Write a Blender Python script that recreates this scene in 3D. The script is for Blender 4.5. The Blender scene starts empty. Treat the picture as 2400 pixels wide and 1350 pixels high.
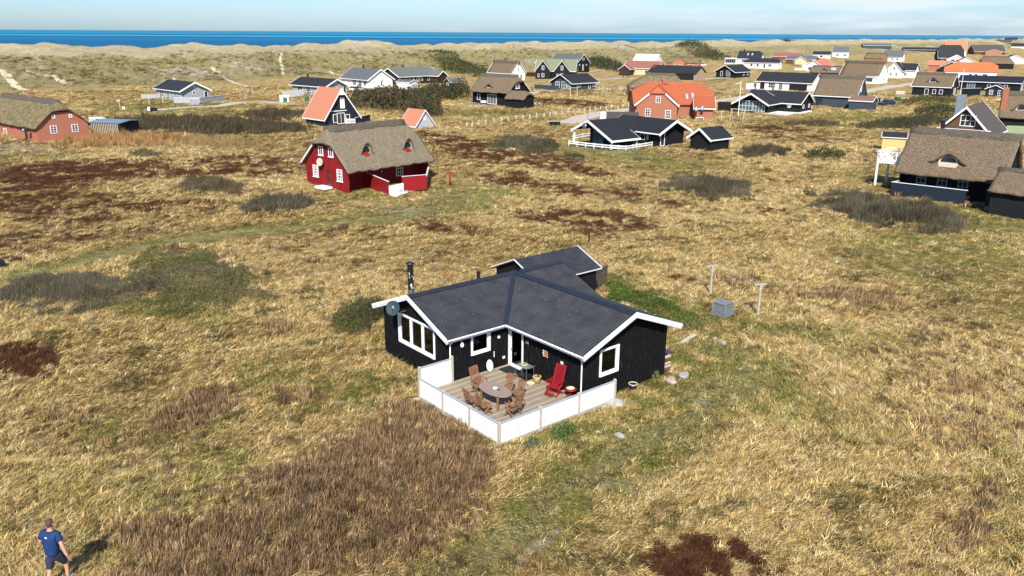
import bpy, bmesh, math, random
import numpy as np
from mathutils import Vector, Matrix, Quaternion
random.seed(7)
RNG = np.random.default_rng(11)
S = bpy.context.scene
COL = S.collection

# ------------------------------------------------------------------ camera, world, sun, exposure
CAM_H = 16.0
FPX = 1900.0                       # focal length in pixels of a 2400 wide picture
PITCH = math.atan(599 / 1900.)
ROLL = 0.006
FW = np.array([0, math.cos(PITCH), -math.sin(PITCH)])
_U0 = np.array([0, math.sin(PITCH), math.cos(PITCH)])
_X0 = np.array([1., 0, 0])
RT = math.cos(ROLL) * _X0 + math.sin(ROLL) * _U0
UP = math.cos(ROLL) * _U0 - math.sin(ROLL) * _X0
CPOS = np.array([0, 0, CAM_H])
cam = bpy.data.cameras.new('camera')
cam.sensor_width = 36.0
cam.lens = 36.0 * FPX / 2400.0
cam.clip_start = 0.5
cam.clip_end = 90000
camo = bpy.data.objects.new('camera', cam)
COL.objects.link(camo)
M = Matrix(((RT[0], UP[0], -FW[0], 0), (RT[1], UP[1], -FW[1], 0), (RT[2], UP[2], -FW[2], CAM_H), (0, 0, 0, 1)))
camo.matrix_world = M
S.camera = camo

SUN_EL = math.radians(41)
SHADOW_AZ = math.radians(3.0)      # shadows run away from the camera, a touch to the right
world = bpy.data.worlds.new('World')
S.world = world
world.use_nodes = True
wn = world.node_tree.nodes
wl = world.node_tree.links
wn.clear()
wo = wn.new('ShaderNodeOutputWorld')
bg = wn.new('ShaderNodeBackground')
sky = wn.new('ShaderNodeTexSky')
sky.sky_type = 'NISHITA'
sky.sun_disc = False
sky.sun_elevation = SUN_EL
sky.sun_rotation = math.pi + SHADOW_AZ
sky.air_density = 1.0
sky.dust_density = 0.6
sky.ozone_density = 2.5
bg.inputs['Strength'].default_value = 0.088
# thin clouds mixed over the sky by direction
tc = wn.new('ShaderNodeTexCoord')
mp = wn.new('ShaderNodeMapping')
mp.inputs['Scale'].default_value = (3.0, 3.0, 26.0)
mp.inputs['Location'].default_value = (0.35, 0.1, 0.4)
n1 = wn.new('ShaderNodeTexNoise')
n1.inputs['Scale'].default_value = 2.2
n1.inputs['Detail'].default_value = 7
n1.inputs['Roughness'].default_value = 0.55
cr = wn.new('ShaderNodeValToRGB')
cr.color_ramp.elements[0].position = 0.44
cr.color_ramp.elements[0].color = (0, 0, 0, 1)
cr.color_ramp.elements[1].position = 0.66
cr.color_ramp.elements[1].color = (.8, .8, .8, 1)
sx = wn.new('ShaderNodeSeparateXYZ')
mr = wn.new('ShaderNodeMapRange')          # more cloud towards the east (right)
mr.inputs['From Min'].default_value = -0.15
mr.inputs['From Max'].default_value = 0.5
mr.inputs['To Min'].default_value = 0.10
mr.inputs['To Max'].default_value = 1.0
mu = wn.new('ShaderNodeMath')
mu.operation = 'MULTIPLY'
mx = wn.new('ShaderNodeMixRGB')
mx.inputs['Color2'].default_value = (6.9, 7.4, 8.2, 1)
wl.new(tc.outputs['Generated'], mp.inputs['Vector'])
wl.new(mp.outputs['Vector'], n1.inputs['Vector'])
wl.new(n1.outputs['Fac'], cr.inputs['Fac'])
wl.new(tc.outputs['Generated'], sx.inputs[0])
wl.new(sx.outputs['X'], mr.inputs['Value'])
wl.new(cr.outputs['Color'], mu.inputs[0])
wl.new(mr.outputs['Result'], mu.inputs[1])
wl.new(mu.outputs[0], mx.inputs['Fac'])
tint = wn.new('ShaderNodeMixRGB'); tint.blend_type = 'MULTIPLY'; tint.inputs['Fac'].default_value = 1.0; tint.inputs['Color2'].default_value = (.72, .93, 1.28, 1)
wl.new(sky.outputs[0], tint.inputs['Color1'])
wl.new(tint.outputs[0], mx.inputs['Color1'])
wl.new(mx.outputs[0], bg.inputs['Color'])
wl.new(bg.outputs[0], wo.inputs['Surface'])

sun = bpy.data.lights.new('sun', 'SUN')
sun.energy = 5.0
sun.angle = math.radians(0.5)
sun.color = (1.0, 0.95, 0.87)
suno = bpy.data.objects.new('sun', sun)
COL.objects.link(suno)
sd = Vector((math.sin(SHADOW_AZ) * math.cos(SUN_EL), math.cos(SHADOW_AZ) * math.cos(SUN_EL), -math.sin(SUN_EL)))
suno.rotation_euler = sd.to_track_quat('-Z', 'Y').to_euler()
suno.location = (0, -50, 60)

S.render.engine = 'CYCLES'
S.view_settings.view_transform = 'Standard'
S.view_settings.look = 'None'
S.view_settings.exposure = 0.58
S.view_settings.gamma = 1.0
S.view_settings.use_curve_mapping = False
S.render.resolution_x = 1024
S.render.resolution_y = 576
S.cycles.max_bounces = 6
S.cycles.transparent_max_bounces = 8

# ------------------------------------------------------------------ measuring helpers
def rayd(px, py):
    return FW + (px - 1200) / FPX * RT - (py - 675) / FPX * UP
def G(px, py, z=0.0):
    d = rayd(px, py)
    return CPOS + (z - CAM_H) / d[2] * d
def on_plane(px, py, P0, n):
    d = rayd(px, py)
    return CPOS + ((P0 - CPOS) @ n) / (d @ n) * d

# ------------------------------------------------------------------ noise and terrain (vectorised)
class Sines:
    def __init__(self, seed, n, lmin, lmax):
        r = np.random.default_rng(seed)
        a = r.uniform(0, 2 * math.pi, n)
        l = np.exp(r.uniform(math.log(lmin), math.log(lmax), n))
        self.kx = np.cos(a) * 2 * math.pi / l
        self.ky = np.sin(a) * 2 * math.pi / l
        self.ph = r.uniform(0, 2 * math.pi, n)
        self.w = (l / lmax) ** 0.7
        self.w = self.w / math.sqrt((self.w ** 2).sum() / 2)
    def __call__(self, x, y):
        x = np.asarray(x, float); y = np.asarray(y, float)
        o = np.zeros(np.broadcast(x, y).shape)
        for a, b, p, w in zip(self.kx, self.ky, self.ph, self.w):
            o = o + w * np.sin(a * x + b * y + p)
        return o                       # about unit variance
N_small = Sines(1, 22, 1.2, 7)
N_mid = Sines(2, 18, 8, 40)
N_big = Sines(3, 14, 30, 140)
N_dune = Sines(4, 26, 14, 90)
N_fine = Sines(5, 26, .5, 2.5)
def sstep(a, b, x):
    t = np.clip((x - a) / (b - a), 0, 1)
    return t * t * (3 - 2 * t)
def sea_s(x, y):                       # distance seaward of the foot of the dunes
    t = np.maximum((x + 33) * .682 + (y - 330) * .731, 0)
    return (x + 33) * (-.731) + (y - 330) * .682 - 1.5e-5 * t * t
def tz(x, y):
    x = np.asarray(x, float); y = np.asarray(y, float)
    r = np.hypot(x, y)
    s = sea_s(x, y) + 6 * N_big(x, y)
    z = 0.07 * N_small(x, y) * sstep(200, 60, r) + 0.06 * N_mid(x, y)
    # flat plots round the two nearest houses
    flat = np.exp(-(((x - 3) / 9) ** 2 + ((y - 37) / 9) ** 2))
    z = z * (1 - .85 * np.clip(flat * 1.6, 0, 1))
    z = z + 3.1 * sstep(30, 19.5, y) * sstep(4, -8, x) * sstep(-30, 0, y)
    dn = N_dune(x, y)
    rise = sstep(-6, 75, s)
    z = z + rise * (6.2 + 1.15 * dn) + sstep(120, 190, s) * (1.2 + .5 * N_mid(x, y))
    z = z + np.exp(-((s + 4) / 14) ** 2) * .5 * (dn + .6)
    z = z - sstep(200, 300, s) * 24
    z = z + .05 * N_fine(x, y) * sstep(90, 40, r) * (1 - .85 * np.clip(flat * 1.6, 0, 1)) + .35 * N_small(x, y) * sstep(0, 25, s) * sstep(900, 400, r) * sstep(120, 75, s)
    return z
def tz1(x, y):
    return float(tz(x, y))
def GT(px, py):
    z = 0.0
    for _ in range(25):
        p = G(px, py, z)
        z = .5 * z + .5 * tz1(p[0], p[1])
    return np.array([p[0], p[1], tz1(p[0], p[1])])

# ------------------------------------------------------------------ materials
MATS = {}
MORTAR = {'red_brick': (.40, .27, .21, 1), 'herringbone_brick': (.46, .24, .17, 1)}
def nmat(name, col, rough=.8, var=.15, vs=3.0, bump=0.0, bs=30.0, stretch=(1, 1, 1), col2=None, metal=0.0, spec=.3, detail=5, lines=None, ramp=(.32, .68)):
    """principled material with noise colour variation, optional bump and optional straight board joints"""
    if name in MATS: return MATS[name]
    m = bpy.data.materials.new(name); m.use_nodes = True
    nt = m.node_tree; n = nt.nodes; l = nt.links
    b = n['Principled BSDF']
    b.inputs['Roughness'].default_value = rough
    b.inputs['Metallic'].default_value = metal
    b.inputs['Specular IOR Level'].default_value = spec
    t = n.new('ShaderNodeTexCoord'); mpg = n.new('ShaderNodeMapping'); mpg.inputs['Scale'].default_value = stretch
    l.new(t.outputs['Object'], mpg.inputs['Vector'])
    no = n.new('ShaderNodeTexNoise'); no.inputs['Scale'].default_value = vs; no.inputs['Detail'].default_value = detail
    no.inputs['Roughness'].default_value = .65
    l.new(mpg.outputs[0], no.inputs['Vector'])
    ra = n.new('ShaderNodeValToRGB')
    c = np.array(col[:3]); c2 = np.array(col2) if col2 is not None else c * (1 + var)
    c1 = c * (1 - var) if col2 is None else c
    ra.color_ramp.elements[0].position, ra.color_ramp.elements[1].position = ramp
    ra.color_ramp.elements[0].color = (*np.clip(c1, 0, 1), 1); ra.color_ramp.elements[1].color = (*np.clip(c2, 0, 1), 1)
    l.new(no.outputs['Fac'], ra.inputs[0])
    l.new(ra.outputs[0], b.inputs['Base Color'])
    hsrc = None
    if bump > 0:
        nb = n.new('ShaderNodeTexNoise'); nb.inputs['Scale'].default_value = bs; nb.inputs['Detail'].default_value = 4
        l.new(mpg.outputs[0], nb.inputs['Vector']); hsrc = nb.outputs['Fac']
    if lines:
        # joints: lines = (axis 'XY'|'Z', period, darkness)
        for ax, per in lines:
            sp = n.new('ShaderNodeSeparateXYZ'); l.new(t.outputs['Object'], sp.inputs[0])
            ad = n.new('ShaderNodeMath'); ad.operation = 'ADD'
            if ax == 'XY': l.new(sp.outputs[0], ad.inputs[0]); l.new(sp.outputs[1], ad.inputs[1])
            elif ax == 'HB':
                a3 = n.new('ShaderNodeMath'); a3.operation = 'ADD'; l.new(sp.outputs[0], a3.inputs[0]); l.new(sp.outputs[1], a3.inputs[1])
                p3 = n.new('ShaderNodeMath'); p3.operation = 'PINGPONG'; l.new(a3.outputs[0], p3.inputs[0]); p3.inputs[1].default_value = .55
                l.new(sp.outputs[2], ad.inputs[0]); l.new(p3.outputs[0], ad.inputs[1])
            else: l.new(sp.outputs[2], ad.inputs[0]); ad.inputs[1].default_value = 0
            mm = n.new('ShaderNodeMath'); mm.operation = 'PINGPONG'; l.new(ad.outputs[0], mm.inputs[0]); mm.inputs[1].default_value = per / 2
            gt = n.new('ShaderNodeMath'); gt.operation = 'GREATER_THAN'; l.new(mm.outputs[0], gt.inputs[0]); gt.inputs[1].default_value = per * .08
            if hsrc is None: hsrc = gt.outputs[0]
            else:
                a2 = n.new('ShaderNodeMath'); a2.operation = 'MULTIPLY_ADD'; l.new(gt.outputs[0], a2.inputs[0]); a2.inputs[1].default_value = 1.5; l.new(hsrc, a2.inputs[2]); hsrc = a2.outputs[0]
    if lines and name in MORTAR:
        mt_ = n.new('ShaderNodeMixRGB'); l.new(gt.outputs[0], mt_.inputs['Fac']); mt_.inputs['Color1'].default_value = MORTAR[name]; l.new(ra.outputs[0], mt_.inputs['Color2']); l.new(mt_.outputs[0], b.inputs['Base Color'])
    if hsrc is not None:
        bp = n.new('ShaderNodeBump'); bp.inputs['Strength'].default_value = max(bump, .3) if lines else bump
        bp.inputs['Distance'].default_value = .03
        l.new(hsrc, bp.inputs['Height']); l.new(bp.outputs[0], b.inputs['Normal'])
    MATS[name] = m
    return m

def glass_mat():
    m = bpy.data.materials.new('window_glass'); m.use_nodes = True
    n = m.node_tree.nodes; l = m.node_tree.links; n.clear()
    o = n.new('ShaderNodeOutputMaterial'); mix = n.new('ShaderNodeMixShader'); t = n.new('ShaderNodeBsdfTransparent'); g = n.new('ShaderNodeBsdfGlossy')
    t.inputs[0].default_value = (.75, .8, .8, 1); g.inputs['Roughness'].default_value = .03; g.inputs[0].default_value = (.9, .95, 1, 1)
    f = n.new('ShaderNodeLayerWeight'); f.inputs[0].default_value = .35
    l.new(f.outputs['Fresnel'], mix.inputs[0]); l.new(t.outputs[0], mix.inputs[1]); l.new(g.outputs[0], mix.inputs[2]); l.new(mix.outputs[0], o.inputs[0])
    return m
GLASS = glass_mat()
m_white = nmat('white_paint', (.78, .78, .76), .5, .06, 6, .15, 40)
m_whitew = nmat('worn_white_paint', (.60, .60, .56), .6, .05, 4, .2, 30, (1, 1, .5), col2=(.80, .79, .76), ramp=(.22, .42))
m_offw = nmat('old_white_paint', (.62, .63, .62), .6, .1, 5, .2, 30)
m_black = nmat('black_stained_boards', (.006, .006, .007), .75, .5, 6, .5, 40, (1, 1, .12), spec=.25)
m_blackw = nmat('black_weathered_boards', (.0055, .0055, .0065), .8, .5, 7, .6, 45, (6, 6, .35), col2=(.11, .11, .115), spec=.12, ramp=(.57, .82))
m_dpane = nmat('dark_pane', (.02, .028, .035), .08, .4, 1.2, 0, spec=.8)
m_tpane = nmat('teal_pane', (.06, .12, .13), .08, .5, 1.2, 0, spec=.8)
m_thatch = nmat('grey_thatch', (.075, .058, .036), .95, .4, 6, 1.0, 26, (1, 1, 1.6), col2=(.27, .22, .145), detail=10)
m_thatchb = nmat('brown_thatch', (.05, .036, .023), .95, .4, 6, 1.0, 26, (1, 1, 1.6), col2=(.235, .17, .105), detail=10)
m_thatchm = nmat('mossy_thatch', (.06, .048, .018), .95, .4, 1.6, 1.0, 22, (1, 1, 1), col2=(.24, .19, .10), detail=10)
m_ridge = nmat('turf_ridge', (.05, .042, .03), .95, .35, 6, 1.0, 30, col2=(.13, .11, .08))
m_felt = nmat('dark_roofing_felt', (.020, .021, .025), .75, .15, 3, .25, 60)
m_feltg = nmat('grey_roofing', (.10, .105, .108), .75, .12, 3, .25, 60)
m_feltb = nmat('brown_grey_roofing', (.075, .06, .052), .8, .15, 3, .25, 60)
m_greenroof = nmat('green_roofing', (.17, .18, .11), .75, .15, 3, .25, 60)
m_orange = nmat('orange_tiles', (.34, .092, .038), .75, .18, 5, .3, 25)
m_orangef = nmat('smooth_orange_roof', (.42, .165, .095), .7, .06, 3, .15, 40)
m_rust = nmat('rust_red_roof', (.25, .10, .07), .75, .15, 4, .3, 30)
m_brick = nmat('red_brick', (.36, .13, .075), .85, .35, 14, .6, 30, lines=[('Z', .10)])
m_brickh = nmat('herringbone_brick', (.36, .12, .07), .85, .35, 8, .5, 30, lines=[('HB', .26)])
m_brickd = nmat('dark_red_brick', (.20, .075, .05), .85, .35, 10, .6, 30)
m_red = nmat('red_painted_boards', (.21, .010, .011), .55, .2, 3, .2, 40, (1, 1, .2), lines=[('XY', .22)])
m_redp = nmat('red_paint', (.26, .012, .014), .5, .15, 4, .1, 40)
m_log = nmat('dark_brown_logs', (.035, .02, .013), .75, .3, 5, .3, 20, lines=[('Z', .2)])
m_brown = nmat('brown_boards', (.11, .055, .03), .75, .3, 5, .3, 20, lines=[('XY', .2)])
m_lgrey = nmat('light_grey_paint', (.36, .37, .39), .65, .08, 4, .2, 30)
m_grey = nmat('grey_painted_boards', (.30, .31, .33), .65, .08, 4, .2, 30, lines=[('XY', .2)])
m_blue = nmat('blue_black_boards', (.012, .02, .032), .6, .3, 4, .3, 30, (1, 1, .2), lines=[('XY', .2)])
m_blkf = nmat('black_boards_far', (.006, .0065, .008), .75, .3, 4, .3, 30, (1, 1, .2), lines=[('XY', .2)])
m_slate = nmat('slate_blue_boards', (.04, .055, .07), .6, .15, 4, .3, 30, lines=[('XY', .2)])
m_plaster = nmat('white_plaster', (.74, .74, .71), .8, .05, 2, .1, 40)
m_cream = nmat('cream_boards', (.60, .50, .28), .7, .08, 4, .2, 30, lines=[('XY', .2)])
m_metal = nmat('dull_metal', (.30, .31, .32), .35, .1, 6, .1, 40, metal=.8)
m_steel = nmat('bluish_steel', (.28, .34, .38), .4, .1, 6, .1, 40, metal=.5)
m_blackm = nmat('black_metal', (.012, .012, .014), .35, .2, 8, 0, spec=.6)
m_wood = nmat('weathered_wood', (.33, .28, .20), .8, .2, 5, .4, 30, (1, 1, 1), col2=(.46, .40, .30))
m_postw = nmat('pale_post_wood', (.42, .38, .28), .8, .15, 5, .3, 30)
m_teak = nmat('oiled_teak', (.12, .055, .03), .6, .25, 9, .3, 40, col2=(.36, .19, .10))
m_teakg = nmat('greyed_teak', (.17, .12, .095), .7, .2, 7, .3, 40, (1, 6, 1), col2=(.38, .29, .23))
m_redc = nmat('red_lacquered_wood', (.30, .014, .017), .45, .12, 6, .1, 40)
m_stone = nmat('pale_boulder', (.24, .225, .20), .85, .2, 5, .7, 14, col2=(.38, .36, .32))
m_stonep = nmat('pinkish_boulder', (.30, .22, .18), .85, .2, 5, .7, 14, col2=(.45, .36, .31))
m_green = nmat('green_plastic', (.02, .12, .05), .5, .1)
m_concrete = nmat('concrete', (.36, .35, .32), .85, .12, 4, .3, 20)
m_sand = nmat('pale_sand', (.52, .45, .33), .95, .12, .6, .4, 8)

# ------------------------------------------------------------------ object helpers
def link(o, parent=None):
    COL.objects.link(o)
    if parent is not None: o.parent = parent
    return o
def tag(o, label=None, cat=None, group=None, kind=None):
    if label: o['label'] = label
    if cat: o['category'] = cat
    if group: o['group'] = group
    if kind: o['kind'] = kind
    return o
def thing(name, label, cat, loc=(0, 0, 0), rz=0.0, group=None):
    o = bpy.data.objects.new(name, None)
    o.empty_display_size = .3
    COL.objects.link(o)
    o.location = loc; o.rotation_euler = (0, 0, rz)
    return tag(o, label, cat, group)
def copy_tree(o, parent=None, label=None, group=None):
    c = o.copy(); COL.objects.link(c)
    if parent is not None: c.parent = parent
    if label: c['label'] = label
    if group: c['group'] = group
    for ch in list(o.children): copy_tree(ch, c)
    return c
class MB:
    def __init__(s): s.v = []; s.f = []; s.sm = []
    def add(s, vs, fs, smooth=False):
        o = len(s.v); s.v += [tuple(map(float, v)) for v in vs]
        s.f += [tuple(o + i for i in f) for f in fs]; s.sm += [smooth] * len(fs)
        return s
    def box(s, x0, y0, z0, x1, y1, z1):
        vs = [(x0, y0, z0), (x1, y0, z0), (x1, y1, z0), (x0, y1, z0), (x0, y0, z1), (x1, y0, z1), (x1, y1, z1), (x0, y1, z1)]
        return s.add(vs, [(0, 3, 2, 1), (4, 5, 6, 7), (0, 1, 5, 4), (1, 2, 6, 5), (2, 3, 7, 6), (3, 0, 4, 7)])
    def cbox(s, c, d):
        return s.box(c[0] - d[0] / 2, c[1] - d[1] / 2, c[2] - d[2] / 2, c[0] + d[0] / 2, c[1] + d[1] / 2, c[2] + d[2] / 2)
    def beam(s, p0, p1, w, h, upv=(0, 0, 1)):
        p0 = Vector(p0); p1 = Vector(p1); d = (p1 - p0).normalized(); u = Vector(upv)
        if abs(d.dot(u)) > .98: u = Vector((1, 0, 0))
        a = d.cross(u).normalized(); b = a.cross(d).normalized()
        vs = []
        for p in (p0, p1):
            for i, j in ((-1, -1), (1, -1), (1, 1), (-1, 1)): vs.append(p + a * (i * w / 2) + b * (j * h / 2))
        return s.add(vs, [(0, 1, 2, 3), (7, 6, 5, 4), (0, 4, 5, 1), (1, 5, 6, 2), (2, 6, 7, 3), (3, 7, 4, 0)])
    def tube(s, p0, p1, r0, r1=None, n=10, caps=True):
        r1 = r0 if r1 is None else r1
        p0 = Vector(p0); p1 = Vector(p1); d = (p1 - p0).normalized(); u = Vector((0, 0, 1))
        if abs(d.dot(u)) > .98: u = Vector((1, 0, 0))
        a = d.cross(u).normalized(); b = a.cross(d).normalized(); vs = []
        for p, r in ((p0, r0), (p1, r1)):
            for i in range(n):
                t = 2 * math.pi * i / n; vs.append(p + a * (r * math.cos(t)) + b * (r * math.sin(t)))
        s.add(vs, [(i, (i + 1) % n, n + (i + 1) % n, n + i) for i in range(n)], True)
        if caps: s.add(vs, [tuple(range(n))[::-1], tuple(range(n, 2 * n))])
        return s
    def lathe(s, c, prof, n=16, sx=1, sy=1):
        vs = []; fs = []
        for r, z in prof:
            for i in range(n):
                t = 2 * math.pi * i / n; vs.append((c[0] + sx * r * math.cos(t), c[1] + sy * r * math.sin(t), c[2] + z))
        for k in range(len(prof) - 1):
            for i in range(n): fs.append((k * n + i, k * n + (i + 1) % n, (k + 1) * n + (i + 1) % n, (k + 1) * n + i))
        return s.add(vs, fs, True)
    def prism(s, poly, vec):
        n = len(poly); vec = Vector(vec)
        vs = [Vector(p) for p in poly] + [Vector(p) + vec for p in poly]
        return s.add(vs, [tuple(range(n))[::-1], tuple(range(n, 2 * n))] + [(i, (i + 1) % n, n + (i + 1) % n, n + i) for i in range(n)])
    def build(s, name, mat, parent=None, fix=True):
        me = bpy.data.meshes.new(name); me.from_pydata(s.v, [], s.f)
        me.materials.append(mat)
        me.polygons.foreach_set('use_smooth', s.sm)
        if fix:
            bm = bmesh.new(); bm.from_mesh(me); bmesh.ops.recalc_face_normals(bm, faces=bm.faces); bm.to_mesh(me); bm.free()
        me.update()
        return link(bpy.data.objects.new(name, me), parent)
def fast_mesh(name, V, F, mat, parent=None, col=None, smooth=False):
    """V (n,3) array, F (m,k) array"""
    me = bpy.data.meshes.new(name)
    m, k = F.shape
    me.vertices.add(len(V)); me.vertices.foreach_set('co', np.ascontiguousarray(V, dtype=np.float32).ravel())
    me.loops.add(m * k); me.loops.foreach_set('vertex_index', F.ravel().astype(np.int32))
    me.polygons.add(m); me.polygons.foreach_set('loop_start', np.arange(0, m * k, k, dtype=np.int32))
    me.polygons.foreach_set('loop_total', np.full(m, k, dtype=np.int32))
    me.polygons.foreach_set('use_smooth', np.full(m, smooth))
    if col is not None:
        a = me.color_attributes.new('Col', 'FLOAT_COLOR', 'POINT')
        a.data.foreach_set('color', np.ascontiguousarray(np.c_[col, np.ones(len(col))], dtype=np.float32).ravel())
    me.update(calc_edges=True)
    me.materials.append(mat)
    return link(bpy.data.objects.new(name, me), parent)
# ------------------------------------------------------------------ ground cover (world-fixed patches traced once, then used as plain albedo)
def ell(cx, cy, rx, ry, ang=0.0):
    t = math.radians(ang); ca, sa = math.cos(t), math.sin(t)
    G = GT if cx < 1400 and cy > 1000 else globals()['G']
    c = G(cx, cy)[:2]; a = (G(cx + rx * ca, cy + rx * sa)[:2] - G(cx - rx * ca, cy - rx * sa)[:2]) / 2
    b = (G(cx - ry * sa, cy + ry * ca)[:2] - G(cx + ry * sa, cy - ry * ca)[:2]) / 2
    c = (G(cx - ry * sa, cy + ry * ca)[:2] + G(cx + ry * sa, cy - ry * ca)[:2]) / 2
    return c, np.linalg.inv(np.array([a, b]).T), np.array([a, b]).T
HEA = [(60, 850, 110, 46, 5, 1.5), (250, 405, 290, 34, 0, 1.25), (1640, 1325, 150, 42, 3, 1.7), (1680, 1285, 80, 30, 10, 1.5), (80, 440, 160, 45, 0, .9), (160, 490, 220, 40, 0, .75), (480, 400, 250, 22, -3, .9), (560, 380, 130, 18, 0, .8),
       (420, 490, 200, 26, 0, .7), (100, 560, 160, 24, 0, .6), (30, 605, 90, 16, -8, .6), (590, 500, 60, 22, 0, .7), (1090, 350, 130, 32, 12, 1), (1270, 385, 160, 24, 10, .95),
       (1210, 425, 150, 22, 8, .95), (1330, 445, 110, 16, 8, .8), (1470, 455, 70, 12, 5, .8), (1360, 512, 200, 24, 4, .95), (1590, 478, 60, 9, 5, .8), (1040, 540, 110, 24, 8, .8),
       (800, 545, 70, 12, 0, .6), (1400, 548, 90, 11, 4, .6), (1230, 566, 70, 9, 4, .5), (1600, 653, 42, 8, 3, .9), (1820, 497, 48, 11, 3, .9), (1800, 302, 120, 9, 3, .9),
       (1890, 325, 140, 9, 4, .7), (1660, 1322, 170, 62, 5, 1), (1330, 240, 110, 8, 3, .9), (1370, 255, 60, 5, 0, .7), (1600, 206, 80, 6, 0, .6), (1680, 188, 60, 6, -8, .6), (40, 500, 80, 20, 0, .8), (300, 530, 220, 18, 0, .45), (620, 560, 80, 12, 0, .4),
       (1000, 320, 60, 14, 0, .9), (1900, 152, 60, 3, 0, .6), (2100, 300, 150, 12, 0, .4)]
GRN = [(1650, 880, 280, 90, 8, .85), (1500, 1050, 300, 110, -25, .7), (1300, 1200, 230, 90, -35, .7), (1080, 1330, 160, 50, -20, .5), (1350, 1020, 80, 34, -20, .9), (1490, 690, 110, 30, 25, 1), (1650, 740, 150, 28, 20, .9),
       (1800, 770, 150, 26, 8, .7), (1980, 800, 160, 40, 5, .45), (120, 630, 170, 16, -12, 1), (330, 578, 190, 14, -10, 1), (550, 545, 170, 12, -8, .9), (800, 522, 220, 15, -4, .9), (1000, 492, 240, 24, -4, .7),
       (860, 455, 130, 16, 0, .6), (1120, 450, 130, 20, 3, .7), (1410, 358, 170, 24, 5, 1), (1560, 385, 220, 15, 3, .6), (2140, 430, 200, 28, 5, .85), (2330, 520, 180, 34, 8, .95), (2180, 600, 300, 70, 5, .6), (2330, 700, 220, 60, 5, .4),
       (800, 920, 190, 45, -10, .75), (400, 252, 190, 20, 0, .9), (1150, 266, 130, 10, 0, .9), (1850, 290, 160, 12, 0, .6), (1000, 222, 90, 12, 0, .6), (350, 1010, 220, 60, -10, .45), (200, 1150, 220, 70, 0, .4), (500, 1080, 150, 50, 0, .55), (420, 1170, 160, 50, -10, .5), (250, 1290, 150, 50, 0, .4), (640, 900, 120, 30, 0, .5), (2330, 1290, 120, 60, 0, .4), (2000, 1020, 200, 40, 5, .3),
       (450, 750, 170, 25, 5, .5), (900, 800, 40, 20, 0, .7), (60, 370, 120, 14, 0, .5), (1290, 1020, 60, 30, -20, .8), (2100, 540, 260, 20, 5, .4), (1380, 165, 60, 4, 0, .4), (2350, 1150, 90, 120, 0, .35), (1700, 950, 400, 60, 5, .5), (640, 870, 120, 40, 0, .4), (1150, 880, 200, 30, 0, .6), (2000, 275, 120, 12, 0, .8), (540, 290, 60, 12, 40, .7)]
BRN = [(900, 1120, 270, 130, -15, 1), (690, 1270, 360, 85, -12, .95), (820, 1200, 240, 90, -15, .9), (1010, 1010, 130, 50, 20, .9), (470, 960, 100, 36, -20, .8), (1060, 1130, 110, 110, -20, .8), (700, 930, 60, 20, 0, .4), (1980, 700, 160, 25, 5, .3), (2250, 1000, 150, 50, 10, .15),
       (650, 770, 50, 16, 0, .5), (2200, 900, 150, 30, 5, .12), (420, 1270, 150, 60, 0, .6), (2280, 1220, 40, 120, 35, .3)]
SND = [(1270, 1275, 70, 14, -40, .75), (1480, 1125, 130, 10, -14, .6), (890, 835, 34, 14, 0, .6), (1640, 938, 26, 6, 0, .7), (1640, 1080, 80, 20, -20, .25), (40, 350, 120, 12, 0, .6), (930, 490, 60, 8, 0, .4), (1540, 1160, 180, 30, -10, .25),
       (1720, 98, 60, 3, 0, .9), (1500, 105, 50, 3, 0, .7), (80, 168, 26, 9, 40, .8), (1100, 128, 120, 4, 0, .3)]
PAL = [(1500, 620, 500, 50, 3, .5), (2000, 620, 300, 40, 3, .4), (700, 620, 400, 45, -6, .5), (1000, 640, 200, 40, 0, .4), (1950, 1180, 330, 90, 8, .5), (280, 900, 250, 50, -10, .4), (560, 1010, 160, 60, 10, .5), (870, 340, 100, 14, 0, .0), (440, 335, 160, 20, 0, .5), (1350, 280, 180, 14, 0, .3), (900, 480, 110, 12, 0, .6), (650, 830, 90, 24, -20, .5)]
TRK = [(60, 645, 110, 9, -14, 1), (200, 610, 120, 10, -14, 1), (340, 578, 130, 9, -10, 1), (480, 556, 120, 8, -8, 1), (620, 540, 120, 8, -6, .9), (770, 527, 120, 8, -5, .9), (900, 514, 120, 9, -6, .9), (1010, 494, 90, 10, -8, .8), (1110, 462, 110, 12, -4, .7),
       (1560, 1010, 190, 34, -22, .8), (1380, 1120, 170, 34, -30, .9), (1240, 1235, 170, 34, -36, .9), (1080, 1325, 120, 30, -28, .8), (1720, 900, 150, 40, -14, .7), (1700, 820, 120, 22, 5, .6), (1420, 352, 110, 12, 5, .9), (2160, 436, 130, 12, 6, .6)]
_E = {}
for k_, l_ in (('h', HEA), ('g', GRN), ('b', BRN), ('s', SND), ('p', PAL), ('t', TRK)):
    _E[k_] = [(ell(*e[:5]), e[5]) for e in l_]
def weight(k, x, y, n, edge=.42):
    w = np.zeros(x.shape)
    for (c, inv, _), st in _E[k]:
        dx = x - c[0]; dy = y - c[1]
        u = inv[0, 0] * dx + inv[0, 1] * dy; v = inv[1, 0] * dx + inv[1, 1] * dy
        d = np.sqrt(u * u + v * v) + n * edge * .5
        w = np.maximum(w, st * sstep(1.25, .6, d))
    return w
C_straw = np.array((.56, .415, .165)); C_pale = np.array((.66, .535, .28)); C_warm = np.array((.40, .265, .10))
C_olive = np.array((.24, .215, .05)); C_green = np.array((.14, .175, .033)); C_hea = np.array((.066, .023, .011)); C_hea2 = np.array((.15, .075, .034))
C_track = np.array((.38, .335, .135)); C_brown = np.array((.21, .14, .073)); C_sand = np.array((.52, .45, .32)); C_dune = np.array((.34, .285, .13)); C_dune2 = np.array((.50, .42, .245)); C_soil = np.array((.085, .06, .028))
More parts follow.
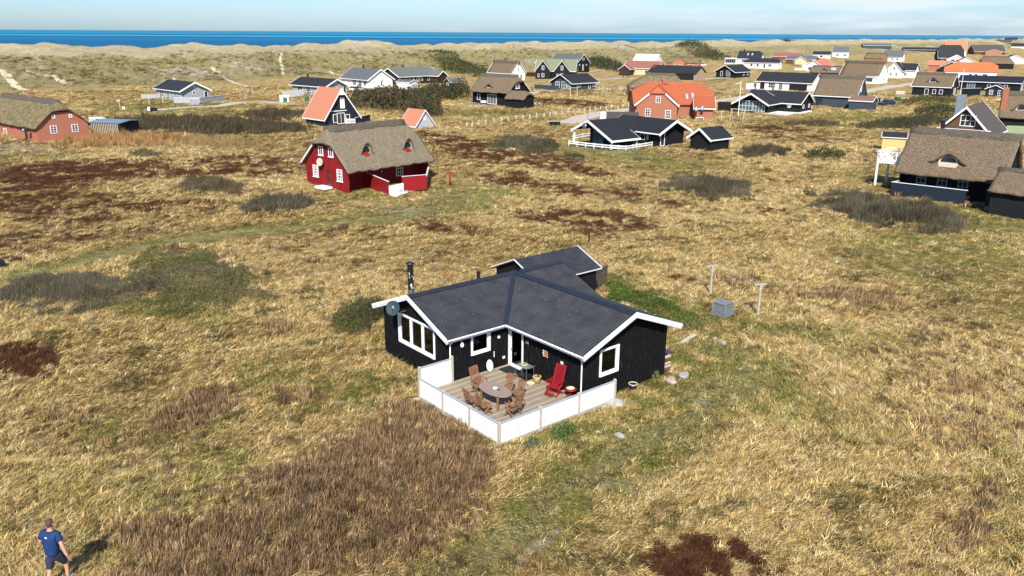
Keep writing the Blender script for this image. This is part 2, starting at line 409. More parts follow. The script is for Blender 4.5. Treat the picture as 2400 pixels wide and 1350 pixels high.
def cover(x, y):
    n1 = N_small(x, y); n2 = N_mid(x, y); n3 = N_fine(x, y)
    nn = .45 * n1 + .5 * n2 + .4 * n3
    w = {k: weight(k, x, y, nn) for k in 'hgbspt'}
    w['g'] = np.clip(w['g'] * 1.4, 0, 1)
    w['h'] = np.clip(w['h'] * sstep(-1.0, .5, n1 + .9 * n3 + 1.5 * w['h'] - .9), 0, 1)
    # everywhere a little mixture
    w['g'] = np.clip(w['g'] * (.75 + .3 * n3) + .14 * sstep(.1, 1.6, n2 + .5 * n1), 0, 1)
    w['b'] = np.clip(w['b'] * (.8 + .3 * n3) + .10 * sstep(.6, 2.0, -n2 + .6 * n1), 0, 1)
    w['dark'] = sstep(.5, 1.6, .8 * n1 + .6 * N_small(y * 1.3 + 40, x * .7)) * .6
    return w, n1, n2, n3
def ground_col(x, y):
    w, n1, n2, n3 = cover(x, y)
    c = C_straw + (C_warm - C_straw) * np.clip(.45 + .3 * n1, 0, 1)[:, None]
    def mixin(c, col, a): return c + (col - c) * np.clip(a, 0, 1)[:, None]
    c = mixin(c, C_pale, w['p'] * .7)
    c = mixin(c, C_olive, w['g'] * .9)
    c = mixin(c, C_green, (w['g'] - .7) * 1.6)
    c = mixin(c, C_track * (1 + .25 * n1[:, None]), w['t'] * .85)
    c = mixin(c, C_brown, w['b'] * .8)
    c = mixin(c, C_hea, w['h'] * .95)
    s = sea_s(x, y) + 6 * N_big(x, y)
    dd = N_dune(x, y)
    fr = sstep(-8, 10, s)
    dc = C_dune + (C_dune2 - C_dune) * np.clip(sstep(60, 100, s + 8 * dd) * .85 + .12 * dd + .1 * n1, 0, 1)[:, None]
    dc = mixin(dc, C_olive * .9, sstep(.3, 1.7, n2 - dd * .3) * .38 * (1 - sstep(70, 110, s)))
    dc = mixin(dc, C_sand, sstep(1.3, 2.2, dd + .5 * n2) * .7)
    c = c + (dc - c) * (fr * (1 - .8 * np.clip(w['s'], 0, 1)))[:, None]
    c = mixin(c, C_sand, w['s'])
    return c, w, s
def polar_rows():
    th = np.concatenate([np.linspace(-180, -44, 18)[:-1], np.linspace(-44, -36, 12)[:-1], np.linspace(-36, 36, 760), np.linspace(36, 44, 12)[1:], np.linspace(44, 180, 18)[1:]])
    r = [2.0]
    while r[-1] < 5200:
        q = r[-1]
        r.append(q * (1.05 if q < 14 else 1.0085 if q < 60 else 1.0075 if q < 1500 else 1.06))
    return np.radians(th), np.array(r)
th_, r_ = polar_rows()
TH, RR = np.meshgrid(th_, r_)
X = (RR * np.sin(TH)).ravel(); Y = (RR * np.cos(TH)).ravel()
Z = tz(X, Y)
rr = np.hypot(X, Y)
sX = sea_s(X, Y)
C, W_, s_ = ground_col(X, Y)
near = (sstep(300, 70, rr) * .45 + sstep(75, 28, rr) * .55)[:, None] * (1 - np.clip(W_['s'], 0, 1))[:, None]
Cg = C * (1 - .58 * near * (1 - .5 * W_['g'][:, None]))             # litter between nearby tufts, its colour darkened to deepen the gaps for contrast
Cg = Cg * (1 - .35 * (W_['dark'] * sstep(40, 20, sX) )[:, None])
nt_, nr_ = len(th_), len(r_)
idx = np.arange(nr_ * nt_).reshape(nr_, nt_)
F = np.stack([idx[:-1, :-1], idx[:-1, 1:], idx[1:, 1:], idx[1:, :-1]], -1).reshape(-1, 4)[:, ::-1]
def ground_mat():
    m = bpy.data.materials.new('grassland'); m.use_nodes = True
    n = m.node_tree.nodes; l = m.node_tree.links; b = n['Principled BSDF']
    b.inputs['Roughness'].default_value = .95; b.inputs['Specular IOR Level'].default_value = .1
    a = n.new('ShaderNodeAttribute'); a.attribute_name = 'Col'
    t = n.new('ShaderNodeTexCoord'); mp = n.new('ShaderNodeMapping'); mp.inputs['Scale'].default_value = (.6, 1.5, 1.2); mp.inputs['Rotation'].default_value = (0, 0, .25)
    l.new(t.outputs['Object'], mp.inputs[0])
    n1 = n.new('ShaderNodeTexNoise'); n1.inputs['Scale'].default_value = 2.6; n1.inputs['Detail'].default_value = 8; n1.inputs['Roughness'].default_value = .75; n1.inputs['Distortion'].default_value = .8
    l.new(mp.outputs[0], n1.inputs['Vector'])
    r1 = n.new('ShaderNodeMapRange'); r1.inputs['From Min'].default_value = .34; r1.inputs['From Max'].default_value = .66; r1.inputs['To Min'].default_value = .38; r1.inputs['To Max'].default_value = 1.5
    l.new(n1.outputs['Fac'], r1.inputs[0])
    n2 = n.new('ShaderNodeTexNoise'); n2.inputs['Scale'].default_value = .55; n2.inputs['Detail'].default_value = 6; n2.inputs['Roughness'].default_value = .7; n2.inputs['Distortion'].default_value = 1.5
    l.new(mp.outputs[0], n2.inputs['Vector'])
    r2 = n.new('ShaderNodeMapRange'); r2.inputs['From Min'].default_value = .35; r2.inputs['From Max'].default_value = .6; r2.inputs['To Min'].default_value = .6; r2.inputs['To Max'].default_value = 1.12
    l.new(n2.outputs['Fac'], r2.inputs[0])
    mu = n.new('ShaderNodeMath'); mu.operation = 'MULTIPLY'; l.new(r1.outputs[0], mu.inputs[0]); l.new(r2.outputs[0], mu.inputs[1])
    vm = n.new('ShaderNodeVectorMath'); vm.operation = 'SCALE'; l.new(a.outputs['Color'], vm.inputs[0]); l.new(mu.outputs[0], vm.inputs['Scale'])
    l.new(vm.outputs[0], b.inputs['Base Color'])
    bp = n.new('ShaderNodeBump'); bp.inputs['Strength'].default_value = .8; bp.inputs['Distance'].default_value = .25; l.new(mu.outputs[0], bp.inputs['Height']); l.new(bp.outputs[0], b.inputs['Normal'])
    return m
g_ = fast_mesh('ground', np.stack([X, Y, Z], -1), F, ground_mat(), col=np.clip(Cg, 0, 1), smooth=True)
tag(g_, kind='structure')
# far ground beyond the sheet (land side only, out to the horizon)
mb = MB()
a0 = 4900.
far_pts = [(math.sin(t) * a0, math.cos(t) * a0, -.3) for t in np.radians(np.linspace(44.5, 312, 40))]
far_o = [(math.sin(t) * 60000, math.cos(t) * 60000, -.3) for t in np.radians(np.linspace(44.5, 312, 40))]
mb.add(far_pts + far_o, [(i, i + 1, 40 + i + 1, 40 + i) for i in range(39)])
tag(mb.build('far_plain', nmat('far_grass', (.26, .21, .11), .95, .2, .01)), kind='structure')

# ------------------------------------------------------------------ sea
def sea_mat():
    m = bpy.data.materials.new('sea_water'); m.use_nodes = True
    n = m.node_tree.nodes; l = m.node_tree.links; b = n['Principled BSDF']
    b.inputs['Roughness'].default_value = .55; b.inputs['Specular IOR Level'].default_value = .12
    t = n.new('ShaderNodeTexCoord'); sp = n.new('ShaderNodeSeparateXYZ'); l.new(t.outputs['Object'], sp.inputs[0])
    # log distance offshore; shoals, rips and wave glint are coloured in as long bands
    lg = n.new('ShaderNodeMath'); lg.operation = 'LOGARITHM'; lg.inputs[1].default_value = 10
    ab = n.new('ShaderNodeMath'); ab.operation = 'MAXIMUM'; ab.inputs[1].default_value = 100; l.new(sp.outputs[1], ab.inputs[0]); l.new(ab.outputs[0], lg.inputs[0])
    mp = n.new('ShaderNodeMapping'); mp.inputs['Scale'].default_value = (.00012, .0022, 1); l.new(t.outputs['Object'], mp.inputs[0])
    no = n.new('ShaderNodeTexNoise'); no.inputs['Scale'].default_value = 1; no.inputs['Detail'].default_value = 4; l.new(mp.outputs[0], no.inputs['Vector'])
    ad = n.new('ShaderNodeMath'); ad.operation = 'MULTIPLY_ADD'; ad.inputs[1].default_value = .05; l.new(no.outputs['Fac'], ad.inputs[0]); l.new(lg.outputs[0], ad.inputs[2])
    r = n.new('ShaderNodeValToRGB'); mr = n.new('ShaderNodeMapRange'); mr.inputs['From Min'].default_value = 2.6; mr.inputs['From Max'].default_value = 4.8
    l.new(ad.outputs[0], mr.inputs[0]); l.new(mr.outputs[0], r.inputs[0])
    e = r.color_ramp.elements
    deep = (.003, .092, .195, 1); mid = (.005, .13, .24, 1); cy = (.03, .33, .45, 1); far = (.03, .18, .27, 1)
    def pos(d): return (math.log10(d) + .025 - 2.6) / 2.2
    e[0].position = 0; e[0].color = deep
    e[1].position = pos(1500); e[1].color = deep
    for d, c in ((2200, mid), (2700, deep), (3050, mid), (3250, cy), (3600, cy), (3900, mid), (4800, deep), (5400, mid), (5900, cy), (6700, mid), (9000, far), (30000, far)):
        q = e.new(pos(d)); q.color = c
    l.new(r.outputs[0], b.inputs['Base Color'])
    mp2 = n.new('ShaderNodeMapping'); mp2.inputs['Scale'].default_value = (.03, .06, 1); l.new(t.outputs['Object'], mp2.inputs[0])
    n3 = n.new('ShaderNodeTexNoise'); n3.inputs['Scale'].default_value = 1; n3.inputs['Detail'].default_value = 5; l.new(mp2.outputs[0], n3.inputs['Vector'])
    bp = n.new('ShaderNodeBump'); bp.inputs['Strength'].default_value = .5; bp.inputs['Distance'].default_value = 2; l.new(n3.outputs['Fac'], bp.inputs['Height']); l.new(bp.outputs[0], b.inputs['Normal'])
    return m
mb = MB()
d_ = np.array((math.sin(math.radians(43)), math.cos(math.radians(43)))); nrm = np.array((-.731, .682)); o_ = np.array((-33., 330.)) + nrm * 215
q0 = o_ - d_ * 70000; q1 = o_ + d_ * 70000; q2 = q1 + nrm * 90000; q3 = q0 + nrm * 90000
mb.add([(*q0, -4), (*q1, -4), (*q2, -4), (*q3, -4)], [(0, 1, 2, 3)])
tag(mb.build('sea', sea_mat()), kind='structure')

# ------------------------------------------------------------------ paths and roads
def strip(name, px, w, mat, dz=.06, world=False):
    P = [np.array(p) if world else GT(*p)[:2] for p in px]
    Q = []
    for a, b in zip(P[:-1], P[1:]):
        k = max(2, int(np.linalg.norm(b - a) / 1.5))
        Q += [a + (b - a) * i / k for i in range(k)]
    Q.append(P[-1]); Q = np.array(Q)
    Q[1:-1] = (Q[:-2] + Q[1:-1] * 2 + Q[2:]) / 4
    T = np.gradient(Q, axis=0); T /= np.linalg.norm(T, axis=1)[:, None] + 1e-9; Nn = np.stack([-T[:, 1], T[:, 0]], -1)
    cols = 4; V = []; k = len(Q)
    ww = w * (1 + .12 * np.sin(np.arange(k) * .9))
    for j in range(cols + 1):
        q = Q + Nn * (ww * (j / cols - .5))[:, None]
        V.append(np.c_[q, tz(q[:, 0], q[:, 1]) + dz + (.0 if 0 < j < cols else -.05)])
    V = np.concatenate(V); I = np.arange(k * (cols + 1)).reshape(cols + 1, k)
    Fc = np.stack([I[:-1, :-1], I[:-1, 1:], I[1:, 1:], I[1:, :-1]], -1).reshape(-1, 4)
    o = fast_mesh(name, V, Fc, mat, smooth=True)
    return tag(o, kind='structure')
m_road = nmat('gravel_road', (.42, .37, .29), .95, .1, 1.2, .3, 12)
m_track = nmat('sand_track', (.50, .42, .28), .95, .12, 1.0, .3, 10)
ROADS = [([(340, 259), (450, 251), (520, 248), (570, 240), (620, 238), (700, 246)], 3.5), ([(1320, 290), (1370, 274), (1430, 262), (1500, 254), (1600, 246), (1740, 229), (1800, 222)], 4.5),
         ([(1650, 214), (1740, 218)], 3.0), ([(2020, 216), (2060, 208), (2140, 196)], 5.0), ([(1390, 187), (1460, 183), (1640, 186), (1760, 180)], 3.0), ([(1130, 226), (1300, 212), (1480, 206)], 3.0),
         ([(2090, 150), (2180, 147)], 4.0), ([(1380, 168), (1480, 166), (1560, 166)], 3.0)]
for px, w in ROADS: strip('road', px, w, m_road, .08)
for px, w in [([(0, 184), (30, 197), (68, 212)], 3.2), ([(52, 156), (90, 172), (130, 187), (165, 199)], 2.2), ([(672, 134), (655, 145), (661, 160), (664, 178)], 1.6), ([(495, 165), (540, 190), (590, 205)], 1.8), ([(330, 120), (360, 128), (380, 133)], 2.0), ([(770, 140), (800, 152), (830, 162)], 1.6)]:
    strip('sand_path', px, w * .7, m_track, .12)
ROADP = []
for px, w in ROADS:
    for a, b in zip(px[:-1], px[1:]):
        A_ = G(*a)[:2]; B_ = G(*b)[:2]; ROADP.append((A_, B_, w * .6))

# ------------------------------------------------------------------ blades
def blades(P, H, Wd, lean, az, kink=.5):
    """P (n,3), heights H, widths Wd, lean (horizontal reach of the tip), az its direction -> V, F (two quads' worth: 1 quad + 1 tri as degenerate-free tris)"""
    n = len(P)
    dx = np.cos(az); dy = np.sin(az)
    fa = RNG.uniform(0, math.pi, n); wx = np.cos(fa) * Wd / 2; wy = np.sin(fa) * Wd / 2
    m = P + np.stack([dx * lean * .35, dy * lean * .35, H * .62], -1)
    t = P + np.stack([dx * lean, dy * lean, H], -1)
    w3 = np.stack([wx, wy, np.zeros(n)], -1)
    V = np.stack([P - w3, P + w3, m + w3 * .8, m - w3 * .8, t], 1).reshape(-1, 3)
    b = np.arange(n)[:, None] * 5
    F = np.concatenate([b + np.array([[0, 1, 2]]), b + np.array([[0, 2, 3]]), b + np.array([[3, 2, 4]])])
    return V, F
def blade_mat(name, inst):
    m = bpy.data.materials.new(name); m.use_nodes = True
    n = m.node_tree.nodes; l = m.node_tree.links; b = n['Principled BSDF']
    b.inputs['Roughness'].default_value = .7; b.inputs['Specular IOR Level'].default_value = .2
    a = n.new('ShaderNodeAttribute'); a.attribute_name = 'Col'
    src = a.outputs['Color']
    if inst:
        c = n.new('ShaderNodeAttribute'); c.attribute_type = 'INSTANCER'; c.attribute_name = 'tcol'
        v = n.new('ShaderNodeVectorMath'); v.operation = 'MULTIPLY'; l.new(a.outputs['Color'], v.inputs[0]); l.new(c.outputs['Color'], v.inputs[1]); src = v.outputs[0]
    l.new(src, b.inputs['Base Color'])
    tr = n.new('ShaderNodeBsdfTranslucent'); l.new(src, tr.inputs[0]); mi = n.new('ShaderNodeMixShader'); mi.inputs[0].default_value = .22
    o = n['Material Output']; l.new(b.outputs[0], mi.inputs[1]); l.new(tr.outputs[0], mi.inputs[2]); l.new(mi.outputs[0], o.inputs[0])
    return m
BM_I = blade_mat('grass_blades', True); BM = blade_mat('shrub_stems', False)
def clump(kind, k):
    n = {'long': 34, 'short': 34, 'twig': 56, 'reed': 36}[kind]
    r = np.sqrt(RNG.uniform(0, 1, n)); a = RNG.uniform(0, 2 * math.pi, n)
    R = {'long': .22, 'short': .30, 'twig': .28, 'reed': .28}[kind]
    P = np.stack([R * r * np.cos(a), R * r * np.sin(a), np.full(n, -.03)], -1)
    if kind == 'long': H = RNG.uniform(.06, .25, n); L = RNG.uniform(.15, .5, n); az = RNG.normal(0, .85, n); Wd = RNG.uniform(.014, .034, n)
    elif kind == 'short': H = RNG.uniform(.05, .16, n); L = RNG.uniform(.03, .2, n); az = RNG.normal(0, 1.4, n); Wd = RNG.uniform(.014, .030, n)
    elif kind == 'twig': H = RNG.uniform(.10, .26, n); L = RNG.uniform(0, .13, n); az = RNG.uniform(0, 6.3, n); Wd = RNG.uniform(.014, .03, n)
    else: H = RNG.uniform(.35, .62, n); L = RNG.uniform(.04, .22, n); az = RNG.normal(0, .9, n); Wd = RNG.uniform(.013, .028, n)
    V, F = blades(P, H, Wd, L, az)
    br = RNG.uniform(.6, 1.6, n)
    if kind != 'twig': br = np.where(RNG.uniform(0, 1, n) < .30, .22, br)
    col = np.repeat(np.stack([br, br * RNG.uniform(.94, 1.04, n), br * RNG.uniform(.8, 1.15, n)], -1), 5, 0)
    me_o = fast_mesh('grass_tuft', V, F, BM_I, col=col)
    COL.objects.unlink(me_o)
    return me_o
def proto_coll(kind, nv=4):
    c = bpy.data.collections.new('tufts_' + kind)
    for k in range(nv): c.objects.link(clump(kind, k))
    return c
def gn_scatter(name, P, rot, sc, tcol, coll, label_kind='stuff'):
    me = bpy.data.meshes.new(name)
    n = len(P)
    me.vertices.add(n); me.vertices.foreach_set('co', P.astype(np.float32).ravel())
    a = me.attributes.new('tcol', 'FLOAT_COLOR', 'POINT'); a.data.foreach_set('color', np.c_[tcol, np.ones(n)].astype(np.float32).ravel())
    a = me.attributes.new('rot', 'FLOAT_VECTOR', 'POINT'); a.data.foreach_set('vector', rot.astype(np.float32).ravel())
    a = me.attributes.new('sc', 'FLOAT_VECTOR', 'POINT'); a.data.foreach_set('vector', sc.astype(np.float32).ravel())
    o = link(bpy.data.objects.new(name, me))
    ng = bpy.data.node_groups.new(name, 'GeometryNodeTree')
    ng.interface.new_socket('Geometry', in_out='INPUT', socket_type='NodeSocketGeometry'); ng.interface.new_socket('Geometry', in_out='OUTPUT', socket_type='NodeSocketGeometry')
    N = ng.nodes; L = ng.links
    gi = N.new('NodeGroupInput'); go = N.new('NodeGroupOutput'); ip = N.new('GeometryNodeInstanceOnPoints'); ci = N.new('GeometryNodeCollectionInfo')
    ci.inputs['Collection'].default_value = coll; ci.inputs['Separate Children'].default_value = True; ci.inputs['Reset Children'].default_value = True
    ip.inputs['Pick Instance'].default_value = True
    ar = N.new('GeometryNodeInputNamedAttribute'); ar.data_type = 'FLOAT_VECTOR'; ar.inputs[0].default_value = 'rot'
    asn = N.new('GeometryNodeInputNamedAttribute'); asn.data_type = 'FLOAT_VECTOR'; asn.inputs[0].default_value = 'sc'
    L.new(gi.outputs[0], ip.inputs['Points']); L.new(ci.outputs[0], ip.inputs['Instance']); L.new(ar.outputs[0], ip.inputs['Rotation']); L.new(asn.outputs[0], ip.inputs['Scale'])
    ri = N.new('FunctionNodeRandomValue'); ri.data_type = 'INT'; ri.inputs['Min'].default_value = 0; ri.inputs['Max'].default_value = len(coll.objects) - 1
    L.new(ri.outputs[2], ip.inputs['Instance Index'])
    L.new(ip.outputs[0], go.inputs[0])
    md = o.modifiers.new('scatter', 'NODES'); md.node_group = ng
    return tag(o, kind=label_kind)
# houses' footprints (filled by the table below, needed to keep grass out)
FOOT = []     # (cx, cy, az, halfL, halfW)
# ------------------------------------------------------------------ house builder
# local frame: x along the ridge (end 0 at -x, end 1 at +x), camera side is -y
class House:
    def __init__(h, name, label, par, hip=(0, 0), og=.4, oe=.4, wall=None, roof=None, thatch=False, cat='house', ridge=None, barge=None, t=None, tiles=None, group=None, z=None, base=None, rec=0.0):
        x, y, az, L, W, he, hr = par[:7]; rc = par[7:9] if len(par) > 7 else (0, 0)
        h.L, h.W, h.he, h.hr, h.og, h.oe, h.hip, h.rc = L, W, he, hr, og, oe, hip, rc
        h.azr = math.radians(az); h.rz = math.pi / 2 - h.azr
        h.z = tz1(x, y) if z is None else z
        h.z = 0.0 if h.z < 3 else h.z
        h.c = np.array([x, y, h.z])
        h.u = np.array([math.sin(h.azr), math.cos(h.azr), 0]); h.n = np.array([-math.cos(h.azr), math.sin(h.azr), 0])   # n = local +y
        h.root = thing(name, label, cat, tuple(h.c), h.rz, group)
        h.lx, h.ly = L / 2 - og, W / 2 - oe
        h.sl = (hr - he) / (W / 2); h.rec = rec
        h.wall_m = wall; h.thatch = thatch
        FOOT.append((x, y, h.azr, h.lx + .1, h.ly + .1))
        t = (.34 if thatch else .10) if t is None else t
        h.t = t
        # walls
        zt = hr - h.sl * h.ly - t          # wall top at the eaves
        mb = MB(); zb = -.5
        prof = [(-h.ly, zb), (h.ly, zb), (h.ly, zt), (-h.ly, zt)]
        lx, ly = h.lx, h.ly
        def gable(sx, k):
            zz = hr - t - .02
            if k > 0:
                yk = W / 2 * k; return [(sx, -ly, zt), (sx, -yk, hr - h.sl * yk - t), (sx, yk, hr - h.sl * yk - t), (sx, ly, zt)]
            return [(sx, -ly, zt), (sx, 0, zz), (sx, ly, zt)]
        for sx, k in ((-lx, hip[0]), (lx, hip[1])):
            g = [(sx, -ly, zb)] + gable(sx, k) + [(sx, ly, zb)]
            mb.add(g, [tuple(range(len(g)))])
        yf = -ly + rec; ztf = zt + h.sl * rec
        mb.add([(-lx, yf, zb), (lx, yf, zb), (lx, yf, ztf), (-lx, yf, ztf)], [(0, 1, 2, 3)])
        if rec:
            for sx in (-lx, lx - .14): mb.prism([(sx + .001, -ly + .003, zb), (sx + .001, yf, zb), (sx + .001, yf, ztf - .01), (sx + .001, -ly + .003, zt - .01)], (.138, 0, 0))
        mb.add([(-lx, ly, zb), (lx, ly, zb), (lx, ly, zt), (-lx, ly, zt)], [(0, 1, 2, 3)])
        h.walls = mb.build('wall', wall, h.root)
        if base is not None:
            b = MB(); b.box(-lx - .03, -ly - .03, -.5, lx + .03, ly + .03, .25); b.build('plinth', base, h.root)
        h.zt = zt
        h.roofs(roof, t, thatch, ridge, barge, tiles)
    def roofs(h, mat, t, thatch, ridge, barge, tiles):
        L2, W2, hr, he, sl = h.L / 2, h.W / 2, h.hr, h.he, h.sl
        x0 = -L2 + (h.rc[0] if h.hip[0] else 0); x1 = L2 - (h.rc[1] if h.hip[1] else 0)
        P = lambda x, y, z: (x, y, z)
        polys = []
        def side(s):
            pts = [P(-L2, s * W2, he), P(L2, s * W2, he)]
            if h.hip[1] and h.hip[1] < 1: pts.append(P(L2, s * W2 * h.hip[1], hr - sl * W2 * h.hip[1]))
            pts.append(P(x1, 0, hr)); pts.append(P(x0, 0, hr))
            if h.hip[0] and h.hip[0] < 1: pts.append(P(-L2, s * W2 * h.hip[0], hr - sl * W2 * h.hip[0]))
            return pts
        polys += [side(-1), side(1)]
        for e, xx, rx in ((0, -L2, x0), (1, L2, x1)):
            if h.hip[e]:
                k = h.hip[e]; zk = hr - sl * W2 * k
                polys.append([P(xx, -W2 * k, zk), P(xx, W2 * k, zk), P(rx, 0, hr)])
        h.rprof = (x0, x1)
        bm = bmesh.new(); vm = {}
        def bv(p):
            k = (round(p[0], 3), round(p[1], 3), round(p[2], 3))
            if k not in vm: vm[k] = bm.verts.new(p)
            return vm[k]
        for pl in polys:
            try: bm.faces.new([bv(p) for p in pl])
            except ValueError: pass
        bmesh.ops.recalc_face_normals(bm, faces=bm.faces)
        top = list(bm.faces)
        up_ = sum(f.normal.z for f in top)
        if up_ < 0: bmesh.ops.reverse_faces(bm, faces=top)
        # lower shell
        bverts = {}
        for v in list(bm.verts): bverts[v] = bm.verts.new((v.co.x, v.co.y, v.co.z - t))
        for f in top: bm.faces.new([bverts[v] for v in reversed(f.verts)])
        for e in [e for e in bm.edges if len(e.link_faces) == 1 and e.verts[0] in bverts and e.verts[1] in bverts]:
            a, b = e.verts; f = e.link_faces[0]
            try: bm.faces.new([b, a, bverts[a], bverts[b]])
            except ValueError: pass
        bmesh.ops.recalc_face_normals(bm, faces=bm.faces)
        far = np.hypot(*h.c[:2])
        if thatch:
            bmesh.ops.triangulate(bm, faces=[f for f in bm.faces if len(f.verts) > 4])
            cell = .45 if far < 150 else .8 if far < 260 else 1.4
            for _ in range(7):
                es = [e for e in bm.edges if e.calc_length() > cell * 1.3]
                if not es: break
                bmesh.ops.subdivide_edges(bm, edges=es, cuts=1, use_grid_fill=True)
                bmesh.ops.triangulate(bm, faces=[f for f in bm.faces if len(f.verts) > 4])
            for _ in range(2): bmesh.ops.smooth_vert(bm, verts=bm.verts, factor=.35, use_axis_x=True, use_axis_y=True, use_axis_z=True)
            for v in bm.verts:
                v.co.z += .035 * math.sin(v.co.x * 1.7 + v.co.y * 2.3) + .03 * math.sin(v.co.x * 4.1 - v.co.y * 3.1 + 1) + random.uniform(-.018, .018)
        me = bpy.data.meshes.new('roof'); bm.to_mesh(me); bm.free(); me.materials.append(mat)
        if thatch: me.polygons.foreach_set('use_smooth', [True] * len(me.polygons))
        h.roof = link(bpy.data.objects.new('roof', me), h.root)
        if ridge is not None:
            rm, rw, rt = ridge; mb = MB(); n = max(2, int((x1 - x0) / .8)); 
            xs = [x0 - .05 + (x1 - x0 + .1) * i / n for i in range(n + 1)]
            V = []; Fq = []
            prof = [(-rw, hr - sl * rw + .02), (-rw * .98, hr - sl * rw + rt), (-rw * .35, hr + rt * 1.0), (rw * .35, hr + rt * 1.0), (rw * .98, hr - sl * rw + rt), (rw, hr - sl * rw + .02)]
            m_ = len(prof)
            for i, xx in enumerate(xs):
                j = random.uniform(-.02, .02) if thatch else 0
                V += [(xx, a, b + j) for a, b in prof]
            for i in range(n):
                for k in range(m_ - 1): Fq.append((i * m_ + k, i * m_ + k + 1, (i + 1) * m_ + k + 1, (i + 1) * m_ + k))
            Fq.append(tuple(range(m_))); Fq.append(tuple(range(n * m_, n * m_ + m_)))
            mb.add(V, Fq, thatch); mb.build('ridge_cap', rm, h.root)
        if barge is not None:
            bmat, bh = barge
            for e, xx in ((0, -L2), (1, L2)):
                k = h.hip[e]
                if k >= 1: continue
                for s in (-1, 1):
                    mb = MB(); sx = .05 if e else -.05
                    ya, za = s * W2 * 1.0, he
                    yb, zb = s * W2 * k, hr - sl * W2 * k
                    a = [(xx, ya, za + .04), (xx, yb, zb + .04), (xx, yb, zb - bh), (xx, ya, za - bh)]
                    mb.prism(a, (sx, 0, 0)); mb.build('barge_board', bmat, h.root)
            for s in (-1, 1):
                mb = MB(); mb.box(-L2, s * (W2 + .002), he - min(.17, bh + .02), L2, s * (W2 + .06), he + .0) if s > 0 else mb.box(-L2, -(W2 + .06), he - min(.17, bh + .02), L2, -(W2 + .002), he + .0)
                mb.build('eaves_board', bmat, h.root)
        if tiles is not None:
            # stepped courses laid on the slopes (clipped to the slope outline)
            mb = MB(); run = W2; pitch = tiles; nC = int(run / pitch)
            for s in (-1, 1):
                for i in range(nC + 1):
                    r1 = min((i + 1) * pitch, run); r0 = i * pitch
                    def xl(r, e):
                        kk = h.hip[e]; rc = h.rc[e] if kk else 0
                        if not kk: return L2
                        lim = W2 * kk
                        return L2 - rc * (1 - min(r / lim, 1)) if rc else L2
                    z0 = hr - sl * r0 + .012; z1 = hr - sl * r1 + .10
                    if r1 - r0 < .05: continue
                    V = [(-xl(r0, 0), s * r0, z0), (xl(r0, 1), s * r0, z0), (xl(r1, 1), s * r1, z1), (-xl(r1, 0), s * r1, z1), (-xl(r1, 0), s * r1, z1 - .095), (xl(r1, 1), s * r1, z1 - .095)]
                    mb.add(V, [(0, 1, 2, 3), (3, 2, 5, 4)] if s < 0 else [(3, 2, 1, 0), (4, 5, 2, 3)])
            o = mb.build('tile_courses', mat, h.root, fix=False); o['kind'] = 'stuff'
    def cladding(h, w, step=.3, mat=None, z0=.0, gable=False):
        """vertical cover strips on one wall, one joined part"""
        mb = MB(); o, r, out = h.frame(w, 0); half = h.lx if w in 'FB' else h.ly; n = int(2 * half / step)
        for i in range(n + 1):
            s = -half + i * step + .02
            zt = (h.zt + (h.sl * h.rec if w == 'F' else 0)) if w in 'FB' else min(h.hr - h.t - .05 - h.sl * abs(s), (h.hr - h.sl * h.W / 2 * h.hip[0 if w == 'L' else 1] - h.t) if h.hip[0 if w == 'L' else 1] else 99)
            a = o + r * s + out * .001; b = o + r * (s + .07) + out * .028; lo = np.minimum(a, b); hi = np.maximum(a, b)
            mb.box(lo[0], lo[1], z0 - .3, hi[0], hi[1], zt)
        c = mb.build('cover_strips', mat or h.wall_m, h.root); c['kind'] = 'stuff'
    # --- local coordinates of a photo pixel on one wall
    def wallp(h, w, px, py, off=0.0):
        if w == 'F': P0 = h.c - h.n * (h.ly - h.rec + off); n = h.n
        elif w == 'B': P0 = h.c + h.n * (h.ly + off); n = h.n
        elif w == 'L': P0 = h.c - h.u * (h.lx + off); n = h.u
        else: P0 = h.c + h.u * (h.lx + off); n = h.u
        q = on_plane(px, py, P0, n) - h.c
        return np.array([q @ h.u, q @ h.n, q[2]])
    def win(h, w, cx, cy, wd, ht, nx=1, ny=1, fm=None, pm=None, fw=.09, off=0.0, name='window', m=.03, sill=False):
        """window centred at the pixel; wd, ht in metres"""
        fm = fm or m_white; pm = pm or m_dpane
        q = h.wallp(w, cx, cy, off)
        return h.winl(w, (q[0] if w in 'FB' else q[1]), q[2], wd, ht, nx, ny, fm, pm, fw, off, name, m, sill)
    def frame(h, w, off):
        """origin + right vector (seen from outside) + outward vector"""
        if w == 'F': return np.array([0, -(h.ly - h.rec + off), 0.]), np.array([1., 0, 0]), np.array([0, -1., 0])
        if w == 'B': return np.array([0, (h.ly + off), 0.]), np.array([1., 0, 0]), np.array([0, 1., 0])
        if w == 'L': return np.array([-(h.lx + off), 0, 0.]), np.array([0., 1, 0]), np.array([-1., 0, 0])
        return np.array([h.lx + off, 0, 0.]), np.array([0., 1, 0]), np.array([1., 0, 0])
    def winl(h, w, s, z, wd, ht, nx=1, ny=1, fm=None, pm=None, fw=.09, off=0.0, name='window', m=.03, sill=False):
        fm = fm or m_white; pm = pm or m_dpane
        o, r, out = h.frame(w, off)
        mb = MB()
        def bx(s0, z0, s1, z1, d0, d1, mb=mb):
            a = o + r * s0 + out * d0; b = o + r * s1 + out * d1
            lo = np.minimum(a, b); hi = np.maximum(a, b)
            mb.box(lo[0], lo[1], z0, hi[0], hi[1], z1)
        x0, x1, z0, z1 = s - wd / 2, s + wd / 2, z - ht / 2, z + ht / 2
        bx(x0, z0, x0 + fw, z1, .0, .07); bx(x1 - fw, z0, x1, z1, .0, .07)
        bx(x0 + fw, z0, x1 - fw, z0 + fw, .0, .07); bx(x0 + fw, z1 - fw, x1 - fw, z1, .0, .07)
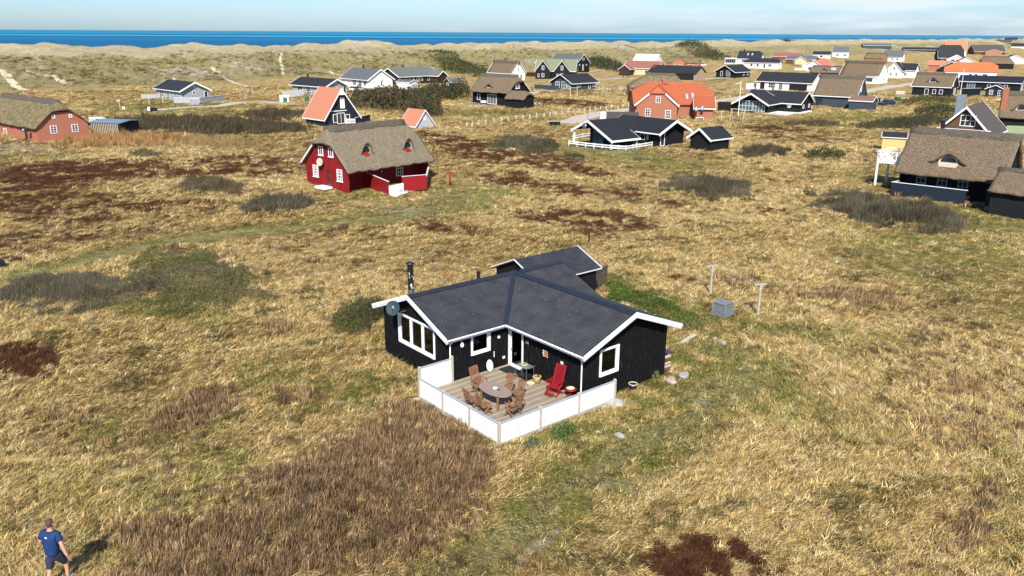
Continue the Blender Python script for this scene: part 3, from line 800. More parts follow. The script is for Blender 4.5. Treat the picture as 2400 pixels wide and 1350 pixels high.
        for i in range(1, nx): xx = x0 + wd * i / nx; bx(xx - m, z0 + fw, xx + m, z1 - fw, .012, .055)
        for i in range(1, ny): zz = z0 + ht * i / ny; bx(x0 + fw, zz - m, x1 - fw, zz + m, .012, .05)
        if sill: bx(x0 - .06, z0 - .07, x1 + .06, z0 - .002, 0, .14)
        f = mb.build(name, fm, h.root)
        p = MB(); bx(x0 + fw * .5, z0 + fw * .5, x1 - fw * .5, z1 - fw * .5, .004, .02, p)
        p.build('pane', pm, f)
        return f
    def door(h, w, cx, cy, wd=.95, ht=2.05, fm=None, glass=True, dm=None):
        q = h.wallp(w, cx, cy)
        s = q[0] if w in 'FB' else q[1]
        return h.doorl(w, s, wd, ht, fm, glass, dm)
    def doorl(h, w, s, wd=.95, ht=2.05, fm=None, glass=True, dm=None, z0=.1):
        f = h.winl(w, s, z0 + ht / 2, wd, ht, 1, 1, fm, dm or m_dpane, .1, name='door')
        return f
    def chimney(h, x, y=0, w=.5, hgt=.9, mat=None, tube=False, cap=True):
        zr = h.hr - h.sl * abs(y) - .2
        mb = MB()
        if tube:
            mb.tube((x, y, zr), (x, y, zr + hgt + .2), w / 2, n=10)
            if cap: mb.tube((x, y, zr + hgt + .26), (x, y, zr + hgt + .33), w * .8, n=10)
        else:
            mb.box(x - w / 2, y - w / 2, zr, x + w / 2, y + w / 2, zr + .2 + hgt)
            mb.box(x - w / 2 - .05, y - w / 2 - .05, zr + hgt + .0, x + w / 2 + .05, y + w / 2 + .05, zr + .12 + hgt)
        return mb.build('chimney', mat or m_brickd, h.root)
    def skylight(h, x, r, w=.7, l=1.1):
        """roof window on the camera slope, r metres (run) from the ridge"""
        sl = h.sl; mb = MB()
        def P(dx, rr, up): return (x + dx, -rr, h.hr - sl * rr + up)
        a, b = r - l / 2, r + l / 2
        for (u0, v0, u1, v1) in ((-w / 2, a, -w / 2 + .08, b), (w / 2 - .08, a, w / 2, b), (-w / 2, a, w / 2, a + .08), (-w / 2, b - .08, w / 2, b)):
            mb.prism([P(u0, v0, .02), P(u1, v0, .02), P(u1, v1, .02), P(u0, v1, .02)], (0, 0, .11))
        f = mb.build('roof_window', m_metal, h.root)
        p = MB(); p.prism([P(-w / 2 + .04, a + .04, .03), P(w / 2 - .04, a + .04, .03), P(w / 2 - .04, b - .04, .03), P(-w / 2 + .04, b - .04, .03)], (0, 0, .06)); p.build('pane', m_spane, f)
    def slope_at(h, px, py):
        """local x, run r of a photo pixel on the camera-side slope"""
        nl = np.array([0, -h.sl, 1.]); nl /= np.linalg.norm(nl)
        nw = nl[1] * h.n + nl[2] * np.array([0, 0, 1.])
        q = on_plane(px, py, h.c + np.array([0, 0, h.hr]), nw) - h.c
        return q @ h.u, -(q @ h.n)
    def eyebrow(h, px, py, w=1.6, ht=.8, mat=None, glassw=True, wide=1.9, pw=1.6):
        x, r = h.slope_at(px, py)
        r0 = r; zf = h.hr - h.sl * r0
        mb = MB(); n = 21; ks = [0, .25, .5, .75, 1]
        V = []; Fq = []; hh = ht + .25
        for i in range(n):
            t = -1 + 2 * i / (n - 1)
            prof = hh * (math.cos(t * math.pi / 2) ** pw)
            bx = t * w * wide / 2
            back = prof / h.sl
            for k in ks:
                yy = -(r0 - back * k) + (-.28 if k == 0 else 0); V.append((x + bx, yy, zf + prof * (1 - .0 * k) + .02 - .15 * (k == 0) * 0))
        m_ = len(ks)
        for i in range(n - 1):
            for k in range(m_ - 1): Fq.append((i * m_ + k, i * m_ + k + 1, (i + 1) * m_ + k + 1, (i + 1) * m_ + k))
        mb.add(V, Fq, True)
        # thickness lip under the front edge
        V2 = []; F2 = []
        for i in range(n):
            t = -1 + 2 * i / (n - 1); prof = hh * (math.cos(t * math.pi / 2) ** pw); bx = t * w * wide / 2
            V2 += [(x + bx, -r0 - .28, zf + prof + .02), (x + bx * .9, -r0 - .24, max(zf + prof - .20, zf - .28 * h.sl - .02)), (x + bx * .9, -r0 + .2, max(zf + prof - .22, zf + .0))]
        for i in range(n - 1):
            F2 += [(i * 3, i * 3 + 1, i * 3 + 4, i * 3 + 3), (i * 3 + 1, i * 3 + 2, i * 3 + 5, i * 3 + 4)]
        mb.add(V2, F2, True)
        mb.build('eyebrow_dormer', mat, h.root)
        # window inside the mouth
        f = MB(); pts = []
        for i in range(13):
            t = math.pi * i / 12; pts.append((x - math.cos(t) * w / 2 * .95, -r0 - .02, zf - .02 + math.sin(t) * ht * .95))
        f.prism(pts, (0, .05, 0)); fo = f.build('dormer_window', m_white, h.root)
        g = MB(); pts = []
        for i in range(13):
            t = math.pi * i / 12; pts.append((x - math.cos(t) * w / 2 * .8, -r0 - .04, zf + .06 + math.sin(t) * ht * .76))
        g.prism(pts, (0, .018, 0)); g.build('pane', m_dpane, fo)
        return x, r0, zf
    def P3(h, px, py, z=0.0):
        q = G(px, py, h.z + z) - h.c
        return np.array([q @ h.u, q @ h.n, z])
    def box(h, name, mat, x0, y0, z0, x1, y1, z1):
        mb = MB(); mb.box(x0, y0, z0, x1, y1, z1); return mb.build(name, mat, h.root)
m_spane = nmat('sky_pane', (.35, .42, .48), .1, .1, 1, 0, spec=.8)

def board_fence(name, label, p0, p1, z0, z1, mat, step=.14, cap=None, posts=None, th=.04, cat='fence', gaps=.012, parent=None, group=None, maxn=300):
    """upright boards between two world points, each board a part; returns the thing"""
    p0 = np.array(p0[:2]); p1 = np.array(p1[:2]); L = np.linalg.norm(p1 - p0); a = math.atan2(*(p1 - p0)[::-1])
    zb = tz1(*p0)
    t = thing(name, label, cat, (p0[0], p0[1], zb), a, group) if parent is None else parent
    me = None; n = int(L / step)
    for i in range(n):
        if me is None:
            mb = MB(); mb.box(gaps / 2, -th / 2, z0, step - gaps / 2, th / 2, z1); o = mb.build('plank', mat, t); me = o.data
        else:
            o = link(bpy.data.objects.new('plank', me), t)
        o.location = (i * step, 0, random.uniform(-.01, .01))
    mb = MB(); mb.box(0, th / 2 + .002, z0 + .1, L, th / 2 + .05, z0 + .2); mb.box(0, th / 2 + .002, z1 - .2, L, th / 2 + .05, z1 - .1); mb.build('rail', mat, t)
    if cap is not None:
        mb = MB(); mb.box(-.03, -.08, z1 + .015, L + .03, .08, z1 + .06); mb.build('cap_rail', cap, t)
    if posts is not None:
        k = max(1, int(L / 2.2)); pm = None
        for i in range(k + 1):
            if pm is None:
                mb = MB(); mb.box(-.05, -.05, -.3, .05, .05, z1 + .05); o = mb.build('post', posts, t); pm = o.data
            else: o = link(bpy.data.objects.new('post', pm), t)
            o.location = (L * i / k, th / 2 + .11, 0)
    return t
def TM(o): return Matrix.Translation(o.location) @ Matrix.Rotation(o.rotation_euler[2], 4, 'Z')
def merge(wing, main):
    A = TM(main.root).inverted() @ TM(wing.root)
    for ch in list(wing.root.children):
        m = ch.matrix_basis.copy(); ch.parent = main.root; ch.matrix_basis = A @ m
    bpy.data.objects.remove(wing.root)
WB = (m_white, .16); RG = (m_ridge, .75, .12); BL = (m_blackm, .12)

# ---- red thatched house
h = House('thatched_cottage', 'red boarded cottage with half-hipped grey thatch, two dormers and a satellite dish', (-16.1, 90.3, 42.8, 12.2, 8.9, 2.23, 6.4, .9, 1.0), hip=(.38, .38), og=.55, oe=.65, rec=1.5, wall=m_red, roof=m_thatch, thatch=True, ridge=(m_ridge, .6, .1), t=.3)
for q in ((740.4, 400), (796.7, 411)): h.win('L', *q, .95, 1.25, 3, 4, sill=True)
h.door('L', 770, 405, .95, 1.95, m_redp)
for q in ((752, 353), (775.6, 357)): h.win('L', *q, .8, .95, 2, 1, sill=True)
h.win('F', 935.6, 399, 1.0, 1.25, 3, 3)
q = h.wallp('L', 757, 379); mb = MB(); mb.lathe((0, 0, 0), [(.02, 0), (.25, .03), (.42, .10), (.44, .12), (.40, .12), (.0, .05)], 20)
o = mb.build('satellite_dish', nmat('cream_plastic', (.42, .40, .28), .5, .05), h.root); o.rotation_euler = (0, math.radians(-80), math.radians(15)); o.location = (q[0] - .35, q[1], q[2])
for px in (859, 955.6):
    py = 358 if px < 900 else 347
    h.eyebrow(px, py, 1.15, .85, m_thatch, wide=1.45, pw=.75)
    x, r = h.slope_at(px + 2, py + 8); mb = MB(); mb.prism([(x - .30, -r + .3, h.hr - h.sl * (r - .3) + .05), (x + .30, -r + .3, h.hr - h.sl * (r - .3) + .05), (x + .36, -r - .05, h.hr - h.sl * (r + .05) + .05), (x - .36, -r - .05, h.hr - h.sl * (r + .05) + .05)], (0, 0, .05)); mb.build('dormer_apron', m_redp, h.root)
for px in (858.5, 893): 
    q = h.wallp('F', px, 401); mb = MB(); mb.lathe((q[0], q[1] - .1, q[2] - .1), [(0, 0), (.09, .04), (.09, .16), (0, .2)], 8); mb.build('wall_lamp', m_white, h.root)
mb = MB(); a = h.wallp('L', 722, 352); mb.beam((-h.L / 2 + .12, h.ly + .35, h.he + .05), (-h.L / 2 + .12, h.W / 2 * .4, h.hr - h.sl * h.W / 2 * .4 - .35), .06, .16); mb.build('barge_board', m_white, h.root)
hred = h
h.cladding('L', .3, m_red); h.cladding('F', .3, m_red)
mb = MB(); mb.box(-h.lx - 1.1, -1.0, 0, -h.lx - .05, .8, .22); mb.build('door_step', m_white, h.root)
board_fence('board_fence', 'red plank screen standing out from the front of the red thatched cottage', G(864, 436), G(912, 458), .05, 1.55, m_redp, .16, m_offw)
board_fence('board_fence', 'red plank screen with pale slots at the right corner of the red cottage', G(943, 449), G(1000, 444), .05, 1.6, m_redp, .16, m_offw)
b0, b1 = G(1000, 444), h.c + h.u * h.lx - h.n * h.ly
board_fence('board_fence', 'short red plank return closing the right end of the red cottage terrace', b0, b1, .05, 1.6, m_redp, .16, m_offw)
b0, b1 = G(912, 458), G(947, 450)
t = thing('low_wall', 'white low wall piece between the two red plank screens', 'wall', (b0[0], b0[1], 0), math.atan2(b1[1] - b0[1], b1[0] - b0[0]))
mb = MB(); Lq = np.linalg.norm(b1 - b0); mb.box(.1, -.08, -.2, Lq - .1, .08, .95); mb.box(.15, -.9, -.2, Lq + .2, -.12, .14); mb.build('panel', m_plaster, t)
q = G(1055, 432); t = thing('hand_pump', 'red post with a short arm on the lawn right of the red cottage', 'pump', tuple(q))
mb = MB(); mb.box(-.07, -.07, -.2, .07, .07, 1.25); mb.build('post', m_redp, t); mb = MB(); mb.box(-.4, -.05, 1.17, .45, .05, 1.3); mb.build('arm', m_redp, t); mb = MB(); mb.tube((.02, -.1, .1), (.02, -.16, .35), .13); mb.build('bucket', m_redp, t)

# ---- A-frame with orange roof
h = House('a_frame_house', 'steep A-frame with orange roof and dark blue gable', (-32.7, 148.7, 134.7, 7.2, 7.8, 1.2, 6.5), wall=m_blue, roof=m_orangef, barge=(m_white, .28), og=.6, oe=.35, t=.12)
f = h.win('R', 799, 277, 1.6, 1.9, 2, 1); h.win('R', 785.5, 277.5, .9, 1.5); h.win('R', 815, 279, .9, 1.7)
h.win('R', 802, 241, .9, 1.9, 1, 4, m_white, m_white); h.box('gable_rail', m_white, h.lx + .02, -2.3, 2.52, h.lx + .1, 1.2, 2.66)
mb = MB(); mb.prism([(h.lx + .62, -.6, h.hr - 1.15), (h.lx + .62, .6, h.hr - 1.15), (h.lx + .62, 0, h.hr - .25)], (.04, 0, 0)); mb.build('gable_trim', m_white, h.root)
p0 = G(772, 293.5); p1 = G(833, 293.0); p2 = G(868, 284)
t = thing('terrace_railing', 'white horizontal railing in front of the orange A-frame', 'railing', (p0[0], p0[1], 0), math.atan2(p1[1] - p0[1], p1[0] - p0[0])); Lq = np.linalg.norm(p1 - p0)
for z in (.35, .65, .95): mb = MB(); mb.box(0, -.03, z, Lq, .03, z + .14); mb.build('rail', m_white, t)
for i in range(4): mb = MB(); mb.box(Lq * i / 3 - .05, .035, -.2, Lq * i / 3 + .05, .12, 1.15); mb.build('post', m_white, t)
board_fence('board_fence', 'blue-black plank screen right of the A-frame railing', p1, p2, .0, 1.2, m_blue, .2, m_white)
h = House('a_frame_shed', 'small orange-roofed A-frame shed with grey gable', (-16.9, 145.3, 134, 4.6, 4.6, .35, 3.1), wall=nmat('pale_grey_boards', (.42, .43, .45), .7, .06, 4, .2, 30, lines=[('XY', .2)]), roof=m_orangef, barge=(m_white, .2), og=.3, oe=.1, t=.1, cat='shed')
h.winl('R', 0, 1.6, .6, .8, 1, 1, m_offw, m_offw)

# ---- twin grey houses on the left
def grey_house(label, par):
    h = House('summer_house', label, par, wall=m_grey, roof=m_felt, barge=(m_white, .32), og=.7, oe=.6)
    lx = h.lx
    h.winl('F', lx - 7.3, 1.25, 2.2, 2.0, 3, 3); h.winl('F', lx - 4.4, 1.7, .8, .9); h.winl('F', lx - 1.8, 1.7, .8, .9)
    h.winl('F', lx - 11, 1.4, 2.6, 1.5, 2, 1)
    h.winl('R', -.2, 2.0, .7, .7); h.winl('R', 2.7, 1.3, .9, 1.9)
    for i, s in enumerate((-2.9, 0)): pass
    h.box('corner_board', m_white, lx - .02, -h.ly - .06, .1, lx + .06, -h.ly + .1, 2.1)
    o, r, out = h.frame('R', 0); q = h.hr - .95
    mb = MB(); mb.lathe((0, 0, 0), [(.18, 0), (.36, .0), (.36, .05), (.18, .05), (.18, 0)], 14); o = mb.build('round_vent', m_white, h.root); o.rotation_euler = (0, math.radians(90), 0); o.location = (lx + .02, 0, q)
    return h
h = grey_house('grey house with black roof alone on the lawn at the foot of the dunes', (-80.4, 202.0, 135.4, 15.5, 8.0, 2.44, 4.44)); h.chimney(-5.2, .6, .45, .5, m_white, True)
hg1 = h
a, b = G(411, 241), G(526, 236)
board_fence('picket_fence', 'long grey picket screen in front of the grey house on the left', G(408, 243), G(470, 244), .1, 1.3, m_lgrey, .25, m_white)
board_fence('picket_fence', 'grey picket screen ending in black at the right of the grey house', G(470, 244), G(527, 237), .1, 1.3, m_lgrey, .25, m_white)
board_fence('picket_fence', 'short grey picket fence at the left end of the grey house', G(332, 233), G(378, 232), .1, 1.1, m_lgrey, .25, m_white)
mb = MB(); q = G(457, 246); t = thing('crate_box', 'grey slatted bin box in front of the grey picket screen', 'box', tuple(q), .7); mb.box(-.8, -.6, 0, .8, .6, 1.4); mb.build('box', m_lgrey, t); mb = MB(); mb.box(-.85, -.65, 1.402, .85, .65, 1.46); mb.build('lid', m_white, t)
h = grey_house('grey gabled house with black roof half hidden behind the orange A-frame', (-51.4, 220.6, 131.4, 16.1, 7.9, 2.40, 4.32)); h.chimney(-5.2, .3, .5, 1.0, m_blackm, True)
a, b = G(664, 226), G(712, 224)
board_fence('board_fence', 'white terrace screen left of the black-roofed grey house', G(664, 232), G(714, 226), .3, 1.9, m_white, .3)
board_fence('board_fence', 'lower white screen beside the green bin by the road', G(656, 238), G(680, 238), .1, 1.7, m_white, .3)

# ---- white gable, logs, sheds
h = House('summer_house', 'white-gabled house with blue-grey roof left of the log house', (-44.5, 253.8, 139.1, 16.6, 9.5, 2.40, 5.46), wall=m_plaster, roof=m_feltg, barge=(m_white, .3), og=.5, oe=.6)
h.chimney(-1.5, 0, .45, .9, m_blackm, True); h.winl('R', .3, 1.4, .6, 1.6); h.winl('R', 2.6, 1.7, .45, .6); h.winl('R', -2.4, 1.7, .45, .6); h.winl('R', .1, 3.9, .35, .9)
h.winl('F', h.lx - 1.9, 1.4, 1.7, 1.3, 2, 1, m_white, m_dpane); h.winl('F', h.lx - 4.6, 1.5, 1.8, 1.9, 3, 1); h.winl('F', h.lx - 8, 1.5, 2.2, 1.9, 4, 2)
h = House('log_house', 'brown log house with long grey-green roof under the dunes', (-33.9, 274.0, 39.1, 19.1, 10.0, 2.37, 4.99), wall=m_log, roof=nmat('grey_green_roofing', (.12, .13, .115), .75, .1, 3, .25, 50), barge=(m_white, .25), og=.6, oe=.5)
h.chimney(-2.5, .5, .5, 1.0, m_blackm, True)
for s, w_ in ((-6, .5), (-4.4, .6), (-2.7, .6), (-.9, 1.0), (1.2, .5), (4.2, 1.0)): h.winl('F', s, 1.4, w_, 1.2)
w2 = House('wing', 'x', (-25.6, 276.0, 129.1, 7.0, 5.0, 2.3, 3.9), wall=m_log, roof=nmat('grey_green_roofing', (.12, .13, .115)), barge=(m_white, .25), og=.5, oe=.5); merge(w2, h)
h = House('garden_shed', 'white double-door shed beside the log house', (-30.5, 240.0, 120, 5.0, 4.4, 2.34, 2.95), wall=m_plaster, roof=m_feltg, barge=(m_white, .14), og=.2, oe=.2, cat='shed')
h.winl('F', 0, 1.1, .08, 1.9, 1, 1, m_offw, m_offw, fw=.03)
h = House('garden_shed', 'small brown shed with grey roof and twin white windows behind dark bushes', (-17.2, 240.7, 63.0, 4.2, 4.7, 2.33, 3.47), wall=m_log, roof=m_feltg, barge=(m_offw, .1), og=.2, oe=.2, cat='shed')
h.winl('L', 0, 1.7, 1.5, .9, 2, 1)

# ---- black thatched cottage in the centre
h = House('thatched_cottage', 'black cottage with brown thatch, eyebrow window and thatched porch', (-3.0, 192.9, 124.5, 11.3, 9.0, 3.05, 6.79, .1, .9), hip=(0, .38), og=.5, oe=.7, rec=.5, wall=m_blkf, roof=m_thatchb, thatch=True, ridge=(m_ridge, .7, .1))
h.win('R', 1213, 201, 1.6, 1.2, 3, 1, sill=True); h.win('R', 1223, 228, .8, 1.4); h.eyebrow(1146, 205, 1.3, .55, m_thatchb)
h.win('F', 1122, 227, .9, 1.3); h.win('F', 1153.5, 232.5, 2.6, 2.2, 6, 1); h.win('F', 1133.5, 238, 1.6, .5, 1, 1, m_white, m_white)
mb = MB(); mb.beam((h.L / 2 - .02, h.W / 2 - .1, h.he - .1), (h.L / 2 - .02, h.W / 2 * .4, h.hr - h.sl * h.W / 2 * .4 - .35), .06, .2); mb.build('barge_board', m_white, h.root)
w2 = House('wing', 'x', (1.4, 181.5, 124.5, 5.6, 4.6, 2.3, 4.0, .1, .8), hip=(0, .4), og=.35, oe=.4, wall=m_blkf, roof=m_thatchb, thatch=True); merge(w2, h)
hthb = h
a, b, c_, d = G(1095, 246), G(1142, 254), G(1222, 250), G(1268, 247)
for p, q, lb in ((a, b, 'black and white terrace railing left of the thatched porch'), (c_, d, 'black and white terrace railing right of the thatched porch')):
    t = thing('terrace_railing', lb, 'railing', (p[0], p[1], 0), math.atan2(q[1] - p[1], q[0] - p[0])); Lq = np.linalg.norm(q - p)
    for z, m_ in ((.95, m_blackm), (.1, m_blackm)): mb = MB(); mb.box(0, -.03, z, Lq, .03, z + .1); mb.build('rail', m_, t)
    n = int(Lq / 1.0)
    for i in range(n):
        mb = MB(); mb.beam((Lq * i / n, 0, .15), (Lq * (i + 1) / n, 0, .95), .03, .07); mb.beam((Lq * i / n, .045, .95), (Lq * (i + 1) / n, .045, .15), .03, .07); mb.build('cross_brace', m_white if i % 2 else m_offw, t)
        mb = MB(); mb.box(Lq * i / n - .05, -.05, -.3, Lq * i / n + .05, -.035, 1.08); mb.build('post', m_blackm, t)
# ---- houses behind it
h = House('thatched_cottage', 'white-gabled cottage with brown thatch and brick chimney under the shrubby dune', (-2.4, 294.3, 135, 12.4, 7.4, 2.49, 6.60), wall=m_plaster, roof=m_thatchb, thatch=True, ridge=RG, barge=(m_white, .2), og=.4)
h.chimney(-.5, 0, .8, .9, m_brickd); h.winl('R', 0, 3.7, .6, 1.4); h.winl('R', 1.4, 1.3, .9, 1.7); h.winl('R', -1.5, 1.4, .8, 1.2)
h = House('summer_house', 'black house with olive green roof and two white-trimmed cross gables', (15.9, 307.6, 100, 15.0, 8.0, 2.70, 6.81), wall=m_blkf, roof=m_greenroof, barge=WB, og=.4)
for s in (-4.3, 2.6):
    w2 = House('wing', 'x', tuple((np.array([15.9, 307.6]) + h.u[:2] * s - h.n[:2] * 2.6)) + (190, 6.5, 6.0, 2.7, 6.5), wall=m_blkf, roof=m_greenroof, barge=WB, og=.4, oe=.3)
    w2.winl('R', 0, 3.9, .9, 1.5, 2, 2); w2.winl('R', 0, 1.3, 1.0, 1.3, 2, 1); w2.winl('R', -1.6, 1.2, .6, 1.2); merge(w2, h)
board_fence('board_fence', 'dark board fence in front of the green-roofed black house', G(1233, 179), G(1292, 181), 0, 1.6, m_log, .6)
h = House('summer_house', 'tall black gabled house with slate grey roof behind the green roof', (24.4, 364.9, 140.8, 17.8, 8.3, 3.6, 7.3), wall=m_blkf, roof=m_feltg, barge=WB, og=.5, oe=.4)
h.winl('R', 0, 1.9, .8, 2.4, 2, 1); h.winl('R', 0, 5.4, 1.2, 1.0); h.winl('R', -2, 3, .5, .5); h.winl('R', 2, 3, .5, .5)
h = House('summer_house', 'low blue-black modern house with a glazed white-framed gable', (18.0, 247.5, 45, 12.5, 9.3, 2.03, 4.5), wall=m_slate, roof=m_felt, barge=WB, og=.8, oe=.6)
h.winl('L', -1.0, 1.5, 1.9, 2.0, 2, 2, m_white, m_tpane); h.winl('L', -3.0, 1.2, 1.2, 1.6, 2, 2, m_white, m_tpane); h.winl('L', 1.6, 1.5, 1.6, 1.8, 2, 2, m_white, m_tpane)
h.winl('F', 4.2, 1.3, .9, .9); h.winl('F', -2.5, 1.3, 1.8, .8, 2, 1); h.winl('F', 2.3, 1.2, .9, 1.8)
board_fence('board_fence', 'long slate blue terrace screen left of the glazed modern house', G(1253, 209), G(1312, 213), 0, 1.4, m_slate, .5)

# ---- black L-shaped house with white barge boards
def L15():
    a = math.radians(51); O_ = G(1377, 281.7, 4.3); U_ = np.array([math.sin(a), math.cos(a)]); V_ = np.array([math.cos(a), -math.sin(a)]); cR = O_[:2] + U_ * 13.9 + V_ * -1.0
    h = House('summer_house', 'black L-shaped house with white barge boards behind a white rail fence', (cR[0], cR[1], 141.0, 11.0, 7.4, 2.1, 3.85), wall=m_blkf, roof=m_felt, barge=(m_white, .36), og=1.0, oe=.8, tiles=.42)
    h.win('F', 1506, 320, 1.0, .9); h.win('F', 1518, 321, .3, .8); h.doorl('R', -1.85, .95, 2.05, m_white, z0=.15); h.cladding('R', .3); h.cladding('F', .3)
    pk = G(1377, 281.7, 3.85)
    w = thing('wing', 'x', 'x', (pk[0], pk[1], 0), math.pi / 2 - a); sl = .485
    class Q: root = w
    def zz(v): return 3.85 - sl * abs(v)
    def add(nm, m_, f): mb = MB(); f(mb); return mb.build(nm, m_, w)
    def poly(mb, pts, t=.1): mb.prism([(x, -v, zz(v) - t) for x, v in pts], (0, 0, t))
    add('roof', m_felt, lambda mb: (poly(mb, [(0, 0), (0, 5.2), (5.8, 5.2), (5.8, 3.1), (7.2, 3.1), (11.1, 0)]), poly(mb, [(0, 0), (11.3, 0), (11.3, -3.3), (0, -3.3)])))
    tc = MB()
    for i in range(13):
        v0, v1 = i * .42, min((i + 1) * .42, 5.2); x1 = 11.1 - v1 * 1.25 if v1 < 3.1 else 5.8
        if v1 - v0 > .05: tc.add([(0, -v0, zz(v0) + .012), (x1, -v0, zz(v0) + .012), (x1, -v1, zz(v1) + .1), (0, -v1, zz(v1) + .1), (0, -v1, zz(v1) + .005), (x1, -v1, zz(v1) + .005)], [(3, 2, 1, 0), (4, 5, 2, 3)])
    o = tc.build('tile_courses', m_felt, w, fix=False); o['kind'] = 'stuff'
    for v in (5.25, -3.35): add('barge_board', m_white, lambda mb: mb.prism([(-.05, 0, 3.93), (-.05, -v, zz(v) + .06), (-.05, -v, zz(v) - .32), (-.05, 0, 3.55)], (.05, 0, 0)))
    add('eaves_board', m_white, lambda mb: mb.box(0, -5.30, zz(5.2) - .2, 5.8, -5.21, zz(5.2) + .08)); add('eaves_board', m_white, lambda mb: mb.prism([(5.805, -3.1, zz(3.1) + .06), (5.805, -5.3, zz(5.3) + .06), (5.805, -5.3, zz(5.3) - .16), (5.805, -3.1, zz(3.1) - .16)], (.06, 0, 0)))
    def wall(mb):
        mb.prism([(2.0, -4.0, -.3), (2.0, -4.0, zz(4.0) - .12), (2.0, 0, 3.70), (2.0, 1.4, zz(1.4) - .12), (2.0, 1.4, -.3)], (3.6, 0, 0)); mb.prism([(5.62, -2.4, -.3), (5.62, -2.4, zz(2.4) - .12), (5.62, 0, 3.70), (5.62, 2.8, zz(2.8) - .12), (5.62, 2.8, -.3)], (5, 0, 0))
    add('wall', m_blkf, wall)
    f = add('window', m_slate, lambda mb: [mb.box(1.93, y0, z0, 1.998, y1, z1) for y0, y1, z0, z1 in ((-1.5, -1.4, .3, 2.6), (.7, .8, .3, 2.6), (-1.4, .7, .3, .42), (-1.4, .7, 2.48, 2.6), (-.42, -.34, .42, 2.48), (-1.4, .7, 1.4, 1.48))])
    mb = MB(); mb.box(1.97, -1.42, .4, 1.99, .72, 2.5); mb.build('pane', m_tpane, f)
    add('terrace_floor', m_blue, lambda mb: mb.box(-.3, -5.0, -.2, 2.0, 3.2, .12))
    for x, y in ((.2, 2.9), (.2, -4.9), (5.4, -4.9)): add('corner_post', m_white, lambda mb: mb.box(x, y, -.2, x + .18, y + .18, zz(y) - .11))
    mb = MB(); mb.lathe((0, 0, 0), [(.02, 0), (.3, .04), (.44, .10), (.44, .12), (0, .05)], 18); o = mb.build('satellite_dish', m_metal, w); o.rotation_euler = (0, math.radians(-78), 0); o.location = (-.3, .25, 3.0)
    add('antenna', m_metal, lambda mb: mb.tube((.05, 0, 3.8), (.05, 0, 5.2), .035))
    merge(Q, h); FOOT.append((pk[0] + 6 * math.sin(a), pk[1] + 6 * math.cos(a), a, 4, 2))
    for i, (px, py) in enumerate(((1478, 338), (1497, 337))):
        q = G(px, py); t = thing('terrace_chair', ('left' if i == 0 else 'right') + ' of the two pale metal chairs on the black house terrace', 'chair', tuple(q), .4 + i)
        mb = MB(); mb.box(-.3, -.3, .4, .3, .3, .44); mb.build('seat', m_metal, t); mb = MB()
        for k in range(4): mb.beam((-.28 + k * .18, .3, .44), (-.28 + k * .18, .4, 1.05), .03, .03)
        mb.beam((-.3, .4, 1.05), (.3, .4, 1.05), .04, .04); mb.build('backrest', m_metal, t)
        for x in (-.27, .27):
            for y in (-.27, .27): mb = MB(); mb.box(x - .02, y - .02, 0, x + .02, y + .02, .398); mb.build('leg', m_metal, t)
    pts = [G(1332, 341), G(1372, 346), G(1430, 352), G(1468, 354), G(1529, 344)]
    for k, (a, b) in enumerate(zip(pts[:-1], pts[1:])):
        t = thing('rail_fence', ['first', 'second', 'third', 'last'][k] + ' stretch from the left of the white rail fence round the black L-shaped house', 'fence', (a[0], a[1], 0), math.atan2(b[1] - a[1], b[0] - a[0]), 'white rail fence round the terrace')
        Lq = np.linalg.norm(b - a)
        for z in (.28, .58): mb = MB(); mb.box(0, -.02, z, Lq, .02, z + .15); mb.build('rail', m_white, t)
        n = max(1, round(Lq / 1.5))
        for i in range(n + (k == 3)): mb = MB(); mb.box(Lq * i / n - .05, .025, -.3, Lq * i / n + .05, .12, .78); mb.build('post', m_white, t)
    a, b = G(1344, 330), G(1388, 322)
    t = thing('rail_fence', 'short white rail fence at the far side of the black house terrace', 'fence', (a[0], a[1], 0), math.atan2(b[1] - a[1], b[0] - a[0])); Lq = np.linalg.norm(b - a)
    for z in (.35, .7): mb = MB(); mb.box(0, -.02, z, Lq, .02, z + .14); mb.build('rail', m_white, t)
    for i in range(3): mb = MB(); mb.box(Lq * i / 2 - .05, .025, -.3, Lq * i / 2 + .05, .12, .95); mb.build('post', m_white, t)
L15()
h = House('garden_shed', 'black shed with broad white barge boards right of the L-shaped house', (28.4, 118.0, 49.8, 5.2, 4.3, 1.75, 3.25), wall=m_blkf, roof=m_felt, barge=(m_white, .3), og=.45, oe=.35, cat='shed', tiles=.42)
strip('terrace_slabs', [(1545, 347), (1600, 351), (1640, 360)], 1.6, m_concrete, .07)

# ---- orange tiled brick house
h = House('brick_house', 'red brick house with orange tiled half-hipped roof and roof windows', (32.3, 170.4, 89.8, 16.5, 8.9, 2.40, 6.43, 3.4, 2.5), hip=(.42, .42), wall=m_brick, roof=m_orange, og=.4, oe=.45, tiles=.36, ridge=(m_orange, .18, .08))
w2 = House('wing', 'x', (29.2, 167.2, 192, 9.5, 8.6, 2.55, 6.15, 0, 1.0), hip=(0, .36), wall=m_brick, roof=m_orange, og=.3, oe=.35, tiles=.36, barge=(m_white, .34), ridge=(m_orange, .18, .08))
w2.win('R', 1543, 234, .95, 1.2, 2, 3); w2.win('R', 1518, 264, 1.0, 1.5, 2, 3); w2.win('R', 1565.5, 268, 1.1, 1.6, 3, 3)
merge(w2, h)
for q in ((1610, 227), (1623.5, 225)): h.skylight(*h.slope_at(*q), .6, 1.3)
w3 = House('wing', 'x', (37.5, 163.3, 98, 4.2, 7.0, 2.2, 4.2), wall=m_brick, roof=m_orange, og=.4, oe=.5, tiles=.36, barge=(m_white, .3))
for q in ((1632, 256), (1646, 254)): w3.skylight(*w3.slope_at(*q), .6, 1.2)
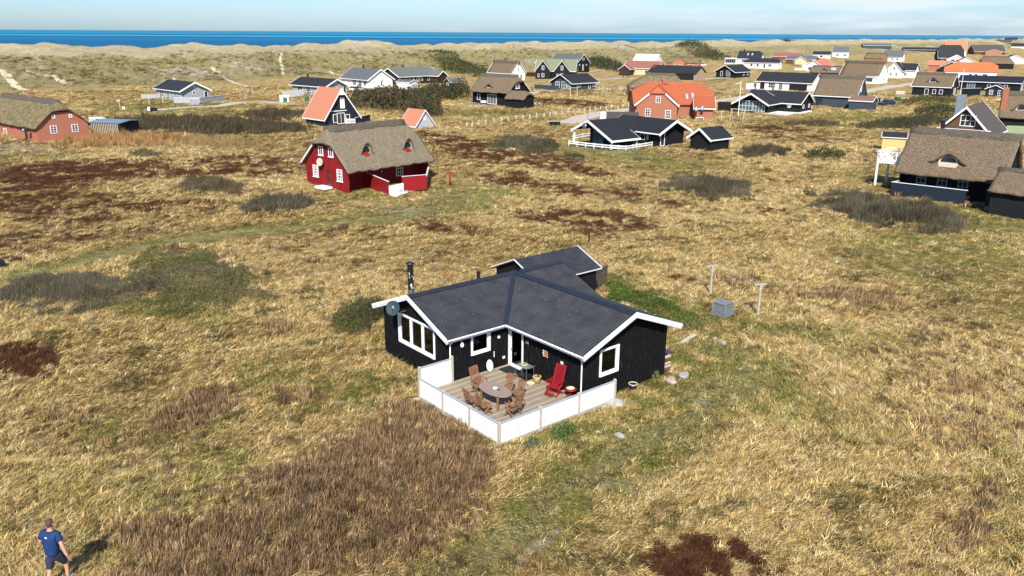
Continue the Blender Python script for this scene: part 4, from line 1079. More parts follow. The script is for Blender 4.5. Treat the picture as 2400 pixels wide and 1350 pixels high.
w3.win('F', 1640, 281, 1.4, 1.0, 3, 2); merge(w3, h)
h.win('L', 1490, 262, .5, .9); h.chimney(-1.3, 0, 1.2, .5, m_brick); 

# ---- black house with glazed gable
h = House('summer_house', 'black house with tall glazed gable and white terrace', (57.7, 180.4, 128.1, 12.9, 8.5, 2.07, 4.28), wall=m_blkf, roof=m_felt, barge=(m_white, .26), og=.5, oe=.6)
w2 = House('wing', 'x', (52.2, 176.8, 218.1, 8.6, 8.2, 2.0, 4.25), wall=m_blkf, roof=m_felt, barge=(m_white, .32), og=1.2, oe=.6)
w2.winl('R', 1.55, 1.55, 2.6, 2.1, 4, 2, m_white, m_tpane, fw=.06); w2.winl('R', -1.35, 1.55, 2.9, 2.1, 4, 2, m_white, m_tpane, fw=.06); merge(w2, h)
h.chimney(-1.5, 0, .4, .9, m_metal, True); h.win('R', 1883, 250, .9, .8, 1, 1); h.win('R', 1896, 247.5, .9, .8, 1, 1)
q = h.wallp('F', 1850, 247); mb = MB(); mb.lathe((0, 0, 0), [(0, 0), (.48, .0), (.52, .04), (.48, .08), (0, .08)], 18); o = mb.build('round_sign', m_white, h.root); o.rotation_euler = (math.radians(90), 0, 0); o.location = (q[0], q[1] - .02, q[2])
q = [G(1724, 262), G(1800, 269), G(1842, 272), G(1903, 263), G(1860, 255), G(1742, 252)]
t = thing('white_terrace', 'white low terrace platform wrapped round the glazed black house', 'terrace', tuple(q[0])); mb = MB(); mb.prism([(p[0] - q[0][0], p[1] - q[0][1], -.2) for p in q], (0, 0, .5)); mb.build('platform', m_plaster, t)
# ---- other houses, front to back
def simple(label, par, wall, roof, wins=(), hip=(0, 0), barge=WB, thatch=False, name='summer_house', chim=None, og=.4, oe=.4, ridge=None, wing=None, eb=None, t=None):
    h = House(name, label, par, hip=hip, wall=wall, roof=roof, barge=barge, thatch=thatch, ridge=ridge if ridge else (RG if thatch else None), og=og, oe=oe, t=t)
    for w in wins: h.winl(*w)
    if chim: h.chimney(*chim)
    if eb: h.eyebrow(*eb)
    return h
h = simple('long white and black house with black roof behind the glazed gable', (83.0, 251.3, 132, 17.8, 8.6, 2.38, 5.04), m_plaster, m_felt, [('F', -3.6, 1.3, 2.2, 1.5, 3, 2), ('F', -6.6, 1.1, 1.4, 2, 1, 1, m_blackm, m_blackm), ('F', -.8, 1.2, 1.3, 1.9, 2, 3), ('F', 4.6, 1.0, 5.4, 1.9, 1, 1, m_blackm, m_blackm), ('R', -1.6, 1.2, 1.4, 1.9, 1, 1, m_white, m_white)], chim=(-2.5, 1, .3, .4, m_blackm, True))
board_fence('board_fence', 'white terrace screen left of the long white and black house', G(1748, 208), G(1790, 207), 0, 1.6, m_plaster, .5)
h = simple('large steep brown thatch with slate gable and flat tiled annex', (76.2, 193.8, 126.5, 10.0, 9.4, 2.51, 6.88), m_slate, m_thatchb, [('R', -.5, 4.2, .6, 1.6), ('R', 1.4, 1.3, .8, 1.8), ('R', -2, 1.2, 1.6, 1.8, 1, 1, m_white, m_white), ('F', -3.4, 1.1, 1.6, 1.7, 2, 1, m_slate, m_dpane)], thatch=True, name='thatched_cottage', barge=(m_white, .2))
w2 = House('wing', 'x', (77.7, 184.2, 126.5, 5.2, 4.6, 2.1, 3.1), wall=m_slate, roof=nmat('brown_tiles', (.20, .12, .085), .8, .15, 6, .3), barge=WB, og=.2, oe=.2, tiles=.4); merge(w2, h)
board_fence('board_fence', 'dark slatted screen ending the tiled annex terrace beside the parked car', G(2018, 238), G(2062, 241), 0, 1.2, m_blkf, .4)
h = simple('white-gabled thatched house rising behind the black roofs', (123.0, 293.7, 135.0, 14.2, 8.8, 2.37, 7.25), m_plaster, m_thatchb, [('R', 0, 4.6, .7, 1.2), ('R', .2, 1.4, .8, 2.0), ('R', 2, 1.4, .6, 1.0), ('R', -2, 1.4, .6, 1.0), ('F', 2.2, 1.1, 5, 1.1, 1, 1, m_slate, m_slate)], thatch=True, name='thatched_cottage', barge=(m_white, .2))
h = simple('white house with steep dark cross gables right of the thatched white gable', (154.0, 330.0, 128, 9.5, 7.1, 2.8, 5.4), m_plaster, m_felt, [('F', 1, 1.3, 1.2, 1.2, 2, 1), ('R', 0, 1.4, 1.2, 1.4, 2, 1)])
w2 = House('wing', 'x', (149.0, 327.0, 215, 7.0, 6.5, 2.6, 6.0), wall=m_plaster, roof=m_felt, barge=WB); w2.winl('R', 0, 3.6, .8, 1.2, 2, 1); w2.winl('R', 1, 1.4, .8, 1.2, 2, 1); w2.winl('R', -1, 1.4, .8, 1.2, 2, 1); merge(w2, h)
h = simple('low hipped brown thatch with eyebrow and flat skylight', (116.5, 311.2, 112.8, 12.6, 9.0, 2.64, 4.93, 1.2, 1.0), m_brown, m_thatchb, [('F', -2, 1.2, 2, 1.2)], hip=(.4, .4), thatch=True, name='thatched_cottage', barge=None, eb=(1931, 166, 1.4, .6, m_thatchb))
h.skylight(2.2, 2.2, 2.0, 1.9)
h = simple('dark mansard-like house with two roof lights and a glazed sunroom', (134.5, 477.6, 119.9, 14.0, 8.1, 2.61, 6.84, 0, 2.3), m_plaster, m_felt, [('F', -3, 1.4, 2, 1.4, 2, 1), ('F', 2, 1.4, 1.4, 1.4)], hip=(0, .4), chim=(-4, 0, .7, .8, m_blackm))
h.skylight(-1.2, 1.8, .9, 1.2); h.skylight(1.2, 1.8, .9, 1.2)
w2 = House('wing', 'x', (124.5, 480.0, 119.9, 7, 6, 2.6, 2.9), wall=nmat('glasshouse_white', (.5, .55, .55), .4, .1), roof=m_plaster, barge=None, og=.2, oe=.2); w2.winl('F', 0, 1.3, 6, 2.2, 5, 1); merge(w2, h)
h = simple('long white bungalow with dark hipped roof', (121.6, 409.9, 120.7, 17.7, 7.1, 2.68, 4.79, 3.2, 2.5), m_plaster, m_felt, [('F', -4.6, 1.5, 1.2, 1.3), ('F', -1.6, 1.5, 1.2, 1.3), ('F', 1.6, 1.2, 1, 2.0), ('F', 4.2, 1.5, 1.6, 1.1, 2, 1)], hip=(.6, .6))
h = simple('small black house with white barge boards facing the scrub', (85.2, 324.8, 45, 13, 9.2, 2.03, 4.6), m_blkf, m_felt, [('L', -1.2, 1.6, 1.6, 2.0, 2, 2), ('L', 1.6, 1.4, 1.0, 1.8), ('F', 1, 1.2, 1.0, 1.0), ('F', 4, 1.3, 1.4, 1.2, 2, 1)], og=.8, oe=.6)
h = simple('long low house with black roof and pale brick end', (59.9, 306.8, 131.8, 20.0, 7.7, 2.51, 4.85), nmat('pale_brick', (.33, .25, .17), .85, .2, 10, .4, 30), m_felt, [('F', 5.2, 1.1, 7.5, 2.1, 1, 1, m_blackm, m_blackm)], barge=BL, chim=(-9.0, -1.2, .9, .5, m_brickd))
h = simple('low fully hipped mossy thatch behind the orange tiled roof', (38.4, 224.0, 92.4, 15.6, 8.9, 2.42, 5.79, 5.0, 3.0), nmat('tan_brick', (.36, .26, .18), .85, .2, 10, .4, 30), m_thatchm, [('F', -4.6, 1.2, 2.2, 1.3, 1, 1, m_white, m_brown)], hip=(1, 1), thatch=True, name='thatched_cottage', barge=None)
h = simple('rust red roofed bungalow with a small porch gable', (53.2, 341.0, 123.4, 15.5, 8.2, 2.58, 5.33), m_cream, m_rust, [('F', 3, 1.2, 2, 1.4, 2, 1)])
w2 = House('wing', 'x', (45.5, 337.0, 205, 6.0, 5.2, 2.2, 4.0), wall=m_log, roof=m_rust, barge=(m_offw, .2)); merge(w2, h)
board_fence('board_fence', 'pale picket fence below the rust red roof', G(1472, 168), G(1512, 170), 0, 1.2, m_offw, .6)
h = simple('house with cream metal roof behind the rust red one', (67.5, 423.0, 125.1, 13.0, 8.0, 2.67, 6.10), m_plaster, nmat('cream_roof', (.52, .52, .44), .6, .05), [('R', 0, 3.8, .8, 1.2)])
h = simple('red brick gable house with mossy thatched wing', (82.1, 406.1, 110, 16.5, 8.0, 2.72, 5.33, 2.1, 2.2), m_brick, m_thatchm, [('F', 4, 1.3, 2, 1.2, 2, 1)], hip=(.5, .5), thatch=True, name='thatched_cottage', barge=None, chim=(4, 0, .8, 1.0, m_brick))
w2 = House('wing', 'x', (79.0, 401.0, 195, 8.0, 7.0, 2.6, 5.6, 0, .8), hip=(0, .3), wall=m_brick, roof=m_thatchm, thatch=True, barge=None, og=.15); w2.winl('R', 1.0, 1.4, 1.0, 1.4, 2, 1); w2.winl('R', -1.4, 1.4, .9, 1.4, 2, 1); merge(w2, h)
h = simple('brown boarded house with grey roof and yellow gable', (162.0, 472.5, 125.3, 16.6, 8.1, 2.60, 4.55), m_brown, m_feltg, [('F', -3, 1.3, 1.5, 1.5, 2, 1), ('F', 3, 1.2, 1, 1.9)])
w2 = House('wing', 'x', (160.0, 466.0, 215, 7, 7, 2.5, 4.4), wall=m_cream, roof=m_feltg, barge=(m_offw, .2)); merge(w2, h)
simple('tiny white boat shed in front of the brown boarded house', (148.0, 420.0, 215, 4, 7.0, 1.2, 2.2), m_plaster, m_plaster, name='garden_shed')
simple('far rust red roof behind the brown boarded house', (172.0, 530.0, 125, 18, 8.1, 2.6, 5.0), m_brickd, m_rust)
h = simple('white and grey house with coral red roof', (139.2, 381.7, 45.9, 13.0, 7.7, 2.68, 4.97), m_plaster, nmat('coral_roof', (.52, .14, .10), .7, .1), [('L', 1.6, 1.3, 1.6, 1.4, 2, 1), ('L', -1.4, 1.3, 1.6, 1.4, 2, 1), ('F', 0, 1.3, 2, 1.2)])
board_fence('board_fence', 'white terrace screen left of the coral roofed house', G(1862, 164), G(1890, 165), 0, 1.0, m_plaster, .6)
simple('far grey roofed house standing high on the dune', (234.0, 603.4, 113.2, 11.4, 8.0, 3.89, 7.67), m_plaster, m_feltg, [('F', -2, 2, 2, 1.2), ('F', 3, 2, 2, 1.2)])
simple('small white house with black roof left of the far grey one', (214.0, 585.0, 118, 12, 7, 2.6, 4.8), m_plaster, m_felt, [('F', 0, 1.4, 2, 1.2)])
h = simple('grey roofed house with white gable and red garden shed', (241.2, 534.7, 125.8, 12.5, 8.1, 2.53, 6.58), m_plaster, m_feltg, [('F', -3, 1.3, 1, 1.2), ('F', 0, 1.3, 1, 1.2), ('F', 3, 1.3, 1, 1.2), ('R', 0, 4, 1, 1.2)])
simple('dark red square shed right of the far grey roofed house', (268.0, 530.0, 100, 5, 4.5, 2.6, 2.9), m_rust, m_rust, name='garden_shed')
simple('brown thatch with red brick gable between the two far grey roofs', (215.0, 500.0, 130, 12, 9, 2.6, 5.6, .5, .5), m_brick, m_thatchm, hip=(.3, .3), thatch=True, name='thatched_cottage', barge=None)
simple('long low blue and grey house far on the dunes', (343.0, 800.0, 100, 26, 9, 2.6, 4.6), m_slate, m_feltg)
simple('long low black house right of the far blue one', (385.0, 800.0, 100, 32, 9, 2.6, 4.8), m_blkf, m_felt)
h = simple('big black house with tall mansard and white glazed porch', (261.7, 506.5, 105, 14.5, 10.1, 2.94, 10.4, 2.0, 2.0), m_blkf, m_felt, [('F', -4, 2, 2, 1.5, 2, 1)], hip=(.4, .4))
w2 = House('wing', 'x', (262.0, 500.0, 200, 9, 10, 2.4, 5.0), wall=m_plaster, roof=m_felt, barge=(m_white, .4)); w2.winl('R', 1, 1.5, 2, 2, 2, 1, m_white, m_dpane); w2.winl('R', -1.6, 1.5, 2, 2, 2, 1, m_white, m_dpane); merge(w2, h)
simple('tall far house with salmon tiled roof behind the black mansard', (355.0, 680.0, 110, 16, 12, 4, 11.5), m_plaster, nmat('salmon_tiles', (.50, .17, .10), .7, .1))
simple('wide far house with brown roof and small brick porch gable', (414.0, 740.0, 97, 26, 16, 2.6, 8.0), m_brown, m_feltb)
w_ = simple('brick porch gable in front of the wide brown roof', (412.0, 727.0, 187, 6, 14, 2.2, 4.4), m_brick, m_feltb)
simple('small black gabled house between red roofs', (199.0, 382.0, 205, 9, 9.5, 2.3, 4.6), m_blkf, m_felt, [('R', -1.8, 1.4, 1.4, .9), ('R', 1.8, 1.4, 1.4, .9)])
simple('orange roof behind the small black gabled house', (199.9, 392.5, 115.6, 12.2, 8.0, 2.64, 4.67, 0, 2.5), m_brick, nmat('faded_orange_tiles', (.48, .18, .10), .7, .1), hip=(0, .5), barge=None)
h = simple('large bright orange hipped roof', (178.3, 327.8, 113.9, 18.4, 10.0, 2.63, 5.94, 4.3, 2.4), m_plaster, nmat('bright_orange_tiles', (.60, .13, .045), .65, .12, 4, .2), [('F', 0, 1.3, 1, 1.2), ('F', 2, 1.3, 1, 1.2), ('F', 5, 1.3, 1.6, 1.2, 2, 1)], hip=(.6, .3), barge=None, chim=(-4.5, 0, .8, .8, m_brick))
h = simple('wide rounded brown thatch right of the orange hipped roof', (243.6, 424.5, 115.5, 15.5, 10, 2.60, 6.0, 1.5, 2.5), m_blkf, m_thatchb, hip=(.6, .9), thatch=True, name='thatched_cottage', barge=None)
simple('small far gable with white infill and red flue', (296.0, 500.0, 195, 9, 13, 2.4, 5.0), m_plaster, m_felt, chim=(3, 0, .8, .8, m_rust))
simple('white glazed house with black half roof before the thatch', (236.0, 440.0, 200, 8, 13, 2.0, 5.0), m_plaster, m_felt, [('R', 1, 1.4, 4, 1.2, 4, 1)])
h = simple('brown thatch with arched eyebrow window and black walls', (116.5, 230.4, 129.3, 10.2, 9.5, 2.58, 6.05), m_blkf, m_thatchb, [('F', -1.0, 1.2, 1.0, 1.6), ('F', .9, 1.3, .9, 1.2), ('F', 2.6, 1.3, .9, 1.2), ('R', .6, 1.3, .6, 1.8), ('R', 2.0, 1.2, .7, 2.0), ('R', -1.2, 3.4, .7, 1.4)], thatch=True, name='thatched_cottage', eb=(2186, 192, 1.9, .95, m_thatchb), barge=(m_white, .2))
t = thing('picket_fence', 'white ornate picket gate left of the arched-eyebrow thatch', 'fence', tuple(G(2100, 223)), .1); mb = MB()
for i in range(8): mb = MB(); mb.box(i * .33 - .03, -.03, 0, i * .33 + .06, .03, 1.1); mb.build('picket', m_white, t)
mb = MB(); mb.box(-.1, .032, .3, 2.6, .07, .42); mb.box(-.1, .032, .85, 2.6, .07, .97); mb.build('rail', m_white, t)
h = simple('long black house with low black roof at the right edge', (144.8, 253.0, 130.4, 17.5, 7.1, 2.62, 4.37), m_blkf, nmat('blue_black_roof', (.014, .016, .026), .6, .1), [('F', -4.8, 1.3, 2.2, 1.9, 3, 1, m_offw, m_tpane), ('F', 4.5, 1.5, 1.0, .9), ('F', 0, 1.3, .9, 1.4), ('R', 0, 1.2, 2.5, 1.8, 2, 1)], og=.6, oe=.5)
board_fence('board_fence', 'black terrace screen below the long black house', G(2252, 227), G(2296, 226), 0, 2.2, m_blkf, .5, m_white)
h = simple('tiny blue-black shed with two white windows', (131.7, 227.1, 42.6, 3.6, 5.1, 2.1, 3.2), m_blue, m_felt, [('L', .9, 1.2, .9, 1.3, 2, 3), ('L', -1.2, 1.1, .9, 1.5, 2, 2), ], name='garden_shed', og=.3, oe=.3)
simple('dark hipped house behind the long black one', (215.0, 330.0, 128, 18, 8, 2.6, 4.8), m_blkf, m_felt, [('F', -4, 1.3, .6, 1.8), ('F', -2, 1.3, .6, 1.8), ('F', 1, 1.3, 1.4, 1.4)])
simple('grey roofed annex at the right edge behind the black roofs', (187.0, 296.0, 128, 9, 8, 2.6, 4.8), m_blkf, m_feltg)
simple('orange roof at the right edge beyond the grey annex', (262.0, 400.0, 128, 12, 8, 2.6, 5.2), m_brick, nmat('faded_orange_tiles', (.48, .18, .10)))
simple('white gable with black roof at the far right edge', (300.0, 460.0, 215, 9, 9, 2.6, 5.2), m_plaster, m_felt)
for k, (q, lb, rm) in enumerate([((2368, 101), 'far dark roofed house on the horizon slope at right', m_felt), ((2392, 110), 'far black house with white band at the right edge', m_felt), ((2375, 92), 'farthest red roofed house near the horizon at right', m_rust), ((2392, 90), 'faded red roof at the far right end of the horizon', m_rust), ((2350, 106), 'far brown roof left of the dark roofed horizon house', m_feltb), ((2330, 93), 'tiny far house with red roof on the horizon', m_rust)]):
    g = G(q[0], q[1], 2.0); 
    simple(lb, (g[0], g[1], 118, 22, 10, 2.6, 6.5), m_plaster if k in (1, 2) else m_brown, rm)

# ---- brick thatched farmhouse on the left edge
h = House('thatched_cottage', 'herringbone brick cottage with mossy thatch at the left edge', (-77.0, 132.0, 129.9, 23.2, 8.4, 1.99, 5.83, 1.5, 1.2), hip=(.35, .35), og=.4, oe=.5, wall=m_brickh, roof=m_thatchm, thatch=True, ridge=(m_ridge, .7, .1))
h.win('R', 125.5, 303.5, .95, 1.15, 2, 3); h.win('R', 175.5, 300, .95, 1.15, 2, 3)
for q in ((125, 273.5), (165, 271.5)): h.win('R', *q, .5, .5, 1, 1, fw=.14)
h.win('F', 14, 315, 1.2, 1.9, 2, 2); h.doorl('F', h.lx - 4.4, .9, 1.9, m_blackm); h.chimney(1.2, 0, .8, .8, m_brick)
for px in (60, 75): pass
a = h.c + h.u * (h.lx - 2.2) - h.n * (h.ly + .9)
t = thing('satellite_dish', 'dark satellite dish on a pole before the mossy thatch', 'satellite dish', (a[0], a[1], 0)); mb = MB(); mb.tube((0, 0, -.3), (0, 0, 1.6), .05); mb.build('pole', m_blackm, t); mb = MB(); mb.lathe((0, 0, 0), [(0, 0), (.3, .05), (.42, .12), (.3, .06), (0, .01)], 16); o = mb.build('dish', m_blackm, t); o.rotation_euler = (math.radians(75), 0, 0); o.location = (0, -.1, 1.8)
# carport with slatted side and the van
a = G(267, 317)
h = House('carport', 'dark slatted carport with a pale flat roof beside the brick cottage', (-80.0, 147.0, 100, 5.6, 5.0, 2.05, 2.25), wall=m_blkf, roof=m_steel, og=.15, oe=.15, cat='carport')
g = G(262, 316); h.root.location = (g[0], g[1] + 1.5, 0); FOOT[-1] = (g[0], g[1] + 1.5, h.azr, 2.8, 2.5)
me = None
for i in range(16):
    if me is None: mb = MB(); mb.box(-.07, -.04, .1, .07, -.005, 1.95); o = mb.build('slat', m_wood, h.root); me = o.data
    else: o = link(bpy.data.objects.new('slat', me), h.root)
    o.location = (-2.4 + i * .3, -h.ly, 0)

# ---- big thatch at the right
h = House('thatched_cottage', 'large black cottage with brown thatch, arched dormer and white corner balcony', (46.6, 84.6, 131.4, 10.3, 8.9, 2.40, 6.58), og=.5, oe=.7, rec=.9, wall=m_blkf, roof=m_thatchb, thatch=True, ridge=(m_ridge, .62, .1), t=.34)
h.win('F', 2160, 417, .95, 1.1, 2, 2, m_steel, sill=True); h.win('F', 2209, 424, .95, 1.1, 2, 2, m_steel, sill=True); h.win('F', 2257, 432, .95, 1.6, 2, 3, m_steel)
h.eyebrow(2222, 382, 1.9, .72, m_thatchb)
x, r = h.slope_at(2222, 385); mb = MB(); mb.prism([(x - 1.0, -r + .1, h.hr - h.sl * (r - .1) + .05), (x + 1.0, -r + .1, h.hr - h.sl * (r - .1) + .05), (x + .8, -r - .35, h.hr - h.sl * (r + .35) + .05), (x - .8, -r - .35, h.hr - h.sl * (r + .35) + .05)], (0, 0, .05)); mb.build('dormer_apron', m_wood, h.root)
mb = MB(); mb.beam((h.L / 2 - .1, -h.ly, h.he + .1), (h.L / 2 - .1, -.2, h.hr - .6), .05, .2); mb.build('barge_board', m_white, h.root)
w2 = House('wing', 'x', (48.3, 75.2, 131.4, 5.5, 7.0, 2.3, 4.0), og=.3, oe=.5, wall=m_blkf, roof=m_thatchb, thatch=True, ridge=(m_ridge, .5, .08), t=.3); merge(w2, h)
hbig = h
h.cladding('F', .3)
# balcony on posts at the left gable
lx, ly = h.lx, h.ly
t = thing('balcony', 'white balcony with cross-braced railing on tall posts at the left gable', 'balcony', tuple(h.c), h.rz)
bx0, bx1, by0, by1, bz = -lx - 3.0, -lx - .1, -2.0, 1.9, 2.9
mb = MB(); mb.box(bx0, by0, bz - .15, bx1, by1, bz); mb.build('floor', m_white, t)
for (x, y) in ((bx0 + .1, by0 + .1), (bx0 + .1, by1 - .1), (bx1 - .3, by0 + .1), (bx1 - .3, by1 - .1)): mb = MB(); mb.box(x - .09, y - .09, -.4, x + .09, y + .09, bz - .152); mb.build('post', m_white if y < 0 and x < -lx - 2 else m_offw, t)
def cross_rail(p, q, n):
    p = Vector(p); q = Vector(q)
    for i in range(n):
        a = p.lerp(q, i / n); b = p.lerp(q, (i + 1) / n)
        mb = MB(); mb.beam(a + Vector((0, 0, .12)), b + Vector((0, 0, .95)), .04, .07); mb.beam(a + Vector((0, 0, .95)), b + Vector((0, 0, .12)), .03, .06); mb.build('cross_brace', m_white, t)
        mb = MB(); mb.box(a.x - .045, a.y - .045, bz, a.x + .045, a.y + .045, bz + 1.08); mb.build('baluster', m_white, t)
    mb = MB(); mb.beam(p + Vector((0, 0, 1.08)), q + Vector((0, 0, 1.08)), .1, .06); mb.beam(p + Vector((0, 0, .1)), q + Vector((0, 0, .1)), .06, .06); mb.build('hand_rail', m_white, t)
cross_rail((bx0, by0, bz), (bx1, by0, bz), 3); cross_rail((bx0, by0, bz), (bx0, by1, bz), 4); cross_rail((bx0, by1, bz), (bx1, by1, bz), 3)
p_ = [G(2086, 457), G(2262, 479)]
board_fence('board_fence', 'long blue-black terrace fence with white cap before the large cottage', p_[0], p_[1], .0, 1.35, m_blue, .19, m_white)
pw = h.c + h.u * (-lx) - h.n * ly
board_fence('board_fence', 'short blue-black fence return to the cottage wall with white cap', pw, p_[0], .0, 1.35, m_blue, .19, m_white)
board_fence('board_fence', 'blue-black fence stretch at the right edge below the thatched annex', G(2306, 487), G(2420, 503), .0, 1.6, m_blue, .19, m_white)
g = G(2282, 488); t = thing('wooden_ramp', 'small brown wooden step platform in the gap of the blue-black fence', 'steps', tuple(g), -.45)
for i in range(6): mb = MB(); mb.box(-.8, i * .22 - .3, .25 - i * .0, .8, i * .22 - .12, .30); mb.build('board', m_brown, t)
mb = MB(); mb.box(-.8, -.36, -.2, -.7, -.31, .5); mb.build('post', m_postw, t)
g = G(2133, 438); t = thing('patio_chair', 'small white patio chairs behind the blue-black fence', 'chair', tuple(g), .3)
mb = MB(); mb.box(-.3, -.25, .4, .3, .25, .45); mb.build('seat', m_white, t); mb = MB(); mb.box(-.3, .2, .452, .3, .25, .95); mb.build('backrest', m_white, t)
for x in (-.26, .26):
    for y in (-.22, .2): mb = MB(); mb.box(x - .02, y - .02, 0, x + .02, y + .02, .398); mb.build('leg', m_white, t)
h = House('garden_shed', 'small yellow shed with black corrugated roof behind the white balcony', (54.6, 117.2, 115, 3.3, 3.2, 2.15, 2.75), wall=nmat('yellow_boards', (.55, .42, .16), .7, .05, 3), roof=m_felt, barge=(m_white, .08), og=.15, oe=.15, cat='shed')
g = G(2060, 362); t = thing('picnic_bench', 'old wooden picnic bench left of the balcony', 'bench', tuple(g), .2)
mb = MB(); mb.box(-.8, -.35, .68, .8, .35, .74); mb.build('tabletop', m_wood, t); mb = MB(); mb.box(-.8, -.75, .4, .8, -.5, .45); mb.build('seat', m_wood, t); mb = MB(); mb.box(-.8, .5, .4, .8, .75, .45); mb.build('seat', m_wood, t)
for x in (-.6, .6): mb = MB(); mb.beam((x, -.7, 0), (x, -.2, .67), .05, .1); mb.beam((x, .7, 0), (x, .2, .67), .05, .1); mb.build('leg', m_wood, t)
# steep dark roof behind
h = House('summer_house', 'steep dark gabled house with white balustraded gable and steel chimney', (64.4, 115.5, 38.6, 11.6, 7.4, 3.1, 6.9), wall=m_brown, roof=m_feltb, barge=(m_white, .3), og=.7, oe=.4)
h.win('L', 2269, 283, 1.9, 1.5, 3, 2)
for i in range(17):
    y = -3.0 + i * .37
    mb = MB(); mb.box(-h.lx - .62, y - .04, 2.9, -h.lx - .56, y + .06, 3.75); mb.build('baluster', m_white, h.root)
h.box('hand_rail', m_white, -h.lx - .66, -3.3, 3.76, -h.lx - .5, 3.3, 3.88); h.box('balcony_floor', m_white, -h.lx - .7, -3.4, 2.75, -h.lx, 3.4, 2.89)
mb = MB(); mb.box(-h.lx + .3, .55, 5.2, -h.lx + 1.3, 1.55, 8.3); mb.build('chimney', m_steel, h.root)
g = G(2166, 300); t = thing('stove_pipe', 'tall dark flue pipe standing behind the big thatched roof', 'chimney pipe', (g[0] - 1, g[1] - 8, 0)); mb = MB(); mb.tube((0, 0, -.2), (0, 0, 5.6), .22, .22, 12); mb.tube((0, 0, 5.6), (0, 0, 6.6), .24, .24, 12); mb.build('pipe', m_blackm, t)
t.location = (49.9, 95.5, 0)
h = House('thatched_cottage', 'brown thatch with brick chimney and round window at the right edge', (91.5, 145.2, 120.9, 11, 9.0, 2.38, 6.53), wall=m_blkf, roof=m_thatchb, thatch=True, ridge=RG, og=.4, oe=.6, barge=None)
x, r = h.slope_at(2352, 250); mb = MB(); mb.box(x - .45, -r - .45, 2.5, x + .45, -r + .45, 7.3); mb.build('chimney', m_brick, h.root); h.eyebrow(2392, 258, 1.6, .8, m_thatchb)
board_fence('board_fence', 'pale green board fence below the brick-chimney thatch', G(2355, 318), G(2420, 320), 0, 1.6, nmat('pale_green_boards', (.25, .30, .17), .8, .1), .2)
# ================================================================== the main house and its deck
P0 = G(1170, 1048)
AZB = math.radians(50.2)
RZ0 = math.pi / 2 - AZB           # local x = B direction (away to the right), local y = A direction (away to the left)
ROOT_LOC = (P0[0], P0[1], 0.0)
eB = np.array([math.sin(AZB), math.cos(AZB), 0]); eA = np.array([-math.cos(AZB), math.sin(AZB), 0])
def MW(x, y, z=0.): return np.array([P0[0], P0[1], 0]) + eB * x + eA * y + np.array([0, 0, z])
for cx, cy, hl, hw in ((3.35, 2.9, 3.35, 2.9), (8.1, 4.7, 2.9, 4.1), (6.4, 8.7, 4.8, 2.95)):
    c = MW(cx, cy); FOOT.append((c[0], c[1], AZB, hl + .05, hw + .05))
house = thing('summer_house', 'black boarded house with corrugated roof in the foreground, deck in its corner', 'house', ROOT_LOC, RZ0)
ZR, ZE, XR, YR = 3.88, 2.60, 8.1, 8.77           # ridge and eave heights, ridge lines
SL = (ZR - ZE) / 3.27
def roofz(r): return ZR - SL * r
m_corr = nmat('grey_corrugated_sheet', (.020, .021, .025), .65, .18, 1.4, .25, 60, col2=(.042, .044, .050), spec=.3)
m_flash = nmat('blue_grey_flashing', (.016, .021, .028), .45, .15, 3, .1, 40, spec=.5)
m_soff = nmat('dark_soffit', (.015, .015, .016), .8, .2)
# --- corrugated sheets
def sheets(kind, lo, hi):
    """kind: S1/S1b/S2 run along x (ridge y=YR), S3/S4 run along y (ridge x=XR)"""
    wl_ = .177; seg = 6; dt = wl_ / seg; nt = 6 * seg
    t0 = lo
    while t0 < hi - 1e-6:
        for (ra, rb, up_) in ((0.08, 1.16, .0), (1.10, 2.24, .0), (2.18, 3.30, .0)):
            V = []; F_ = []
            k = 0
            for j in range(nt + 1):
                t = min(t0 + j * dt, hi)
                if kind == 'S1': rmax = XR - t
                elif kind == 'S1b': rmax = t - XR
                elif kind == 'S3' or kind == 'S4': rmax = YR - t
                else: rmax = 99
                a = ra; b = min(rb, rmax)
                if b < a: b = a
                zo = .030 * math.sin(2 * math.pi * t / wl_)
                for r, lift in ((a, .030), (b, .045 if b > rb - .01 else .038)):
                    z = roofz(r) + zo + lift
                    if kind in ('S1', 'S1b'): V.append((t, YR - r, z))
                    elif kind == 'S2': V.append((t, YR + r, z))
                    elif kind == 'S3': V.append((XR - r, t, z))
                    else: V.append((XR + r, t, z))
                k += 1
                if t >= hi: break
            for j in range(k - 1):
                a0, b0, a1, b1 = V[2 * j], V[2 * j + 1], V[2 * j + 2], V[2 * j + 3]
                if abs(a0[0] - b0[0]) + abs(a0[1] - b0[1]) < 1e-5 and abs(a1[0] - b1[0]) + abs(a1[1] - b1[1]) < 1e-5: continue
                F_.append((2 * j, 2 * j + 2, 2 * j + 3, 2 * j + 1))
            if F_:
                mb = MB(); mb.add(V, F_, True); mb.build('roof_sheet', m_corr, house, fix=False)
        t0 += nt * dt
sheets('S1', 1.36, 8.1); sheets('S1b', 8.1, 11.45); sheets('S2', 1.36, 11.45); sheets('S3', .14, 8.77); sheets('S4', .14, 8.77)
